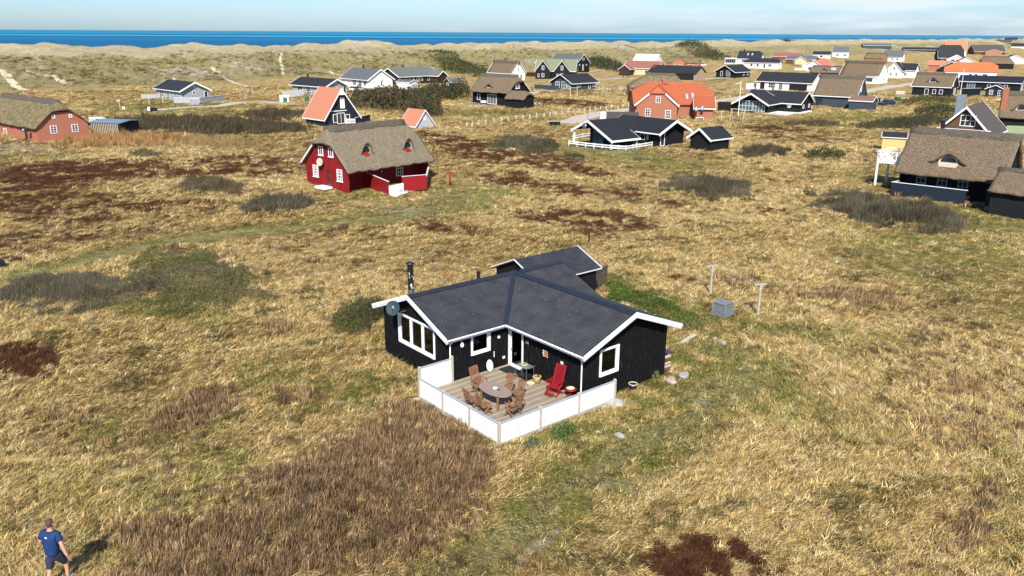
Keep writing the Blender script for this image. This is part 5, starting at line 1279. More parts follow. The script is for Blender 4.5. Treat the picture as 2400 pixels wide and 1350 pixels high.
# --- roof deck under the sheets (dark boarding), same outline
def slab(name, polys, t, mat):
    mb = MB()
    for pl in polys: mb.prism([(p[0], p[1], p[2] - t) for p in pl], (0, 0, t))
    return mb.build(name, mat, house)
ye, yb, xe, xb = YR - 3.25, YR + 3.25, XR - 3.25, XR + 3.25
zl = roofz(3.25)
slab('roof_boarding', [[(1.42, ye, zl), (xe, ye, zl), (XR, YR, ZR), (1.42, YR, ZR)], [(xe, .2, zl), (xe, ye, zl), (XR, YR, ZR), (XR, .2, ZR)],
     [(1.42, yb, zl), (11.4, yb, zl), (11.4, YR, ZR), (1.42, YR, ZR)], [(xb, .2, zl), (xb, ye, zl), (XR, YR, ZR), (XR, .2, ZR)], [(xb, ye, zl), (11.4, ye, zl), (11.4, YR, ZR), (XR, YR, ZR)]], .10, m_soff)
def cap(name, pts_pairs, mat):
    mb = MB()
    for a, b, c, d in pts_pairs: mb.prism([a, b, c, d], (0, 0, .025))
    return mb.build(name, mat, house)
w_ = .24
cap('ridge_cap', [((1.36, YR - w_, roofz(w_) + .06), (XR, YR - w_, roofz(w_) + .06), (XR, YR, ZR + .075), (1.36, YR, ZR + .075)), ((1.36, YR + w_, roofz(w_) + .06), (11.45, YR + w_, roofz(w_) + .06), (11.45, YR, ZR + .075), (1.36, YR, ZR + .075)), ((XR + .3, YR - w_, roofz(w_) + .06), (11.45, YR - w_, roofz(w_) + .06), (11.45, YR, ZR + .075), (XR + .3, YR, ZR + .075))], m_flash)
cap('ridge_cap', [((XR - w_, .14, roofz(w_) + .065), (XR - w_, YR - .1, roofz(w_) + .065), (XR, YR - .1, ZR + .08), (XR, .14, ZR + .08)), ((XR + w_, .14, roofz(w_) + .065), (XR + w_, YR - .1, roofz(w_) + .065), (XR, YR - .1, ZR + .08), (XR, .14, ZR + .08))], m_flash)
# valley flashing
mb = MB(); v0 = Vector((xe - .05, ye - .05, zl + .055)); v1 = Vector((XR, YR, ZR + .07)); pr = Vector((1, -1, 0)).normalized() * .12
mb.prism([v0 - pr, v0 + pr, v1 + pr, v1 - pr], (0, 0, .03)); mb.build('valley_flashing', m_flash, house)
# screw heads and lichen dots: small pale nail caps
mb = MB(); rr_ = random.Random(5)
for _ in range(45):
    k = rr_.random()
    if k < .5: t = rr_.uniform(1.5, 7.6); r = rr_.choice([1.1, 2.2, 3.15, rr_.uniform(.3, 3.1)]); 
    if k < .5:
        if r > XR - t: continue
        mb.cbox((t, YR - r, roofz(r) + .07), (.02, .02, .015))
    else:
        t = rr_.uniform(.3, 8.0); r = rr_.choice([1.1, 2.2, 3.15, rr_.uniform(.3, 3.1)])
        if r > YR - t: continue
        mb.cbox((XR - r, t, roofz(r) + .07), (.02, .02, .015))
o = mb.build('roofing_screws', nmat('pale_screw_cap', (.5, .5, .48), .5), house); o['kind'] = 'stuff'
# --- barge boards (two-step white)
def barge(p, q, out):
    p = Vector(p); q = Vector(q); out = Vector(out)
    mb = MB(); mb.prism([p + Vector((0, 0, .06)), q + Vector((0, 0, .06)), q - Vector((0, 0, .09)), p - Vector((0, 0, .09))], out * .035); mb.build('barge_board', m_white, house)
    mb = MB(); mb.prism([p - Vector((0, 0, .093)), q - Vector((0, 0, .093)), q - Vector((0, 0, .21)), p - Vector((0, 0, .21))], out * .022); mb.build('barge_board', m_offw, house)
for s, ya in ((-1, YR - 3.3), (1, YR + 3.3)):
    barge((1.36, ya, roofz(3.3) + .03), (1.36, YR, ZR + .04), (-1, 0, 0))
for s, xa in ((-1, XR - 3.3), (1, XR + 3.3)): barge((xa, .14, roofz(3.3) + .03), (XR, .14, ZR + .04), (0, -1, 0))
# --- gutters, fascias and downpipes
def gutter(p, q, out):
    p = Vector(p); q = Vector(q); out = Vector(out); mb = MB()
    n = 7; V = []; F_ = []
    for P in (p, q):
        for i in range(n): t = math.pi * i / (n - 1); V.append(P + out * (.06 - .06 * math.cos(t)) + Vector((0, 0, -.065 * math.sin(t))))
        for i in range(n): t = math.pi * (n - 1 - i) / (n - 1); V.append(P + out * (.06 - .05 * math.cos(t)) + Vector((0, 0, -.053 * math.sin(t))))
    m_ = 2 * n; F_ = [(i, (i + 1) % m_, m_ + (i + 1) % m_, m_ + i) for i in range(m_)] + [tuple(range(m_))[::-1], tuple(range(m_, 2 * m_))]
    mb.add(V, F_); g = mb.build('gutter', m_white, house)
    L = (q - p).length; n = int(L / .55)
    b = MB()
    for i in range(n + 1):
        c = p.lerp(q, (i + .3) / (n + .6)) + out * .065; b.cbox((c.x, c.y, c.z + .005), (.035 if out.y else .13, .13 if out.y else .035, .02))
    b.build('gutter_bracket', m_offw, g)
gz = zl - .0
gutter((1.36, ye - .03, gz), (xe - .03, ye - .03, gz), (0, -1, 0)); gutter((xe - .03, ye - .15, gz), (xe - .03, .14, gz), (-1, 0, 0))
gutter((xb + .03, .14, gz), (xb + .03, ye, gz), (1, 0, 0)); gutter((1.36, yb + .03, gz), (11.45, yb + .03, gz), (0, 1, 0))
for nm, (x0, y0, x1, y1) in (('fascia', (1.4, ye - .025, xe, ye)), ('fascia', (xe - .025, .18, xe, ye - .03)), ('fascia', (xb, .18, xb + .025, ye)), ('fascia', (1.4, yb, 11.4, yb + .025))):
    mb = MB(); mb.box(x0, y0, zl - .17, x1, y1, zl - .01); mb.build(nm, m_white, house)
def pipe(pts, r=.035):
    mb = MB()
    for a, b in zip(pts[:-1], pts[1:]): mb.tube(a, b, r, n=8)
    return mb.build('downpipe', m_white, house)
pipe([(1.72, ye - .1, gz - .05), (1.72, 5.76, 2.25), (1.72, 5.76, .4)]); pipe([(xe - .1, .5, gz - .05), (5.18, .62, 2.2), (5.18, .62, .35)])
# --- walls: hollow, boarded, with real openings
XW0, XW1, YW0, YW1 = 1.8, 11.0, 5.85, 11.7        # left wing
XR0, XR1, YR0 = 5.3, 11.0, .70                    # right wing
def wtop(x, y, kind):
    if kind == 'gx': return roofz(abs(y - YR)) - .11          # gable plane x = const
    if kind == 'gy': return roofz(abs(x - XR)) - .11
    return None
class Wall:
    """o: start, d: unit along, n: outward, L length, top(s), openings [(s0,z0,s1,z1)]"""
    def __init__(w, o, d, n, L, top, ops, zb=-.35, vis=True, step=.155):
        w.o = Vector((*o, 0)); w.d = Vector((*d, 0)); w.n = Vector((*n, 0)); w.L = L
        core = MB(); T = .12
        cuts = sorted(set([0, L] + [s for op in ops for s in (op[0], op[2])] + ([L * i / 6 for i in range(1, 6)])))
        def quad(mb, s0, s1, z00, z01, z10, z11, d0, d1):
            V = []
            for dd in (d0, d1):
                for s, z in ((s0, z00), (s1, z01), (s1, z11), (s0, z10)):
                    p = w.o + w.d * s + w.n * dd; V.append((p.x, p.y, z))
            mb.add(V, [(0, 1, 2, 3), (7, 6, 5, 4), (0, 4, 5, 1), (1, 5, 6, 2), (2, 6, 7, 3), (3, 7, 4, 0)])
        for s0, s1 in zip(cuts[:-1], cuts[1:]):
            m = (s0 + s1) / 2; zs = [(zb, None)]
            op = [o_ for o_ in ops if o_[0] <= m <= o_[2]]
            if not op: quad(core, s0, s1, zb, zb, top(s0), top(s1), -T, 0)
            else:
                o_ = op[0]
                if o_[1] > zb + .05: quad(core, s0, s1, zb, zb, o_[1], o_[1], -T, 0)
                if o_[3] < min(top(s0), top(s1)) - .03: quad(core, s0, s1, o_[3], o_[3], top(s0), top(s1), -T, 0)
        core.build('wall', m_black, house)
        if not vis: return
        n_ = int(round(L / step)); st = L / n_
        for i in range(n_):
            s0, s1 = i * st, (i + 1) * st; m = (s0 + s1) / 2; g = .006; pr = .030 if i % 2 else .018
            op = [o_ for o_ in ops if o_[0] - .0 <= m <= o_[2] + .0]
            parts = []
            if op:
                o_ = op[0]; parts = [(zb, o_[1]), (o_[3], None)]
            else: parts = [(zb, None)]
            for a, b in parts:
                ta, tb = (top(s0 + g), top(s1 - g)) if b is None else (b, b)
                if min(ta, tb) - a < .04: continue
                mb = MB(); quad(mb, s0 + g, s1 - g, a + random.uniform(0, .02), a + random.uniform(0, .02), ta, tb, .001, pr + random.uniform(0, .006)); mb.build('plank', m_blackw, house)
    def pt(w, s, z, out=.04): p = w.o + w.d * s + w.n * out; return Vector((p.x, p.y, z))
flat = roofz(3.25) - .10
tF = lambda s: roofz(YR - 5.85) - .11
wWL = Wall((XW0, YW0), (1, 0), (0, -1), XR0 - XW0, tF, [(1.22, 1.42, 2.26, 2.42)])
wWR = Wall((XR0, YW0), (0, -1), (-1, 0), YW0 - YR0, lambda s: roofz(XR - 5.3) - .11, [(.12, .33, 1.10, 2.30)])
wGL = Wall((XW0, YW1), (0, -1), (-1, 0), YW1 - YW0, lambda s: roofz(abs(YW1 - s - YR)) - .11, [(YW1 - 10.2, 1.13, YW1 - 7.12, 2.58)])
wGR = Wall((XR0, YR0), (1, 0), (0, -1), XR1 - XR0, lambda s: roofz(abs(XR0 + s - XR)) - .11, [(1.12, 1.14, 2.24, 2.34)])
Wall((XR1, YR0), (0, 1), (1, 0), YW0 - YR0, lambda s: flat, [], vis=True, step=.3)
Wall((XR1, YW0), (0, 1), (1, 0), YW1 - YW0, lambda s: roofz(abs(YW0 + s - YR)) - .11, [], step=.3)
Wall((XR1, YW1), (-1, 0), (0, 1), XR1 - XW0, lambda s: flat, [], step=.3)
# corner boards
for x, y in ((XW0 - .02, YW0 - .02), (XR0 - .02, YR0 - .02)):
    pass
# interior: floor, inner faces so that the windows show a room and not the sky
mb = MB(); mb.box(XW0, YW0, .28, XR1, YW1, .33); mb.box(XR0, YR0, .28, XR1, YW0, .33); mb.build('floor', nmat('pine_floor', (.30, .20, .11), .5, .1, 3, 0, stretch=(1, 8, 1)), house)
m_inner = nmat('pale_inner_panel', (.35, .33, .29), .8, .1)
mb = MB(); mb.box(6.6, YW0 + .3, .33, 6.66, YW1 - .15, 2.6); mb.build('inner_wall', m_inner, house)
mb = MB(); mb.box(XR0 + .15, 3.4, .33, XR1 - .15, 3.46, 2.5); mb.build('inner_wall', m_inner, house)
# windows
def mwin(w, s0, z0, s1, z1, nx=1, fw=.10, name='window', pan=True, mull=.05):
    mb = MB()
    def bx(mb, a, za, b, zb, d0, d1):
        V = []
        for dd in (d0, d1):
            for s, z in ((a, za), (b, za), (b, zb), (a, zb)):
                p = w.o + w.d * s + w.n * dd; V.append((p.x, p.y, z))
        mb.add(V, [(0, 1, 2, 3), (7, 6, 5, 4), (0, 4, 5, 1), (1, 5, 6, 2), (2, 6, 7, 3), (3, 7, 4, 0)])
    e = .06
    bx(mb, s0 - e, z0 - e, s0 + .03, z1 + e, .0, .075); bx(mb, s1 - .03, z0 - e, s1 + e, z1 + e, .0, .075)
    bx(mb, s0 + .03, z0 - e, s1 - .03, z0 + .03, .0, .085); bx(mb, s0 + .03, z1 - .03, s1 - .03, z1 + e, .0, .075)
    f = mb.build(name, m_whitew, house)
    k = MB(); fw2 = .06
    for i in range(nx):
        a = s0 + (s1 - s0) * i / nx + .032; b = s0 + (s1 - s0) * (i + 1) / nx - .032
        k = MB(); bx(k, a, z0 + .03, a + fw2, z1 - .03, -.06, .02); bx(k, b - fw2, z0 + .03, b, z1 - .03, -.06, .02); bx(k, a + fw2, z0 + .03, b - fw2, z0 + .03 + fw2, -.06, .02); bx(k, a + fw2, z1 - .03 - fw2, b - fw2, z1 - .03, -.06, .02)
        k.build('sash', m_white, f)
        g = MB(); bx(g, a + fw2 - .01, z0 + fw2, b - fw2 + .01, z1 - fw2, -.03, -.024); g.build('pane', GLASS, f)
        if i: k = MB(); bx(k, a - .064, z0 + .03, a, z1 - .03, -.06, .04); k.build('mullion', m_white, f)
    return f
mwin(wWL, 1.22, 1.42, 2.26, 2.42)
mwin(wGL, YW1 - 10.2, 1.13, YW1 - 7.12, 2.58, 3)
fR = mwin(wGR, 1.12, 1.14, 2.24, 2.34)
fd = mwin(wWR, .12, .36, 1.10, 2.30, 1, name='door')
mb = MB(); c = wWR.pt(.27, 1.25, .05); mb.tube(c, c + Vector((-.05, 0, 0)), .015); mb.tube(c + Vector((-.05, 0, 0)), c + Vector((-.05, -.12, 0)), .014); mb.build('handle', m_metal, fd)
# things seen behind the panes
pl = thing('pillow', 'white rumpled pillow lying inside the right gable window', 'pillow', tuple(MW(XR0 + 1.6, YR0 + .55, 1.2)), RZ0)
bm = bmesh.new(); bmesh.ops.create_uvsphere(bm, u_segments=16, v_segments=10, radius=1)
for v in bm.verts: v.co = Vector((v.co.x * .42, v.co.y * .28, v.co.z * .24 * (1 - .3 * abs(v.co.x)))) + Vector((0, 0, .12 + .03 * math.sin(9 * v.co.x)))
me = bpy.data.meshes.new('cover'); bm.to_mesh(me); bm.free(); me.materials.append(m_plaster); me.polygons.foreach_set('use_smooth', [True] * len(me.polygons)); link(bpy.data.objects.new('cover', me), pl)
mb = MB(); mb.box(-.6, -.35, -.85, .8, 1.3, -.02); mb.build('bed', m_inner, pl)
# hanging strings in the panorama window, plant in the deck window
for s in (2.05, 2.95): 
    p = Vector(wGL.pt(s + .55, 2.3, -.2)); mb = MB()
    for k in range(12):
        t0, t1 = k / 12, (k + 1) / 12
        f = lambda t: p + Vector((0, (t - .5) * .22, -.95 * (1 - (2 * t - 1) ** 2)))
        mb.tube(f(t0), f(t1), .012, n=5)
    o = mb.build('bead_string', m_offw, house)
pp = thing('potted_plant', 'green plant on the sill behind the deck window', 'plant', tuple(MW(XW0 + 1.85, YW0 + .25, 1.45)))
mb = MB(); mb.lathe((0, 0, 0), [(0, 0), (.07, 0), (.1, .14), (0, .13)], 12); mb.build('pot', m_plaster, pp)
V, F_ = blades(np.tile([[0, 0, .12]], (30, 1)) + RNG.normal(0, .03, (30, 3)), RNG.uniform(.08, .25, 30), np.full(30, .05), RNG.uniform(.05, .22, 30), RNG.uniform(0, 6.3, 30)); fast_mesh('leaves', V, F_, BM, pp, col=np.tile([.05, .14, .03], (len(V), 1)))
# --- chimney, vent, dish
mb = MB(); cx, cy = 1.95, 9.3; zb_ = roofz(abs(cy - YR))
mb.tube((cx, cy, zb_ - .1), (cx, cy, zb_ + .35), .17, .165, 16); base = mb.build('chimney_flashing', m_metal, house)
ch = MB(); ch.tube((cx, cy, zb_ + .35), (cx, cy, zb_ + 1.5), .145, n=16); cho = ch.build('chimney', m_blackm, house)
c2 = MB(); c2.tube((cx, cy, zb_ + 1.5), (cx, cy, zb_ + 1.56), .155, n=16); c2.tube((cx, cy, zb_ + 1.56), (cx, cy, zb_ + 1.62), .12, n=16); c2.lathe((cx, cy, zb_ + 1.64), [(0, .05), (.12, .05), (.23, .0), (.24, .015), (.12, .08), (0, .1)], 16); c2.build('chimney_cowl', m_blackm, cho)
st = MB(); 
for k in range(9): a = random.uniform(-2.8, -.6); z = zb_ + random.uniform(.4, 1.2); st.box(cx + .15 * math.cos(a) - .012, cy + .15 * math.sin(a) - .02, z, cx + .15 * math.cos(a) + .008, cy + .15 * math.sin(a) + .012, z + random.uniform(.04, .14))
st.build('bird_droppings', m_white, cho)
mb = MB(); x, y = 6.7, 10.1; z = roofz(1.3); mb.tube((x, y, z - .1), (x, y, z + .4), .09, n=12); mb.tube((x, y, z + .42), (x, y, z + .5), .12, n=12); mb.build('vent_pipe', m_blackm, house)
# satellite dish on an arm at the gable peak
md = nmat('dark_teal_dish', (.012, .035, .040), .6, .1, 2, 0, spec=.3)
mb = MB(); mb.lathe((0, 0, 0), [(0, -.02), (.2, .0), (.36, .05), (.42, .085), (.43, .10), (.40, .09), (.2, .03), (0, .01)], 28, 1, 1.08)
do = mb.build('satellite_dish', md, house); do.location = (1.05, 9.55, 3.15); do.scale = (.8, .8, .8)
aim = Vector((-.62, -.62, .45)); do.rotation_euler = aim.to_track_quat('Z', 'Y').to_euler()
mb = MB(); mb.tube((0, .05, .1), (0, -.42, .02), .012, n=6); mb.tube((0, .0, .38), (0, -.44, .05), .012, n=6); mb.tube((0, .02, .36), (0, -.05, .46), .035, n=8); mb.build('receiver_arm', m_metal, do)
mb = MB(); mb.lathe((0, .1, .035), [(0, 0), (.035, 0), (.035, .006), (0, .006)], 14); mb.build('emblem', m_white, do)
mb = MB(); mb.box(-.08, -.0, .042, .08, .018, .048); mb.build('lettering', m_white, do)
mb = MB(); mb.tube((1.2, 9.5, 2.9), (1.75, 9.5, 2.9), .025); mb.tube((1.2, 9.5, 2.85), (1.1, 9.54, 3.15), .025); mb.build('dish_bracket', m_metal, house)
# eave box with lettering at the gutter corner
# --- small wall fittings
def fitting(name, label, cat, w, s, z, build, out=.045):
    p = w.pt(s, z, out); q = MW(p.x, p.y, z); t = thing(name, label, cat, tuple(q), RZ0 + math.atan2(w.n.y, w.n.x) + math.pi / 2); build(t); return t   # local -y... faces out along +? 
def lantern(t):
    mb = MB(); mb.lathe((0, -.09, -.14), [(0, 0), (.05, 0), (.09, .08), (.085, .16), (.05, .2), (0, .2)], 12); mb.build('glass', m_plaster, t)
    mb = MB(); mb.lathe((0, -.09, .07), [(.07, 0), (.04, .05), (.012, .09), (0, .09)], 12); mb.box(-.03, -.09, .12, .03, 0, .15); mb.build('bracket', m_offw, t)
fitting('wall_lantern', 'white glass lantern hanging left of the deck window', 'lantern', wWL, 2.38 - XW0, 2.1, lantern)
def shell(t):
    mb = MB(); mb.lathe((0, 0, 0), [(0, 0), (.07, .01), (.09, .05), (.04, .09), (0, .1)], 10); o = mb.build('shade', m_plaster, t); o.rotation_euler = (math.radians(90), 0, 0)
fitting('wall_lamp', 'small white wall lamp right of the deck window', 'lamp', wWL, 4.62 - XW0, 1.92, shell)
fitting('wall_lamp', 'small white lamp above the glass door', 'lamp', wWR, .5, 2.37, shell)
def plate(a, b, m):
    def f(t): mb = MB(); mb.box(-a / 2, -.03, -b / 2, a / 2, 0, b / 2); mb.build('plate', m, t); mb = MB(); mb.box(-a / 4, -.045, -b / 4, a / 4, -.031, b / 4); mb.build('cover', m_offw, t)
    return f
fitting('socket_box', 'white outdoor socket low on the wall near the door', 'socket', wWL, 4.95 - XW0, .78, plate(.14, .12, m_white))
fitting('thermometer', 'narrow white thermometer on the black deck wall', 'thermometer', wWL, 4.34 - XW0, 1.1, plate(.03, .3, m_white))
fitting('wall_ornament', 'small white diamond ornament near the deck downpipe', 'ornament', wWR, YW0 - 1.96, 1.66, plate(.16, .12, m_white))
def terracotta(t):
    mt = nmat('terracotta_relief', (.42, .20, .13), .8, .2, 20)
    for i, (x, z) in enumerate([(-.12, .1), (0, .12), (.12, .1), (-.13, -.02), (.0, 0), (.13, -.02), (-.1, -.13), (.03, -.13), (.14, -.14)]):
        mb = MB(); mb.lathe((0, 0, 0), [(0, .0), (.055, .0), (.06, .02), (.03, .035), (0, .03)], 8); o = mb.build('relief_tile', mt if i % 3 else m_cream, t); o.rotation_euler = (math.radians(90), i, 0); o.location = (x, 0, z)
fitting('wall_relief', 'pinkish ceramic relief of small figures on the wall above the red chair', 'relief', wWR, YW0 - 3.1, 1.76, terracotta)
# house number 14
def number(t):
    def seg(a, b): mb.beam((a[0], -.012, a[1]), (b[0], -.012, b[1]), .014, .02, (0, 1, 0))
    mb = MB(); seg((-.07, -.08), (-.07, .08)); seg((-.07, .08), (-.10, .04)); mb.build('digit_one', m_white, t)
    mb = MB(); seg((.07, -.08), (.07, .08)); seg((.07, .08), (0, -.03)); seg((0, -.03), (.10, -.03)); mb.build('digit_four', m_white, t)
fitting('house_number', 'white house number 14 right of the glass door', 'house number', wWR, YW0 - 4.39, 1.93, number)
# --- small back shed behind the house
SH = House('garden_shed', 'black shed with grey roof joined close behind the corrugated house', (P0[0], P0[1], 50.2, 5.2, 4.4, 2.15, 3.1), wall=m_black, roof=m_corr, barge=(m_offw, .03), og=.25, oe=.2, cat='shed')
SHC = (G(1212.5, 606.6, 3.1) + G(1346.6, 578, 3.1)) / 2
SH.root.location = (SHC[0], SHC[1], 0); FOOT[-1] = (SHC[0], SHC[1], SH.azr, 2.6, 2.1)
board_fence('board_fence', 'old dark split-board fence right of the back shed', G(1392, 684), G(1424, 664), .0, 1.35, nmat('rotten_dark_wood', (.04, .03, .02), .9, .5, 6, .5, 30, col2=(.16, .12, .08)), .17, None)
# ================================================================== deck
deck = thing('wooden_deck', 'weathered grey-brown deck in the corner of the black house', 'deck', ROOT_LOC, RZ0)
m_deck = nmat('weathered_decking', (.19, .155, .11), .8, .2, 2.5, .3, 30, (1, 9, 1), col2=(.33, .275, .195))
m_deck2 = nmat('weathered_decking_pale', (.29, .235, .17), .8, .2, 2.5, .3, 30, (1, 9, 1), col2=(.42, .35, .255))
n = 40; st = 5.75 / n
for i in range(n):
    y = .05 + i * st; x1 = 6.62 if y < .62 else 5.25; x1 = 5.26
    mb = MB(); mb.box(.05, y + .004, .315, x1, y + st - .004, .35 + random.uniform(-.003, .003)); mb.build('board', m_deck if i % 3 else m_deck2, deck)
for i in range(5):
    y = .05 + i * st
    if y < .6: mb = MB(); mb.box(5.265, y + .004, .315, 6.62, y + st - .004, .35); mb.build('board', m_deck, deck)
mb = MB(); mb.box(.04, .04, .1, 6.6, .60, .31); mb.box(.04, .64, .1, 5.2, 5.75, .31); mb.build('joists', m_wood, deck)
# deck fence
df = thing('deck_fence', 'white panel fence with pale posts round the wooden deck', 'fence', ROOT_LOC, RZ0)
def fence_run(pts, zt, along):
    for (a, b) in zip(pts[:-1], pts[1:]):
        g = .06
        if along == 'x': mb = MB(); mb.box(a + g, -.022, .16, b - g, .022, zt); mb.build('panel', m_whitew, df); mb = MB(); mb.box(a + g, -.045, zt + .002, b - g, .045, zt + .04); mb.build('cap_rail', m_steelcap, df); mb = MB(); mb.box(a + g, -.012, -.1, b - g, .012, .157); mb.build('base_board', m_concrete, df)
        else: mb = MB(); mb.box(-.022, a + g, .16, .022, b - g, zt); mb.build('panel', m_whitew, df); mb = MB(); mb.box(-.045, a + g, zt + .002, .045, b - g, zt + .04); mb.build('cap_rail', m_steelcap, df); mb = MB(); mb.box(-.012, a + g, -.1, .012, b - g, .157); mb.build('base_board', m_concrete, df)
m_steelcap = nmat('blue_grey_cap', (.33, .37, .40), .5, .1, 5)
xs = [0, 2.2, 4.45, 6.7]; ys = [0, 1.95, 3.9, 5.75]
fence_run(xs, 1.02, 'x'); fence_run(ys, 1.02, 'y')
mb = MB(); mb.box(.06, 5.73, .36, 1.74, 5.77, 1.52); mb.build('panel', m_whitew, df); mb = MB(); mb.box(.06, 5.705, 1.522, 1.74, 5.795, 1.56); mb.build('cap_rail', m_steelcap, df)
for (x, y, z) in [(0, 0, 1.12), (2.2, 0, 1.14), (4.45, 0, 1.1), (6.7, 0, 1.12), (0, 1.95, 1.1), (0, 3.9, 1.1), (0, 5.75, 1.6), (1.78, 5.72, 1.68)]:
    mb = MB(); mb.box(x - .055, y - .055, -.3, x + .055, y + .055, z)
    mb.add([(x - .055, y - .055, z), (x + .055, y - .055, z), (x + .055, y + .055, z), (x - .055, y + .055, z), (x, y, z + .03)], [(0, 1, 4), (1, 2, 4), (2, 3, 4), (3, 0, 4)])
    mb.build('post', m_postw, df)
# black paint runs on the white panels (wear with a shape of its own)
mw_ = MB()
for x, z, hh in [(1.0, .35, .3), (1.13, .42, .22), (2.0, .2, .05), (3.0, .25, .16), (4.1, .3, .15), (.6, .95, .02), (2.9, .97, .02), (3.4, .96, .02), (3.6, .98, .02), (5.3, .4, .04)]:
    mw_.box(x - .012, -.0245, z, x + .010, -.0225, z + hh)
for y, z, hh in [(.8, .3, .08), (2.6, .25, .05), (3.2, .9, .03), (4.6, .5, .1), (5.1, .8, .04), (1.2, .9, .03)]: mw_.box(-.0245, y - .01, z, -.0225, y + .01, z + hh)
mw_.build('paint_chips', nmat('chip_grey', (.2, .2, .2)), df)
# ================================================================== furniture
ZD = .352
def chair_parts(t, m, w=.52, back=.74, rec=16, arm=True, seat_h=.42, fold=True, vertical=True):
    r = math.radians(rec)
    # seat slats
    mb = MB()
    for i in range(6): y = -.22 + i * .082; mb.box(-w / 2 + .03, y, seat_h - .01 + (-.0 * i), w / 2 - .03, y + .058, seat_h + .012)
    mb.box(-w / 2, -.24, seat_h - .045, -w / 2 + .028, .26, seat_h + .0); mb.box(w / 2 - .028, -.24, seat_h - .045, w / 2, .26, seat_h)
    mb.build('seat', m, t)
    bx = lambda s, f: Vector((s, .22 + math.sin(r) * f, seat_h + .03 + math.cos(r) * f))
    mb = MB()
    for s in (-w / 2 + .02, w / 2 - .02): mb.beam(bx(s, -.05), bx(s, back), .035, .03, (0, -1, .2))
    mb.beam(bx(-w / 2, back), bx(w / 2, back), .03, .07, (0, 0, 1)); mb.beam(bx(-w / 2 + .04, .04), bx(w / 2 - .04, .04), .025, .05)
    if vertical:
        n = 7
        for i in range(n): s = -w / 2 + .07 + (w - .14) * i / (n - 1); mb.beam(bx(s, .06), bx(s, back - .03), .034, .014, (0, -1, .2))
    else:
        for i in range(5): f = .12 + i * (back - .16) / 4.5; mb.beam(bx(-w / 2 + .035, f), bx(w / 2 - .035, f), .014, .055, (0, .1, 1))
    mb.build('backrest', m, t)
    for s in (-1, 1):
        x = s * (w / 2 + .018)
        mb = MB(); mb.beam((x, -.30, 0), (x, .20, seat_h + (.22 if arm else .02)), .028, .045, (1, 0, 0)); mb.build('leg', m, t)
        mb = MB(); mb.beam((x * .93, .34, 0), (x * .93, -.18, seat_h + .0), .028, .045, (1, 0, 0)); mb.build('leg', m, t)
        if arm: mb = MB(); mb.box(x - .03, -.25, seat_h + .225, x + .03, .33, seat_h + .25); mb.beam((x, -.2, seat_h), (x, -.16, seat_h + .22), .025, .035, (1, 0, 0)); mb.build('armrest', m, t)
    mb = MB(); mb.beam((-w / 2, -.24, .05), (w / 2, -.24, .05), .02, .04); mb.beam((-w / 2, .29, .05), (w / 2, .29, .05), .02, .04); mb.build('stretcher', m, t)
def place(name, label, cat, x, y, rz, group=None, z=ZD): q = MW(x, y, z); return thing(name, label, cat, tuple(q), RZ0 + rz, group)
TX, TY = 1.88, 2.62
# chair local +y is its back. rz rotates from deck frame
GC = 'teak chairs round the oval table'
c1 = place('folding_chair', 'high-backed teak armchair at the far end of the oval table by the black wall', 'chair', 2.10, 4.05, math.radians(8), GC); chair_parts(c1, m_teak, .54, .72, 14)
c2 = place('folding_chair', 'high-backed teak armchair nearest the camera, back turned to the right fence', 'chair', 1.78, 1.25, math.radians(188), GC); chair_parts(c2, m_teak, .54, .72, 14)
c3 = place('folding_chair', 'low slatted teak chair on the left long side, farther from the camera', 'chair', .92, 3.05, math.radians(92), GC); chair_parts(c3, m_teak, .46, .48, 14, False, vertical=False)
c4 = place('folding_chair', 'low slatted teak chair on the left long side, nearer the camera', 'chair', 1.0, 2.25, math.radians(84), GC); chair_parts(c4, m_teak, .46, .48, 14, False, vertical=False)
c5 = place('folding_chair', 'low slatted teak chair on the wall side of the table, the farther one', 'chair', 2.82, 3.05, math.radians(-88), GC); chair_parts(c5, m_teak, .46, .48, 14, False, vertical=False)
c6 = place('folding_chair', 'low slatted teak chair on the wall side of the table, right of its twin', 'chair', 2.86, 2.35, math.radians(-95), GC); chair_parts(c6, m_teak, .46, .48, 14, False, vertical=False)
c7 = place('folding_chair', 'bright red high-backed folding armchair by the black wall', 'chair', 4.62, 1.75, math.radians(-78)); chair_parts(c7, m_redc, .56, .86, 20)
mb = MB()
for i in range(5): mb.beam((-.22, -.28 - i * .06, .30 - i * .03), (.22, -.28 - i * .06, .30 - i * .03), .045, .014)
mb.build('footrest', m_redc, c7)
# oval table
tb = place('garden_table', 'oval greyed teak table with a white bowl in the middle of the chairs', 'table', TX, TY, 0)
mb = MB(); n = 36; A_, B_ = .52, .93
el = [(A_ * math.copysign(abs(math.cos(2 * math.pi * i / n)) ** .85, math.cos(2 * math.pi * i / n)), B_ * math.sin(2 * math.pi * i / n), 0) for i in range(n)]
k = 9
for i in range(k):
    x0 = -A_ + 2 * A_ * i / k + .004; x1 = -A_ + 2 * A_ * (i + 1) / k - .004
    def yy(x): return B_ * math.sqrt(max(0, 1 - abs(x / A_) ** (2 / .92)))
    pts = []
    m5 = 5
    xsn = [x0 + (x1 - x0) * j / m5 for j in range(m5 + 1)]
    pts = [(x, -yy(x), .70) for x in xsn] + [(x, yy(x), .70) for x in reversed(xsn)]
    mb = MB(); mb.prism(pts, (0, 0, .03)); mb.build('tabletop_slat', m_teakg, tb)
mb = MB(); mb.box(-.35, -.6, .62, .35, -.56, .698); mb.box(-.35, .56, .62, .35, .6, .698); mb.box(-.35, -.56, .62, -.31, .56, .698); mb.box(.31, -.56, .62, .35, .56, .698); mb.build('apron', m_teak, tb)
for x in (-.32, .32):
    for y in (-.57, .57): mb = MB(); mb.box(x - .035, y - .035, 0, x + .035, y + .035, .618); mb.build('leg', m_teak, tb)
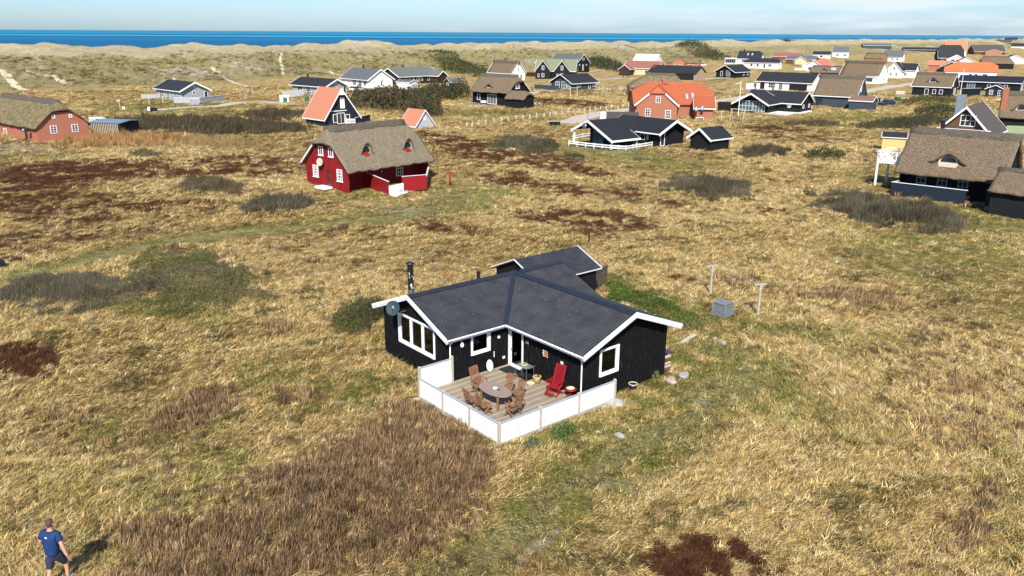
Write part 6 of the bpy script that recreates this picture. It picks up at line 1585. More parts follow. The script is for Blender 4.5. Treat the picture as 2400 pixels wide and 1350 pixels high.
bw = place('bowl', 'small white bowl in the centre of the oval table', 'bowl', TX, TY, 0, z=ZD + .732); mb = MB(); mb.lathe((0, 0, 0), [(0, 0), (.06, 0), (.11, .07), (.10, .07), (.05, .015), (0, .015)], 20); mb.build('bowl', m_plaster, bw)
bw = place('ashtray', 'small dark dish beside the white bowl on the oval table', 'dish', TX + .05, TY - .2, 0, z=ZD + .732); mb = MB(); mb.lathe((0, 0, 0), [(0, 0), (.05, 0), (.065, .03), (.05, .028), (0, .01)], 14); mb.build('dish', m_brown, bw)
# red stool with shells
s = place('side_table', 'small round red stool table carrying a dish of shells', 'side table', 4.95, 1.05, 0); mb = MB(); mb.lathe((0, 0, .40), [(0, 0), (.27, 0), (.28, .015), (.27, .03), (0, .03)], 24); mb.build('tabletop', m_redc, s)
for i in range(3):
    a = i * 2.1 + .4; mb = MB(); mb.beam((.22 * math.cos(a), .22 * math.sin(a), 0), (-.14 * math.cos(a), -.14 * math.sin(a), .398), .03, .03); mb.build('leg', m_redc, s)
s = place('shell_dish', 'pale dish heaped with shells on the red stool', 'dish', 4.95, 1.05, 0, z=ZD + .432); mb = MB(); mb.lathe((0, 0, 0), [(0, 0), (.13, 0), (.19, .04), (.18, .045), (0, .03)], 20); mb.build('dish', m_cream, s)
mb = MB()
for _ in range(26): a = random.uniform(0, 6.3); r = random.uniform(0, .14); mb.lathe((r * math.cos(a), r * math.sin(a), .03), [(0, 0), (.03, .01), (.02, .04), (0, .05)], 6)
mb.build('shells', m_plaster, s)
# grill table with things
s = place('trolley_table', 'small glass-topped metal trolley beside the door', 'table', 4.65, 3.85, 0)
mb = MB(); mb.box(-.25, -.4, .70, .25, .4, .72); mb.build('tabletop', m_steel, s); mb = MB(); mb.box(-.25, -.4, .25, .25, .4, .265); mb.build('shelf', m_blackm, s)
for x in (-.23, .23):
    for y in (-.38, .38): mb = MB(); mb.tube((x, y, 0), (x, y, .698), .014, n=6); mb.build('leg', m_metal, s)
mb = MB(); mb.tube((-.23, -.38, .7), (-.23, -.52, .82), .014, n=6); mb.tube((.23, -.38, .7), (.23, -.52, .82), .014, n=6); mb.tube((-.23, -.52, .82), (.23, -.52, .82), .014, n=6); mb.build('handle', m_metal, s)
s2 = place('decorative_bowl', 'cream bowl with twigs on the metal trolley', 'bowl', 4.62, 3.85, 0, z=ZD + .722); mb = MB(); mb.lathe((0, 0, 0), [(0, 0), (.1, 0), (.17, .06), (.16, .065), (0, .03)], 18); mb.build('bowl', m_cream, s2); mb = MB()
for i in range(7): a = i; mb.tube((0, 0, .03), (.15 * math.cos(a), .15 * math.sin(a), .16), .006, n=4)
mb.build('twigs', m_brown, s2)
s2 = place('candle_holder', 'thin pale candle holder at the back of the metal trolley', 'candle holder', 4.75, 4.15, 0, z=ZD + .722); mb = MB(); mb.tube((0, 0, 0), (0, 0, .02), .05); mb.tube((0, 0, .02), (0, 0, .3), .012); mb.lathe((0, 0, .3), [(0, 0), (.03, .02), (0, .05)], 8); mb.build('stem', m_white, s2)
s = place('doormat', 'dark doormat lying in front of the glass door', 'doormat', 4.85, 5.2, math.radians(0)); mb = MB(); mb.box(-.42, -.5, 0, .28, .38, .02); mb.build('mat', nmat('dark_mat', (.02, .02, .02), .95, .3, 30, .5, 60), s); mb = MB(); mb.box(-.46, -.54, 0, .32, -.502, .014); mb.box(-.46, .382, 0, .32, .42, .014); mb.build('edge', m_wood, s)
s = place('boot_scraper', 'low wooden stand with scrolled feet beside the doormat', 'stand', 4.2, 4.35, .2); mb = MB(); mb.box(-.2, -.16, .16, .2, .16, .19); mb.build('top', m_teak, s)
for x in (-.16, .16):
    for y in (-.13, .13): mb = MB(); mb.beam((x, y, 0), (x, y, .158), .03, .03); mb.build('leg', m_teak, s)
s = place('log_basket', 'straw-coloured basket of kindling by the black wall', 'basket', 4.85, 3.2, 0); mb = MB(); mb.lathe((0, 0, 0), [(0, 0), (.16, 0), (.19, .3), (.2, .34), (.18, .34), (.16, .28), (0, .24)], 18); mb.build('basket', nmat('basket_wicker', (.50, .38, .18), .8, .3, 22, .6, 40, (1, 1, .3)), s)
mb = MB()
for i in range(9): a = random.uniform(0, 6.3); mb.tube((.08 * math.cos(a), .08 * math.sin(a), .2), (.13 * math.cos(a + .5), .13 * math.sin(a + .5), .37), .022, n=6)
mb.build('kindling', m_brown, s)
s = place('shallow_bowl', 'wide cream bowl with dark rim on the deck beside the basket', 'bowl', 4.5, 3.25, 0); mb = MB(); mb.lathe((0, 0, 0), [(0, 0), (.12, 0), (.2, .07), (.19, .075), (.1, .03), (0, .03)], 20); mb.build('bowl', m_cream, s)
s = place('oval_platter', 'white oval platter leaning against the black deck wall', 'platter', 3.95, 5.66, 0, z=ZD + .30); mb = MB(); mb.lathe((0, 0, 0), [(0, 0), (.12, .0), (.19, .03), (.2, .035), (.19, .04), (0, .02)], 24, 1, 1.5); o = mb.build('platter', m_plaster, s); o.rotation_euler = (math.radians(78), 0, 0)
# ---------------- by the house
def onG(name, label, cat, px, py, rz=0, group=None, dz=0):
    q = GT(px, py); return thing(name, label, cat, (q[0], q[1], q[2] + dz), rz, group)
s = place('flower_pot', 'dark blue glazed pot with pale rim by the right gable wall', 'flower pot', 8.38, .38, 0, z=-.02); mb = MB(); mb.lathe((0, 0, 0), [(0, 0), (.13, 0), (.2, .2), (.21, .3), (.19, .3), (.17, .25), (0, .25)], 20); mb.build('pot', nmat('blue_glaze', (.012, .016, .04), .2, .1, 2, 0, spec=.7), s); mb = MB(); mb.lathe((0, 0, .3), [(.185, 0), (.225, 0), (.225, .03), (.185, .03), (.185, 0)], 20); mb.build('rim', m_cream, s)
def boulder(name, label, x, y, z, r, mat, seed, flat=.7, group=None):
    t = thing(name, label, 'boulder' if r > .2 else 'stone', (x, y, z), 0, group)
    bm = bmesh.new(); bmesh.ops.create_icosphere(bm, subdivisions=3, radius=1); rs = np.random.default_rng(seed)
    ns = [(Vector(rs.normal(0, 1, 3)).normalized(), rs.uniform(.55, .9)) for _ in range(11)]
    for v in bm.verts:
        for d, c in ns:
            k = v.co.dot(d)
            if k > c: v.co -= d * (k - c) * .9
    sx_, sy_ = rs.uniform(.85, 1.25), rs.uniform(.75, 1.05)
    for v in bm.verts: v.co = Vector((v.co.x * sx_ * r, v.co.y * sy_ * r, v.co.z * flat * r + r * flat * .45))
    me = bpy.data.meshes.new('rock'); bm.to_mesh(me); bm.free(); me.materials.append(mat); o = link(bpy.data.objects.new('rock', me), t)
    return t
for i, (px, py, r, m_, lb) in enumerate([(1573, 897, .34, m_stonep, 'pinkish boulder right of the black house gable'), (1604, 884, .30, m_stone, 'pale boulder beyond the pinkish one by the gable'), (1442, 950, .38, m_stone, 'grey boulder leaning at the right end of the deck fence'),
        (1600, 758, .26, m_stone, 'pale stone on the weedy bank behind the roof end'), (1575, 778, .24, m_stone, 'rounded stone at the foot of the weedy bank'), (1661, 791, .12, m_stone, 'small white stone left in the row of three by the bank'), (1676, 797, .2, m_stone, 'largest stone in the row of three by the bank'), (1697, 805, .2, m_stone, 'pale flat stone right in the row of three by the bank'),
        (1708, 812, .1, m_stone, 'tiny stone at the end of the row of three'), (1797, 807, .1, m_stone, 'white pebble alone on the lawn below the clothes post'), (1453, 1023, .22, m_stone, 'flat stone in the grass below the fence corner'), (1401, 1014, .12, m_stonep, 'small pinkish stone in the grass before the white fence'), (1517, 678, .22, m_stone, 'flat stone upper left on the weedy bank'), (1545, 700, .22, m_stone, 'flat stone in the middle of the weedy bank'), (975, 938, .16, m_postw, 'squared stone at the foot of the left fence post')]):
    q = GT(px, py); boulder('boulder' if r > .2 else 'stone', lb, q[0], q[1], q[2] - .03, r, m_, 40 + i)
# firewood / heat pump box at the right wall
s = place('log_pile', 'dark covered pile of firewood against the far right corner of the house', 'woodpile', 11.25, 1.3, 0, z=0)
for i in range(5):
    for j in range(4): mb = MB(); mb.tube((-.2, -.5 + j * .2, .09 + i * .17), (.25, -.5 + j * .2, .09 + i * .17), .085, n=8); mb.build('log', m_wood if (i + j) % 3 else m_brown, s)
mb = MB(); mb.prism([(-.25, -.65, 1.05), (.4, -.65, .95), (.4, .3, .95), (-.25, .3, 1.05)], (0, 0, .03)); mb.build('cover', m_blackm, s)
# driftwood
q0, q1 = GT(1595, 806), GT(1629, 794); s = thing('driftwood_plank', 'pale driftwood plank propped on the grass right of the house', 'plank', tuple(q0), math.atan2(q1[1] - q0[1], q1[0] - q0[0])); Lq = np.linalg.norm(q1 - q0); mb = MB(); mb.beam((0, 0, .05), (Lq, 0, .3), .22, .07); mb.build('plank', m_postw, s)
mb = MB(); mb.beam((-.25, .1, .03), (.5, -.1, .1), .12, .06); mb.build('branch', m_postw, s)
# compost bin
s = onG('compost_bin', 'grey slatted tapered compost bin with a flat lid', 'compost bin', 1693, 737, .75); mb = MB()
def taper(z0, z1, a0, a1, mb): mb.add([(-a0, -a0, z0), (a0, -a0, z0), (a0, a0, z0), (-a0, a0, z0), (-a1, -a1, z1), (a1, -a1, z1), (a1, a1, z1), (-a1, a1, z1)], [(0, 3, 2, 1), (4, 5, 6, 7), (0, 1, 5, 4), (1, 2, 6, 5), (2, 3, 7, 6), (3, 0, 4, 7)])
mg = nmat('grey_plastic', (.17, .18, .195), .6, .1, 5)
mb = MB(); taper(-.05, .72, .44, .36, mb); mb.build('bin_body', nmat('dark_grey_plastic', (.06, .065, .075), .6), s)
for i in range(6):
    mb = MB(); a0 = .465 - i * .0135; taper(.02 + i * .115, .02 + i * .115 + .08, a0, a0 - .008, mb); mb.build('slat', mg, s)
for a in (0, 1, 2, 3):
    mb = MB(); sgx = (1 if a in (1, 2) else -1); sgy = (1 if a in (2, 3) else -1); mb.beam((sgx * .46, sgy * .46, 0), (sgx * .385, sgy * .385, .73), .07, .07); mb.build('corner_rib', mg, s)
mb = MB(); mb.box(-.42, -.42, .735, .42, .42, .79); mb.lathe((0, 0, .79), [(0, 0), (.12, 0), (.12, .04), (0, .05)], 12); mb.build('lid', mg, s)
# clothes line
def clothes_post(px, py, label):
    s = onG('clothesline_post', label, 'clothesline post', px, py, math.radians(38), 'clothesline posts behind the house')
    mb = MB(); mb.box(-.055, -.055, -.3, .055, .055, 1.95); mb.build('post', m_postw, s)
    mb = MB(); mb.box(-.06, -.42, 1.952, .06, .42, 2.01); mb.build('cross_arm', m_postw, s)
    for k in (-1, 1): mb = MB(); mb.beam((0, k * .05, 1.62), (0, k * .32, 1.95), .04, .05, (1, 0, 0)); mb.build('brace', m_postw, s)
    return s
k1 = clothes_post(1664, 692, 'T-shaped clothesline post, the farther one nearer the house'); k2 = clothes_post(1775, 741, 'T-shaped clothesline post, the nearer one on the right')
d = (Vector(k2.location) - Vector(k1.location)); ang = math.atan2(d.y, d.x)
k1.rotation_euler[2] = ang; k2.rotation_euler[2] = ang
for k in (-.38, -.13, .13, .38):
    off = Vector((-math.sin(ang), math.cos(ang), 0)) * k; a = Vector(k1.location) + off + Vector((0, 0, 2.04)); b = Vector(k2.location) + off + Vector((0, 0, 2.04)); mb = MB()
    for i in range(10):
        f = lambda t: a.lerp(b, t) - Vector((0, 0, .12 * 4 * t * (1 - t)))
        mb.tube(f(i / 10) - a, f((i + 1) / 10) - a, .004, n=4)
    o = mb.build('clothesline', nmat('white_line', (.5, .48, .42)), None); o.location = a; tag(o, {-.38: 'thin white line on the left side between the two clothes posts', -.13: 'thin white line left of the middle between the clothes posts', .13: 'thin white line right of the middle between the clothes posts', .38: 'thin white line on the right side between the clothes posts'}[k], 'clothesline', 'lines strung between the clothes posts')
s = onG('wooden_stake', 'dark wooden stake standing alone in the heather behind the house', 'stake', 1380, 567); mb = MB(); mb.box(-.06, -.06, -.2, .06, .06, .85); tagless = mb.build('stake', m_log, s)
# ================================================================== person walking away, lower left
def skinned(name, joints, bones, mat, parent, sub=2, root=0):
    me = bpy.data.meshes.new(name); me.from_pydata([j[0] for j in joints], bones, []); o = bpy.data.objects.new(name, me); COL.objects.link(o); o.parent = parent
    me.materials.append(mat)
    md = o.modifiers.new('skin', 'SKIN'); md.use_smooth_shade = True
    sv = me.skin_vertices[0].data
    for i, j in enumerate(joints):
        r = j[1]; sv[i].radius = (r, r) if not isinstance(r, tuple) else r; sv[i].use_root = (i == root)
    ss = o.modifiers.new('sub', 'SUBSURF'); ss.levels = sub; ss.render_levels = sub
    return o
PQ = GT(137, 1372)
pers = thing('person', 'man in a blue T-shirt and dark shorts walking away through the grass', 'person', tuple(PQ), math.radians(-8))
m_skin = nmat('skin', (.52, .27, .17), .6, .06, 12); m_shirt = nmat('blue_shirt', (.009, .034, .115), .8, .2, 9, .5, 18); m_short = nmat('dark_blue_shorts', (.03, .032, .06), .85, .2, 9, .4, 20); m_hair = nmat('short_grey_brown_hair', (.10, .065, .045), .9, .3, 30, .8, 90); m_shoe = nmat('pale_trainers', (.45, .45, .45), .7)
# local: +y walking direction (away), x right, z up
J = [((0, 0, .95), .13), ((0, .01, 1.12), .10), ((0, .03, 1.30), .11), ((0, .05, 1.43), .08), ((0, .06, 1.50), .055), ((0, .08, 1.57), .06), ((0, .09, 1.66), .085), ((0, .09, 1.73), .07),
     ((-.085, .0, .90), .095), ((-.09, -.05, .52), .062), ((-.09, -.2, .12), .045), ((-.09, -.16, .04), .04), ((-.10, -.02, .03), .035),
     ((.085, .02, .90), .095), ((.10, .26, .54), .062), ((.10, .24, .12), .045), ((.10, .25, .05), .04), ((.11, .40, .04), .035),
     ((-.19, .04, 1.43), .06), ((-.29, .02, 1.18), .045), ((-.27, .20, .98), .034), ((-.25, .25, .93), .026),
     ((.19, .04, 1.43), .06), ((.31, -.02, 1.19), .045), ((.40, -.03, .94), .034), ((.42, -.02, .88), .026)]
Bn = [(0, 1), (1, 2), (2, 3), (3, 4), (4, 5), (5, 6), (6, 7), (0, 8), (8, 9), (9, 10), (10, 11), (11, 12), (0, 13), (13, 14), (14, 15), (15, 16), (16, 17), (3, 18), (18, 19), (19, 20), (20, 21), (3, 22), (22, 23), (23, 24), (24, 25)]
skinned('body', J, Bn, m_skin, pers)
Sh = [((0, 0, .80), (.19, .155)), ((0, .01, 1.05), (.185, .155)), ((0, .03, 1.26), (.225, .165)), ((0, .045, 1.42), (.17, .13)), ((0, .055, 1.50), (.085, .085)), ((-.19, .04, 1.43), .085), ((-.27, .03, 1.25), .078), ((.19, .04, 1.43), .085), ((.285, .0, 1.26), .078)]
skinned('tshirt', Sh, [(0, 1), (1, 2), (2, 3), (3, 4), (3, 5), (5, 6), (3, 7), (7, 8)], m_shirt, pers)
_t = bpy.data.textures.new('folds', 'CLOUDS'); _t.noise_scale = .09
for o in pers.children:
    if o.name.startswith('tshirt'): d_ = o.modifiers.new('folds', 'DISPLACE'); d_.texture = _t; d_.strength = .035; d_.mid_level = .5
So = [((0, 0, .97), (.17, .12)), ((0, 0, .88), (.16, .13)), ((-.085, -.01, .80), .12), ((-.09, -.05, .47), .09), ((.085, .08, .80), .12), ((.10, .24, .50), .09)]
skinned('shorts', So, [(0, 1), (1, 2), (2, 3), (1, 4), (4, 5)], m_short, pers)
for hx, hy, hz, dx in ((-.25, .26, .92, .2), (.42, -.01, .87, .0)):
    jj = [((hx, hy, hz), .03), ((hx + .005, hy + .02 + dx * .1, hz - .06), (.036, .02))]; bb = [(0, 1)]
    for k, ln in enumerate((.07, .08, .075, .06)):
        b = len(jj); x = hx - .027 + .018 * k; jj += [((x, hy + .03 + dx * .2, hz - .075), .011), ((x, hy + .05 + dx * .25, hz - .075 - ln * .55), .010), ((x, hy + .055 + dx * .35, hz - .075 - ln), .008)]; bb += [(1, b), (b, b + 1), (b + 1, b + 2)]
    b = len(jj); sg = -1 if hx > 0 else 1; jj += [((hx + sg * .035, hy + .03, hz - .045), .012), ((hx + sg * .045, hy + .05, hz - .085), .009)]; bb += [(0, b), (b, b + 1)]
    skinned('hand', jj, bb, m_skin, pers, 1)
bm = bmesh.new(); bmesh.ops.create_uvsphere(bm, u_segments=20, v_segments=14, radius=.107)
bmesh.ops.delete(bm, geom=[v for v in bm.verts if v.co.z < -.085 or (v.co.y > .05 and v.co.z < .05)], context='VERTS')
for v in bm.verts: v.co = Vector((v.co.x * .86, v.co.y * 1.0 + .085, v.co.z * 1.05 + 1.685))
me = bpy.data.meshes.new('hair'); bm.to_mesh(me); bm.free(); me.materials.append(m_hair); me.polygons.foreach_set('use_smooth', [True] * len(me.polygons)); link(bpy.data.objects.new('hair', me), pers)
for s in (-1, 1): mb = MB(); mb.lathe((0, 0, 0), [(0, 0), (.02, .0), (.03, .012), (.018, .02), (0, .02)], 10, 1, 1.4); o = mb.build('ear', m_skin, pers); o.rotation_euler = (math.radians(90), 0, math.radians(90 * s)); o.location = (s * .088, .085, 1.66)
mb = MB(); mb.lathe((0, 0, 0), [(0, 0), (.03, 0), (.03, .006), (0, .006)], 16); o = mb.build('shirt_emblem', m_white, pers); o.rotation_euler = (math.radians(100), 0, 0); o.location = (0, -.105, 1.40)
for (x, y, z) in ((-.095, -.14, .0), (.105, .28, .0)):
    bm = bmesh.new(); bmesh.ops.create_uvsphere(bm, u_segments=14, v_segments=8, radius=1)
    for v in bm.verts: v.co = Vector((v.co.x * .05 + x, v.co.y * .15 + y + .03, max(v.co.z, -.35) * .065 + z + .035))
    me = bpy.data.meshes.new('shoe'); bm.to_mesh(me); bm.free(); me.materials.append(m_shoe); link(bpy.data.objects.new('shoe', me), pers)

# ================================================================== vehicles
def car(label, loc, rz, mat, L=4.2, W=1.75, Hh=1.45, van=False, name='parked_car', cat='car'):
    t = thing(name, label, cat, tuple(loc), rz)
    if van: prof = [(-L / 2, .35), (-L / 2, 1.2), (-L / 2 + .15, Hh), (L / 2 - 1.3, Hh), (L / 2 - .55, 1.05), (L / 2 - .05, .85), (L / 2, .35)]
    else: prof = [(-L / 2, .35), (-L / 2 + .02, .85), (-L / 2 + .25, .95), (L / 2 - 1.15, .95), (L / 2 - .1, .78), (L / 2, .35)]
    mb = MB(); mb.prism([(x, -W / 2, z) for x, z in prof], (0, W, 0)); o = mb.build('body', mat, t); bv = o.modifiers.new('bevel', 'BEVEL'); bv.width = .08; bv.segments = 2
    if not van:
        mb = MB(); a = [(-L / 2 + .3, .95), (-L / 2 + .75, Hh), (L / 2 - 1.9, Hh), (L / 2 - 1.2, .95)]
        lo = [(x, z) for x, z in a]
        V = [(x, -W / 2 * (.95 if z < 1 else .78), z) for x, z in a] + [(x, W / 2 * (.95 if z < 1 else .78), z) for x, z in a]
        mb.add(V, [(0, 1, 2, 3), (7, 6, 5, 4), (0, 4, 5, 1), (1, 5, 6, 2), (2, 6, 7, 3), (3, 7, 4, 0)]); mb.build('window', m_dpane, t)
        mb = MB(); mb.box(-L / 2 + .74, -W / 2 * .76, Hh - .03, L / 2 - 1.9, W / 2 * .76, Hh + .03); mb.build('roof', mat, t)
    else:
        mb = MB(); mb.prism([(L / 2 - 1.28, -W / 2 + .1, Hh - .06), (L / 2 - .53, -W / 2 + .1, 1.06), (L / 2 - .50, -W / 2 + .1, 1.10), (L / 2 - 1.2, -W / 2 + .1, Hh - .02)], (0, W - .2, 0)); mb.build('windscreen', m_dpane, t)
        mb = MB(); mb.box(L / 2 - 2.2, -W / 2 - .012, 1.05, L / 2 - 1.35, -W / 2 - .002, Hh - .2); mb.box(L / 2 - 2.2, W / 2 + .002, 1.05, L / 2 - 1.35, W / 2 + .012, Hh - .2); mb.build('side_window', m_dpane, t)
    for x in (-L / 2 + .8, L / 2 - .8):
        for y in (-1, 1):
            mb = MB(); mb.tube((x, y * (W / 2 - .2), .31), (x, y * (W / 2 + .01), .31), .31, n=14); w = mb.build('wheel', m_blackm, t); mb = MB(); mb.tube((x, y * (W / 2 + .012), .31), (x, y * (W / 2 + .03), .31), .17, n=10); mb.build('rim', m_metal, w)
    for y in (-.6, .6): mb = MB(); mb.box(L / 2 - .04, y - .16, .62, L / 2 + .01, y + .16, .76); mb.build('headlight', m_metal, t)
    return t
car('dark blue parked hatchback on the grass right of the tiled annex', G(2077, 248), math.radians(205), nmat('dark_blue_car_paint', (.015, .025, .05), .25, .1, 2, 0, spec=.7))
car('white van half hidden behind the slatted carport', G(225, 309) + np.array([0, 1.5, 0]), math.radians(-50), nmat('white_car_paint', (.72, .73, .74), .3, .03, 2, 0, spec=.6), 5.2, 1.95, 2.1, True, 'parked_van', 'van')
car('white car parked under the white-gabled house', G(836, 215), math.radians(-35), nmat('white_car_paint', (.72, .73, .74)))
car('silver white car parked beside the red brick thatched gable', G(1646, 155), math.radians(-35), nmat('white_car_paint', (.72, .73, .74)))
car('black car parked right of the white dark-roofed cross gables', G(2142, 181), math.radians(-35), m_blackm)
# small trailer
t = onG('trailer', 'small pale trailer with a dark box at its left end, left of the blue car', 'trailer', 2118, 238, .2); mb = MB(); mb.box(-1.2, -.7, .5, 1.2, .7, .95); mb.build('box', m_cream, t)
for y in (-.75, .75): mb = MB(); mb.tube((0, y - .06, .3), (0, y + .06, .3), .3, n=12); mb.build('wheel', m_blackm, t)
mb = MB(); mb.box(-2.3, -.5, 0, -1.35, .5, 1.1); mb.build('dark_box', m_green, t)
# ================================================================== fence posts along the road
FP = [(1095, 297), (1107, 297), (1121.7, 295.8), (1138.3, 292.5), (1157.5, 287.5), (1175, 285.8), (1191.7, 285), (1209, 280), (1225.8, 279), (1241.7, 278.3), (1257.5, 275), (1275, 275), (1288.3, 272.5), (1303.3, 270.8), (1316.7, 268.3), (1330.8, 266.7), (1344, 266.7), (1356.7, 263.3), (1370, 262.5), (1382.5, 261.7), (1395, 260.8), (1407.5, 258.3), (1420.8, 257.5), (1448, 255.7), (1460, 253), (1473, 251)]
fp = thing('fence_post', 'short pale wooden post in the row along the gravel drive', 'fence post', tuple(G(*FP[0])), 0, 'short wooden posts along the gravel drive'); mb = MB(); mb.box(-.12, -.12, -.3, .12, .12, .85); mb.build('post', m_postw, fp)
for q in FP[1:]: c = copy_tree(fp); c.location = tuple(G(*q))
for i in range(len(FP) - 1):
    a, b = G(*FP[i]), G(*FP[i + 1])
    if i % 1 == 0 and i < 22: mb = MB(); mb.beam((0, 0, .55), (b[0] - a[0], b[1] - a[1], .55), .05, .05); o = mb.build('fence_rope', m_wood, None); o.location = tuple(a); tag(o, 'thin rope rail strung between two of the short posts by the drive', 'rope', 'rope rails between the short posts')
# gate sign / mailbox beside the row
t = onG('mailbox', 'white mailbox on a post at the end of the post row by the road', 'mailbox', 1433, 257); mb = MB(); mb.box(-.05, -.05, -.2, .05, .05, 1.0); mb.build('post', m_postw, t); mb = MB(); mb.box(-.2, -.15, .72, .2, .15, 1.0); mb.build('box', m_offw, t)
# dark low bin shelter and brick gate pillar
t = onG('bin_shelter', 'low dark bin shelter beside the gravel drive', 'shelter', 1300, 297); mb = MB(); mb.box(-.95, -.4, -.1, .95, .4, .95); mb.build('box', m_blkf, t); mb = MB(); mb.box(-1.4, -.5, .952, 1.0, .5, 1.0); mb.build('lid', m_postw, t)
t = onG('storage_box', 'dark storage block with white end behind the L-shaped house', 'storage', 1432, 281, -.05); mb = MB(); mb.box(-1.0, -.8, 0, 5.2, .8, 1.5); mb.build('box', m_feltb, t); mb = MB(); mb.box(-2.2, -.8, 0, -1.003, .8, 1.5); mb.build('white_end', m_offw, t)
# black panel fence
board_fence('board_fence', 'black board fence behind the swing right of the orange tiled house', G(1681, 261), G(1724, 263), .2, 2.0, m_blkf, .3, None, m_white)
# ================================================================== swings, poles
def swing(label, pa, pb, hgt=2.2, mat=None):
    a, b = G(*pa), G(*pb); L = np.linalg.norm(b - a); t = thing('swing_frame', label, 'swing', tuple(a), math.atan2(b[1] - a[1], b[0] - a[0]))
    mat = mat or m_postw
    mb = MB(); mb.beam((-.3, 0, hgt), (L + .3, 0, hgt), .12, .12); mb.build('crossbar', mat, t)
    for x in (0, L):
        for s in (-1, 1): mb = MB(); mb.beam((x, s * .9, -.1), (x, s * .06, hgt - .07), .11, .11, (1, 0, 0)); mb.build('leg', mat, t)
    for x in (L * .35, L * .65):
        mb = MB(); mb.tube((x, 0, hgt), (x, 0, .5), .015, n=4); mb.build('chain', m_metal, t)
    mb = MB(); mb.box(L * .33, -.12, .46, L * .67, .12, .5); mb.build('swing_seat', m_blackm, t)
    return t
swing('pale wooden swing frame in front of the glazed black house', (1713, 288), (1743, 290), 2.6)
swing('dark wooden swing frame beside the thatched porch cottage', (1248, 254), (1276, 256), 2.2, m_log)
swing('wooden swing frame before the first grey house on the left', (350, 245), (382, 244), 2.3)
swing('pale swing frame on the lawn right of the first grey house', (570, 226), (590, 224), 2.3)
swing('pale swing frame in front of the blue-black modern house', (1336, 228), (1352, 228), 2.4)
swing('tall thin swing frame at the right of the blue-black modern house', (1396, 226), (1414, 227), 3.2, m_wood)
swing('small swing frame on the grass behind the brown eyebrow thatch', (2163, 168), (2172, 168), 2.4, m_wood)
def pole(label, q, hgt, m, arm=0, cat='flagpole', nm='flagpole'):
    t = thing(nm, label, cat, tuple(G(*q))); mb = MB(); mb.tube((0, 0, -.3), (0, 0, hgt), .09, .05, 8); mb.build('pole', m, t)
    mb = MB(); mb.lathe((0, 0, hgt), [(0, 0), (.1, .05), (0, .12)], 8); mb.build('finial', m, t)
    if arm: mb = MB(); mb.beam((-arm, 0, hgt - .5), (0, 0, hgt - .2), .06, .08); mb.build('arm', m, t)
    return t
pole('white flagpole with small top arm left of the glazed black house', (1730, 271), 6.8, m_white, 1.2)
pole('white flagpole standing before the long low black house', (2249, 228), 7.4, m_white)
pole('thin pale mast far behind the brown eyebrow thatch, left one', (2190, 113), 16, m_postw); pole('thin pale mast far behind the brown eyebrow thatch, right one', (2201, 112), 15, m_postw)
t = onG('clothes_post', 'pale T-shaped clothes post left of the swing by the orange tiled house', 'clothes post', 1689, 286, .1); mb = MB(); mb.box(-.07, -.07, -.2, .07, .07, 1.9); mb.build('post', m_postw, t); mb = MB(); mb.box(-.5, -.06, 1.902, .5, .06, 2.0); mb.build('arm', m_postw, t)
t = onG('bird_table', 'pale wooden bird table on the lawn below the first grey house', 'bird table', 282, 255); mb = MB(); mb.box(-.08, -.08, -.2, .08, .08, 1.5); mb.build('post', m_postw, t); mb = MB(); mb.box(-.35, -.35, 1.502, .35, .35, 1.85); mb.build('table', m_postw, t)
t = onG('marker_stone', 'small white marker right of the bird table', 'marker', 291, 257); mb = MB(); mb.box(-.3, -.2, -.1, .3, .2, .6); mb.build('block', m_plaster, t)
t = onG('garden_box', 'black box with white board on the road edge before the first grey house', 'box', 361, 262); mb = MB(); mb.box(-.6, -.4, -.1, .6, .4, .8); mb.build('box', m_blkf, t); mb = MB(); mb.box(-1.1, -.4, .3, -.603, .4, .95); mb.build('board', m_white, t)
for q, lb in (((669, 240), 'green wheelie bin in the white screen by the road'), ((719, 238), 'green wheelie bin below the grey house terrace')):
    t = onG('wheelie_bin', lb, 'bin', *q); mb = MB(); mb.box(-.4, -.4, -.1, .4, .4, 1.1); mb.build('body', m_green, t); mb = MB(); mb.box(-.43, -.45, 1.102, .43, .43, 1.18); mb.build('lid', m_green, t)
pole('tall sign pole with white box beside the white shed', (985, 222), 5.0, m_postw, 0, 'pole', 'sign_pole')
# gull over the sea
t = thing('gull', 'tiny gull gliding in the sky above the sea', 'bird', (-3.5, 178, 73.5)); 
g_ = CPOS + rayd(1162, 19) * 170; t.location = tuple(g_); mb = MB(); mb.add([(-.65, 0, .12), (-.3, .08, .18), (0, .1, .05), (0, -.1, .05), (-.3, -.06, .18)], [(0, 1, 2, 3, 4)]); mb.add([(.65, 0, .12), (.3, .08, .18), (0, .1, .05), (0, -.1, .05), (.3, -.06, .18)], [(0, 1, 2, 3, 4)]); mb.build('wings', m_feltg, t); mb = MB(); mb.tube((0, -.25, .04), (0, .25, .04), .06, .02, 6); mb.build('body', m_white, t)
t = onG('picnic_table', 'small dark picnic table on the pale grass left of the low rust red house', 'table', 1466, 182); mb = MB(); mb.box(-1.2, -.5, .7, 1.2, .5, .8); mb.build('top', m_log, t)
for x in (-1, 1): mb = MB(); mb.box(x - .08, -.5, -.1, x + .08, .5, .698); mb.build('leg', m_log, t)
# dark object cut by the left frame edge
t = thing('roof_corner', 'dark roof corner poking in at the left frame edge above the green track', 'shed', tuple(G(-20, 628))); mb = MB(); mb.prism([(-2.5, -1, 0), (.75, .1, .2), (.75, .1, .35), (-2.5, 1.6, 1.0)], (0, .3, .12)); mb.build('roof', m_blackm, t)

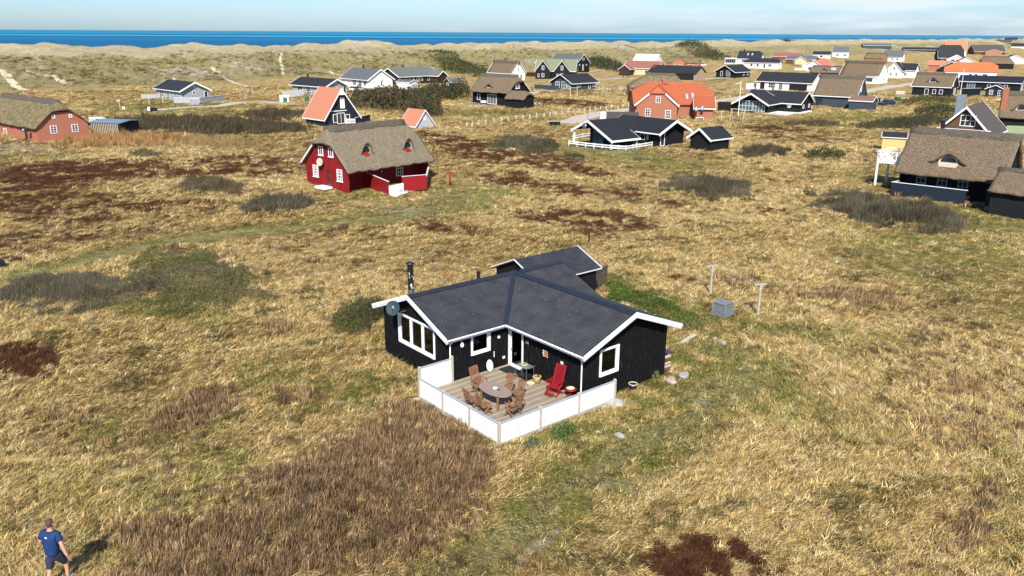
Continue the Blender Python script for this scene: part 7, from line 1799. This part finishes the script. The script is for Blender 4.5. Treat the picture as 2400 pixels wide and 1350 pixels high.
# ================================================================== shrubs (each patch a plant of its own)
SHR = []
def shrub(name, label, e, hgt, n, kind, cols, cat='shrub', lean=.3, wd=.03, round_=.55, seed=0):
    (c, inv, A) = ell(*e) if len(e) == 5 else ell(*e, 0)
    SHR.append((c, inv))
    rs = np.random.default_rng(seed + int(abs(c[0] * 10)))
    m = int(n * 1.6); p = rs.uniform(-1.15, 1.15, (m, 2)); xy = p @ A.T + c
    d = np.sqrt((p ** 2).sum(1)) + .16 * N_small(xy[:, 0], xy[:, 1]) + .1 * N_fine(xy[:, 0], xy[:, 1]); k = d < 1; p, xy, d = p[k], xy[k], d[k]
    z = tz(xy[:, 0], xy[:, 1]); n = len(xy)
    prof = np.clip(1 - d ** 2.4, 0, 1) ** round_
    hm = hgt * prof * (1 + (.22 if hgt < 2.5 else .34) * N_fine(xy[:, 0] * (.6 if hgt < 2.5 else .28), xy[:, 1] * (.6 if hgt < 2.5 else .28)))
    cols = np.array(cols)
    if kind == 'stem':
        P = np.c_[xy, z - .03]; H = np.clip(hm * rs.uniform(.55, 1.1, n), .08, 9); V, F = blades(P, H, np.full(n, wd) * rs.uniform(.6, 1.3, n), H * lean * rs.uniform(.2, 1.3, n), rs.normal(0, 1.3, n))
    else:      # leafy crown: small leaf clumps near the canopy surface, some inside, over a few limbs
        P = np.c_[xy, z + np.clip(hm * rs.uniform(.35, 1.0, n) ** .6 - .1, 0, 99)]
        H = rs.uniform(.5, 1.3, n) * wd * 3.2 * rs.choice([1, 1, -.2], n); V, F = blades(P, H, np.full(n, wd * 1.5) * rs.uniform(.6, 1.4, n), np.full(n, wd * 3.2) * rs.uniform(.3, 1.2, n), rs.uniform(0, 6.3, n))
    ci = rs.integers(0, len(cols), n); pn = np.clip(.5 + .35 * N_small(xy[:, 0] * .7, xy[:, 1] * .7), 0, .999); ci = np.where(rs.uniform(0, 1, n) < .6, (pn * len(cols)).astype(int), ci)
    c_ = cols[ci] * rs.uniform(.6, 1.35, n)[:, None]
    t = thing(name, label, cat, (c[0], c[1], tz1(*c)))
    V = V - np.array([c[0], c[1], tz1(*c)])
    o = fast_mesh('foliage' if kind != 'stem' else 'stems', V, F, BM, t, col=np.repeat(c_, 5, 0)); 
    # woody limbs inside
    mb = MB()
    for _ in range(14):
        q = rs.uniform(-.7, .7, 2) @ A.T; zz = float(tz(c[0] + q[0], c[1] + q[1])) - tz1(*c)
        h_ = hgt * max(.15, (1 - (q @ q) / max((A ** 2).sum(), .01))) * .8
        mb.tube((q[0], q[1], zz - .1), (q[0] + rs.uniform(-.3, .3) * hgt, q[1] + rs.uniform(-.3, .3) * hgt, zz + h_), .03 * hgt, .012 * hgt, 5, False)
    mb.build('limbs', m_log, t)
    return t
GY = [(.135, .115, .075), (.10, .09, .05), (.17, .15, .10)]; GO = [(.09, .10, .03), (.12, .12, .035), (.16, .155, .05)]; DG = [(.035, .045, .018), (.06, .065, .025), (.09, .085, .035)]
BR = [(.11, .08, .04), (.15, .11, .06), (.08, .06, .035)]; DK = [(.05, .045, .025), (.075, .065, .035), (.10, .085, .045)]
shrub('creeping_willow', 'big grey-green willow mound on the straw field left of the black house', (450, 668, 165, 68, 4), 1.1, 32000, 'leaf', GY + GO + GO, seed=1, wd=.028)
shrub('creeping_willow', 'flat grey willow patch at the left edge below the green track', (140, 690, 215, 50, -6), .7, 26000, 'stem', GY, seed=2, wd=.02)
shrub('creeping_willow', 'low yellow-green shoots at the foot of the big willow mound', (380, 720, 150, 26, -4), .5, 9000, 'leaf', [(.14, .15, .03), (.18, .17, .04), (.10, .11, .03)], seed=3, wd=.02)
shrub('green_bush', 'dark green bush against the left corner of the black house', (850, 748, 72, 34, -18), 1.1, 9000, 'leaf', DG + [(.10, .12, .03)], seed=4, wd=.026)
shrub('reed_tuft', 'grey-brown reed patch below the red cottage', (655, 484, 88, 24, -4), .9, 9000, 'stem', GY + DK, seed=5, wd=.035)
shrub('reed_tuft', 'soft brown reed patch left of the red cottage', (495, 440, 80, 22, 0), .9, 7000, 'stem', BR + GY, seed=6, wd=.035)
shrub('reed_tuft', 'oval grey reed patch right of the bare heather, mid field', (1665, 443, 108, 25, 3), 1.1, 14000, 'stem', DK + GY, seed=7, wd=.03)
shrub('reed_tuft', 'long dark reed belt below the big cottage at the right', (2075, 497, 200, 32, 9), 1.1, 26000, 'stem', DK + GY, seed=8, wd=.028)
shrub('reed_tuft', 'grey reed patch between the heather and the white rail fence', (1225, 340, 75, 17, 3), 1.2, 9000, 'stem', GY + DK, seed=9, wd=.045)
shrub('green_bush', 'small dark broom at the right end of the grey reed patch', (1285, 352, 22, 12, 0), 1.2, 1800, 'leaf', DG + BR, seed=10, wd=.05)
shrub('green_bush', 'low dark bush in the heather beyond the rail fence corner', (1345, 372, 26, 8, 10), .8, 1500, 'leaf', DG + BR, seed=11, wd=.05)
shrub('pine_thicket', 'broad dark wind-bent pine thicket behind the orange A-frame', (915, 247, 100, 13, 2), 2.9, 12000, 'leaf', DK + BR + DG, seed=12, wd=.16)
shrub('pine_thicket', 'dark pine clump in front of the small brown shed', (1012, 228, 62, 9, -3), 2.6, 7000, 'leaf', DG + [(.09, .07, .04)], seed=13, wd=.13)
shrub('pine_thicket', 'lower pine clump right of the small orange A-frame shed', (990, 268, 44, 11, 0), 3.0, 5000, 'leaf', DG + BR, seed=14, wd=.11)
shrub('pine_thicket', 'young pine clump left of the black thatched cottage', (1073, 226, 28, 8, 0), 3.2, 3500, 'leaf', DG + BR, seed=15, wd=.12)
shrub('green_bush', 'dark leafy bush alone in the straw left of the yellow shed', (1932, 368, 44, 9, 0), 1.3, 3500, 'leaf', DG, seed=16, wd=.055)
shrub('reed_tuft', 'brown reed mound right of the black shed', (1790, 358, 62, 11, -2), 1.1, 6000, 'stem', DK + BR, seed=17, wd=.05)
shrub('reed_tuft', 'small dark reed mound low right of the black shed', (1762, 362, 22, 6, 0), .9, 1500, 'stem', DK, seed=18, wd=.05)
shrub('scrub_belt', 'wide dark scrub belt behind the brick cottage and carport', (455, 297, 225, 20, 1), 1.6, 22000, 'stem', DK + BR, seed=19, wd=.07)
shrub('scrub_belt', 'dark scrub bank in front of the first road bend', (640, 272, 70, 11, 0), 1.4, 7000, 'stem', DK + BR, seed=20, wd=.07)
shrub('scrub_belt', 'brown scrub strip between the red cottage and the A-frame', (640, 302, 90, 9, 0), 1.3, 7000, 'stem', BR + DK, seed=21, wd=.06)
shrub('tall_reed_bed', 'bright orange tall reed bed right of the brick cottage', (285, 333, 135, 11, -2), 1.35, 12000, 'stem', [(.42, .24, .09), (.48, .30, .13), (.34, .19, .07)], seed=22, wd=.05, lean=.15, round_=.3)
shrub('tall_reed_bed', 'paler reed strip continuing towards the red cottage', (500, 335, 110, 10, 2), 1.0, 7000, 'stem', [(.34, .22, .09), (.40, .28, .13), (.25, .17, .07)], seed=23, wd=.05, lean=.15)
shrub('reed_tuft', 'small olive mound in the straw before the orange reed bed', (340, 361, 46, 7, 0), .7, 3500, 'stem', GO + GY, seed=24, wd=.04)
shrub('scrub_belt', 'dark heathery scrub right of the glazed black house', (2130, 290, 110, 12, -4), 1.2, 9000, 'stem', DK + DG, seed=25, wd=.07)
shrub('scrub_belt', 'dark green scrub mound left of the steel chimney', (2200, 268, 60, 11, 0), 1.5, 6000, 'leaf', DG + DK, seed=26, wd=.08)
shrub('scrub_belt', 'olive scrub hump between the parked car and the flagpole', (2180, 243, 70, 7, 0), 1.6, 5000, 'leaf', GO + DK, seed=27, wd=.09)
shrub('scrub_belt', 'brown scrub bank before the glazed black house lawn', (1900, 292, 60, 5, 0), 1.0, 3000, 'stem', BR, seed=28, wd=.07)
shrub('scrub_belt', 'dark dune scrub on the slope behind the thatched white gable', (1085, 166, 85, 10, 10), 1.6, 9000, 'leaf', [(.05, .06, .02), (.08, .085, .03)], seed=29, wd=.2)
shrub('scrub_belt', 'dark dune scrub right of the tall black gable', (1412, 160, 45, 5, 8), 3.5, 4000, 'leaf', [(.05, .06, .025), (.08, .08, .035)], seed=30, wd=.25)
shrub('scrub_belt', 'scrub patch on the dune behind the cream metal roof', (1640, 137, 60, 4, 5), 3.5, 3500, 'leaf', [(.06, .07, .03), (.08, .08, .04)], seed=31, wd=.3)
shrub('scrub_belt', 'dark scrub spot high on the pale dune', (1831, 112, 20, 1.6, 2), 2.2, 1500, 'leaf', DK, seed=32, wd=.4)
shrub('leafy_weed', 'fresh green weeds against the right fence panels', (1318, 1016, 32, 17, -15), .55, 1500, 'leaf', [(.06, .13, .03), (.09, .17, .04), (.14, .16, .05)], cat='plant', seed=33, wd=.035)
shrub('leafy_weed', 'small green weed at the foot of the right gable wall', (1534, 882, 9, 7, 0), .35, 240, 'leaf', [(.10, .19, .03), (.14, .2, .05)], cat='plant', seed=34, wd=.04)
shrub('leafy_weed', 'bright green weeds by the dark split-board fence', (1440, 684, 46, 22, 22), .65, 4500, 'leaf', [(.06, .12, .02), (.10, .17, .03), (.14, .16, .035)], cat='plant', seed=35, wd=.035)
shrub('leafy_weed', 'green weeds covering the stony bank behind the roof', (1545, 728, 130, 26, 24), .5, 13000, 'leaf', [(.07, .10, .02), (.12, .14, .03), (.16, .16, .05)], cat='plant', seed=36, wd=.03)
shrub('leafy_weed', 'grey-green weeds before the corner of the white deck fence', (1240, 1050, 40, 16, -20), .35, 1500, 'leaf', [(.12, .15, .08), (.10, .13, .05)], cat='plant', seed=37, wd=.03)

# ================================================================== grass scattered over the field
KL = proto_coll('long', 5); KS = proto_coll('short', 4); KT = proto_coll('twig', 4); KR = proto_coll('reed', 4)
def sample(n, r0, r1, power=1.0, a=38.5):
    th = np.radians(RNG.uniform(-a, a, n)); u = RNG.uniform(0, 1, n)
    r = r0 * (r1 / r0) ** (u ** power)
    return np.stack([r * np.sin(th), r * np.cos(th)], -1), r
XY1, R1 = sample(235000, 12, 260, .88)
x, y = XY1[:, 0], XY1[:, 1]
ok = np.ones(len(x), bool)
for cx, cy, az, hl, hw in FOOT:
    dx, dy = x - cx, y - cy; u = dx * math.sin(az) + dy * math.cos(az); v = dx * math.cos(az) - dy * math.sin(az); ok &= ~((np.abs(u) < hl + .12) & (np.abs(v) < hw + .12))
for c, inv in SHR[:1] + SHR[3:4]: 
    dx, dy = x - c[0], y - c[1]; ok &= (np.hypot(inv[0, 0] * dx + inv[0, 1] * dy, inv[1, 0] * dx + inv[1, 1] * dy) > .8)
for a_, b_, w_r in ROADP:
    d = b_ - a_; L2 = d @ d; t_ = np.clip(((x - a_[0]) * d[0] + (y - a_[1]) * d[1]) / L2, 0, 1); ok &= np.hypot(x - a_[0] - t_ * d[0], y - a_[1] - t_ * d[1]) > w_r
ok &= sea_s(x, y) < 85
x, y, R1 = x[ok], y[ok], R1[ok]
colr, w_, s_ = ground_col(x, y); n_ = len(x)
# individual tufts pick a plant of their own rather than the average colour of the patch
pick = RNG.uniform(0, 1, n_); n2 = N_mid(x, y); n1 = N_small(x, y)
kind = np.full(n_, 0)
tc = np.where(pick[:, None] < .5, C_straw, np.where(pick[:, None] < .75, C_pale, C_warm)) * 1.12
u2 = RNG.uniform(0, 1, n_)
g_m = u2 < w_['g'] * .85; gmix = np.clip(w_['g'] * 1.15 - .12, 0, .92)[:, None]; ocol = C_olive * 1.35 + (C_green * 1.3 - C_olive * 1.35) * RNG.uniform(0, 1, (n_, 1)) * np.clip(w_['g'] * 1.2 - .2, 0, 1)[:, None]; tc = tc + (ocol - tc) * gmix * RNG.uniform(.55, 1.15, (n_, 1)); kind[RNG.uniform(0, 1, n_) < w_['g'] * 1.25 - .15] = 1
b_m = (RNG.uniform(0, 1, n_) < w_['b'] * .8); tc[b_m] = C_brown * RNG.uniform(.6, 2.5, (b_m.sum(), 1)); kind[b_m] = 3
h_m = (RNG.uniform(0, 1, n_) < w_['h'] * 1.0); tc[h_m] = C_hea + (C_hea2 - C_hea) * RNG.uniform(0, 1, (h_m.sum(), 1)) ** 2; kind[h_m] = 2
d_m = (RNG.uniform(0, 1, n_) < w_['dark'] * .75) & (kind == 0); tc[d_m] = np.array((.17, .14, .045)); 
dn = (s_ > -5); tc[dn] = np.clip(colr[dn] * 1.2, 0, 1)
tc = tc * RNG.uniform(.78, 1.18, (n_, 1)) * (1 + .12 * n2[:, None] * 0)
t_m = RNG.uniform(0, 1, n_) < w_['t'] * 1.1 - .1; tc[t_m] = C_track * RNG.uniform(.8, 1.5, (t_m.sum(), 1)); kind[t_m] = 1
keep = (RNG.uniform(0, 1, n_) > w_['s'] * .9) & ~((w_['t'] > .4) & (RNG.uniform(0, 1, n_) < .35))
zz = tz(x, y)
sc = (.44 + .5 * RNG.uniform(0, 1, n_) ** 1.5 + .12 * np.clip(n2, -1, 1.5)) * (1 + np.clip(R1 - 30, 0, 400) / 66.) * (1 - .25 * sstep(28, 14, R1))
sc = sc * np.where(kind == 1, .8, 1.0)
scz = sc / (1 + np.clip(R1 - 30, 0, 400) / 66.) * (1 + np.clip(R1 - 30, 0, 400) / 190.)
sc = np.stack([sc, sc, scz], -1)
wind = .35 + .9 * N_mid(x * .8, y * .8) + RNG.normal(0, .55, n_)
rot = np.stack([RNG.normal(0, .12, n_), RNG.normal(0, .12, n_), wind], -1)
rot[kind == 2, 2] = RNG.uniform(0, 6.3, (kind == 2).sum())
for k, coll, nm in ((0, KL, 'long_straw_grass'), (1, KS, 'short_green_grass'), (2, KT, 'heather'), (3, KR, 'brown_reeds')):
    m = (kind == k) & keep
    o = gn_scatter(nm, np.stack([x, y, zz], -1)[m], rot[m], sc[m], np.clip(tc[m], 0, 1), coll)
    tag(o, {0: 'long straw-coloured grass lying over the open field', 1: 'short green and olive grass of the lawns and tracks', 2: 'dark red-brown heather patches on the field', 3: 'upright brown reed stems left of the deck'}[k], {0: 'grass', 1: 'grass', 2: 'heather', 3: 'reeds'}[k])

# coarse marram tussocks on the dune slopes
XY2, R2 = sample(60000, 215, 620, .9, 36)
x, y = XY2[:, 0], XY2[:, 1]; sd_ = sea_s(x, y) + 6 * N_big(x, y); ok = (sd_ > 2) & (sd_ < 92) & (RNG.uniform(0, 1, len(x)) < .35 + .3 * N_mid(x, y) + .25 * N_small(x, y)); x, y, R2, sd_ = x[ok], y[ok], R2[ok], sd_[ok]
cd, wd_, _s = ground_col(x, y); n_ = len(x)
tcd = np.where(RNG.uniform(0, 1, (n_, 1)) < .25, cd * .55, cd * 1.2) * RNG.uniform(.8, 1.15, (n_, 1))
sc2 = RNG.uniform(2.4, 4.6, n_) * (1 - .35 * sstep(70, 110, sd_)); sc2 = np.stack([sc2, sc2, sc2 * .75], -1)
o = gn_scatter('marram_grass', np.stack([x, y, tz(x, y)], -1), np.stack([np.zeros(n_), np.zeros(n_), RNG.normal(.4, .8, n_)], -1), sc2, np.clip(tcd, 0, 1), KL)
tag(o, 'coarse marram grass tussocks on the dune slopes', 'grass')
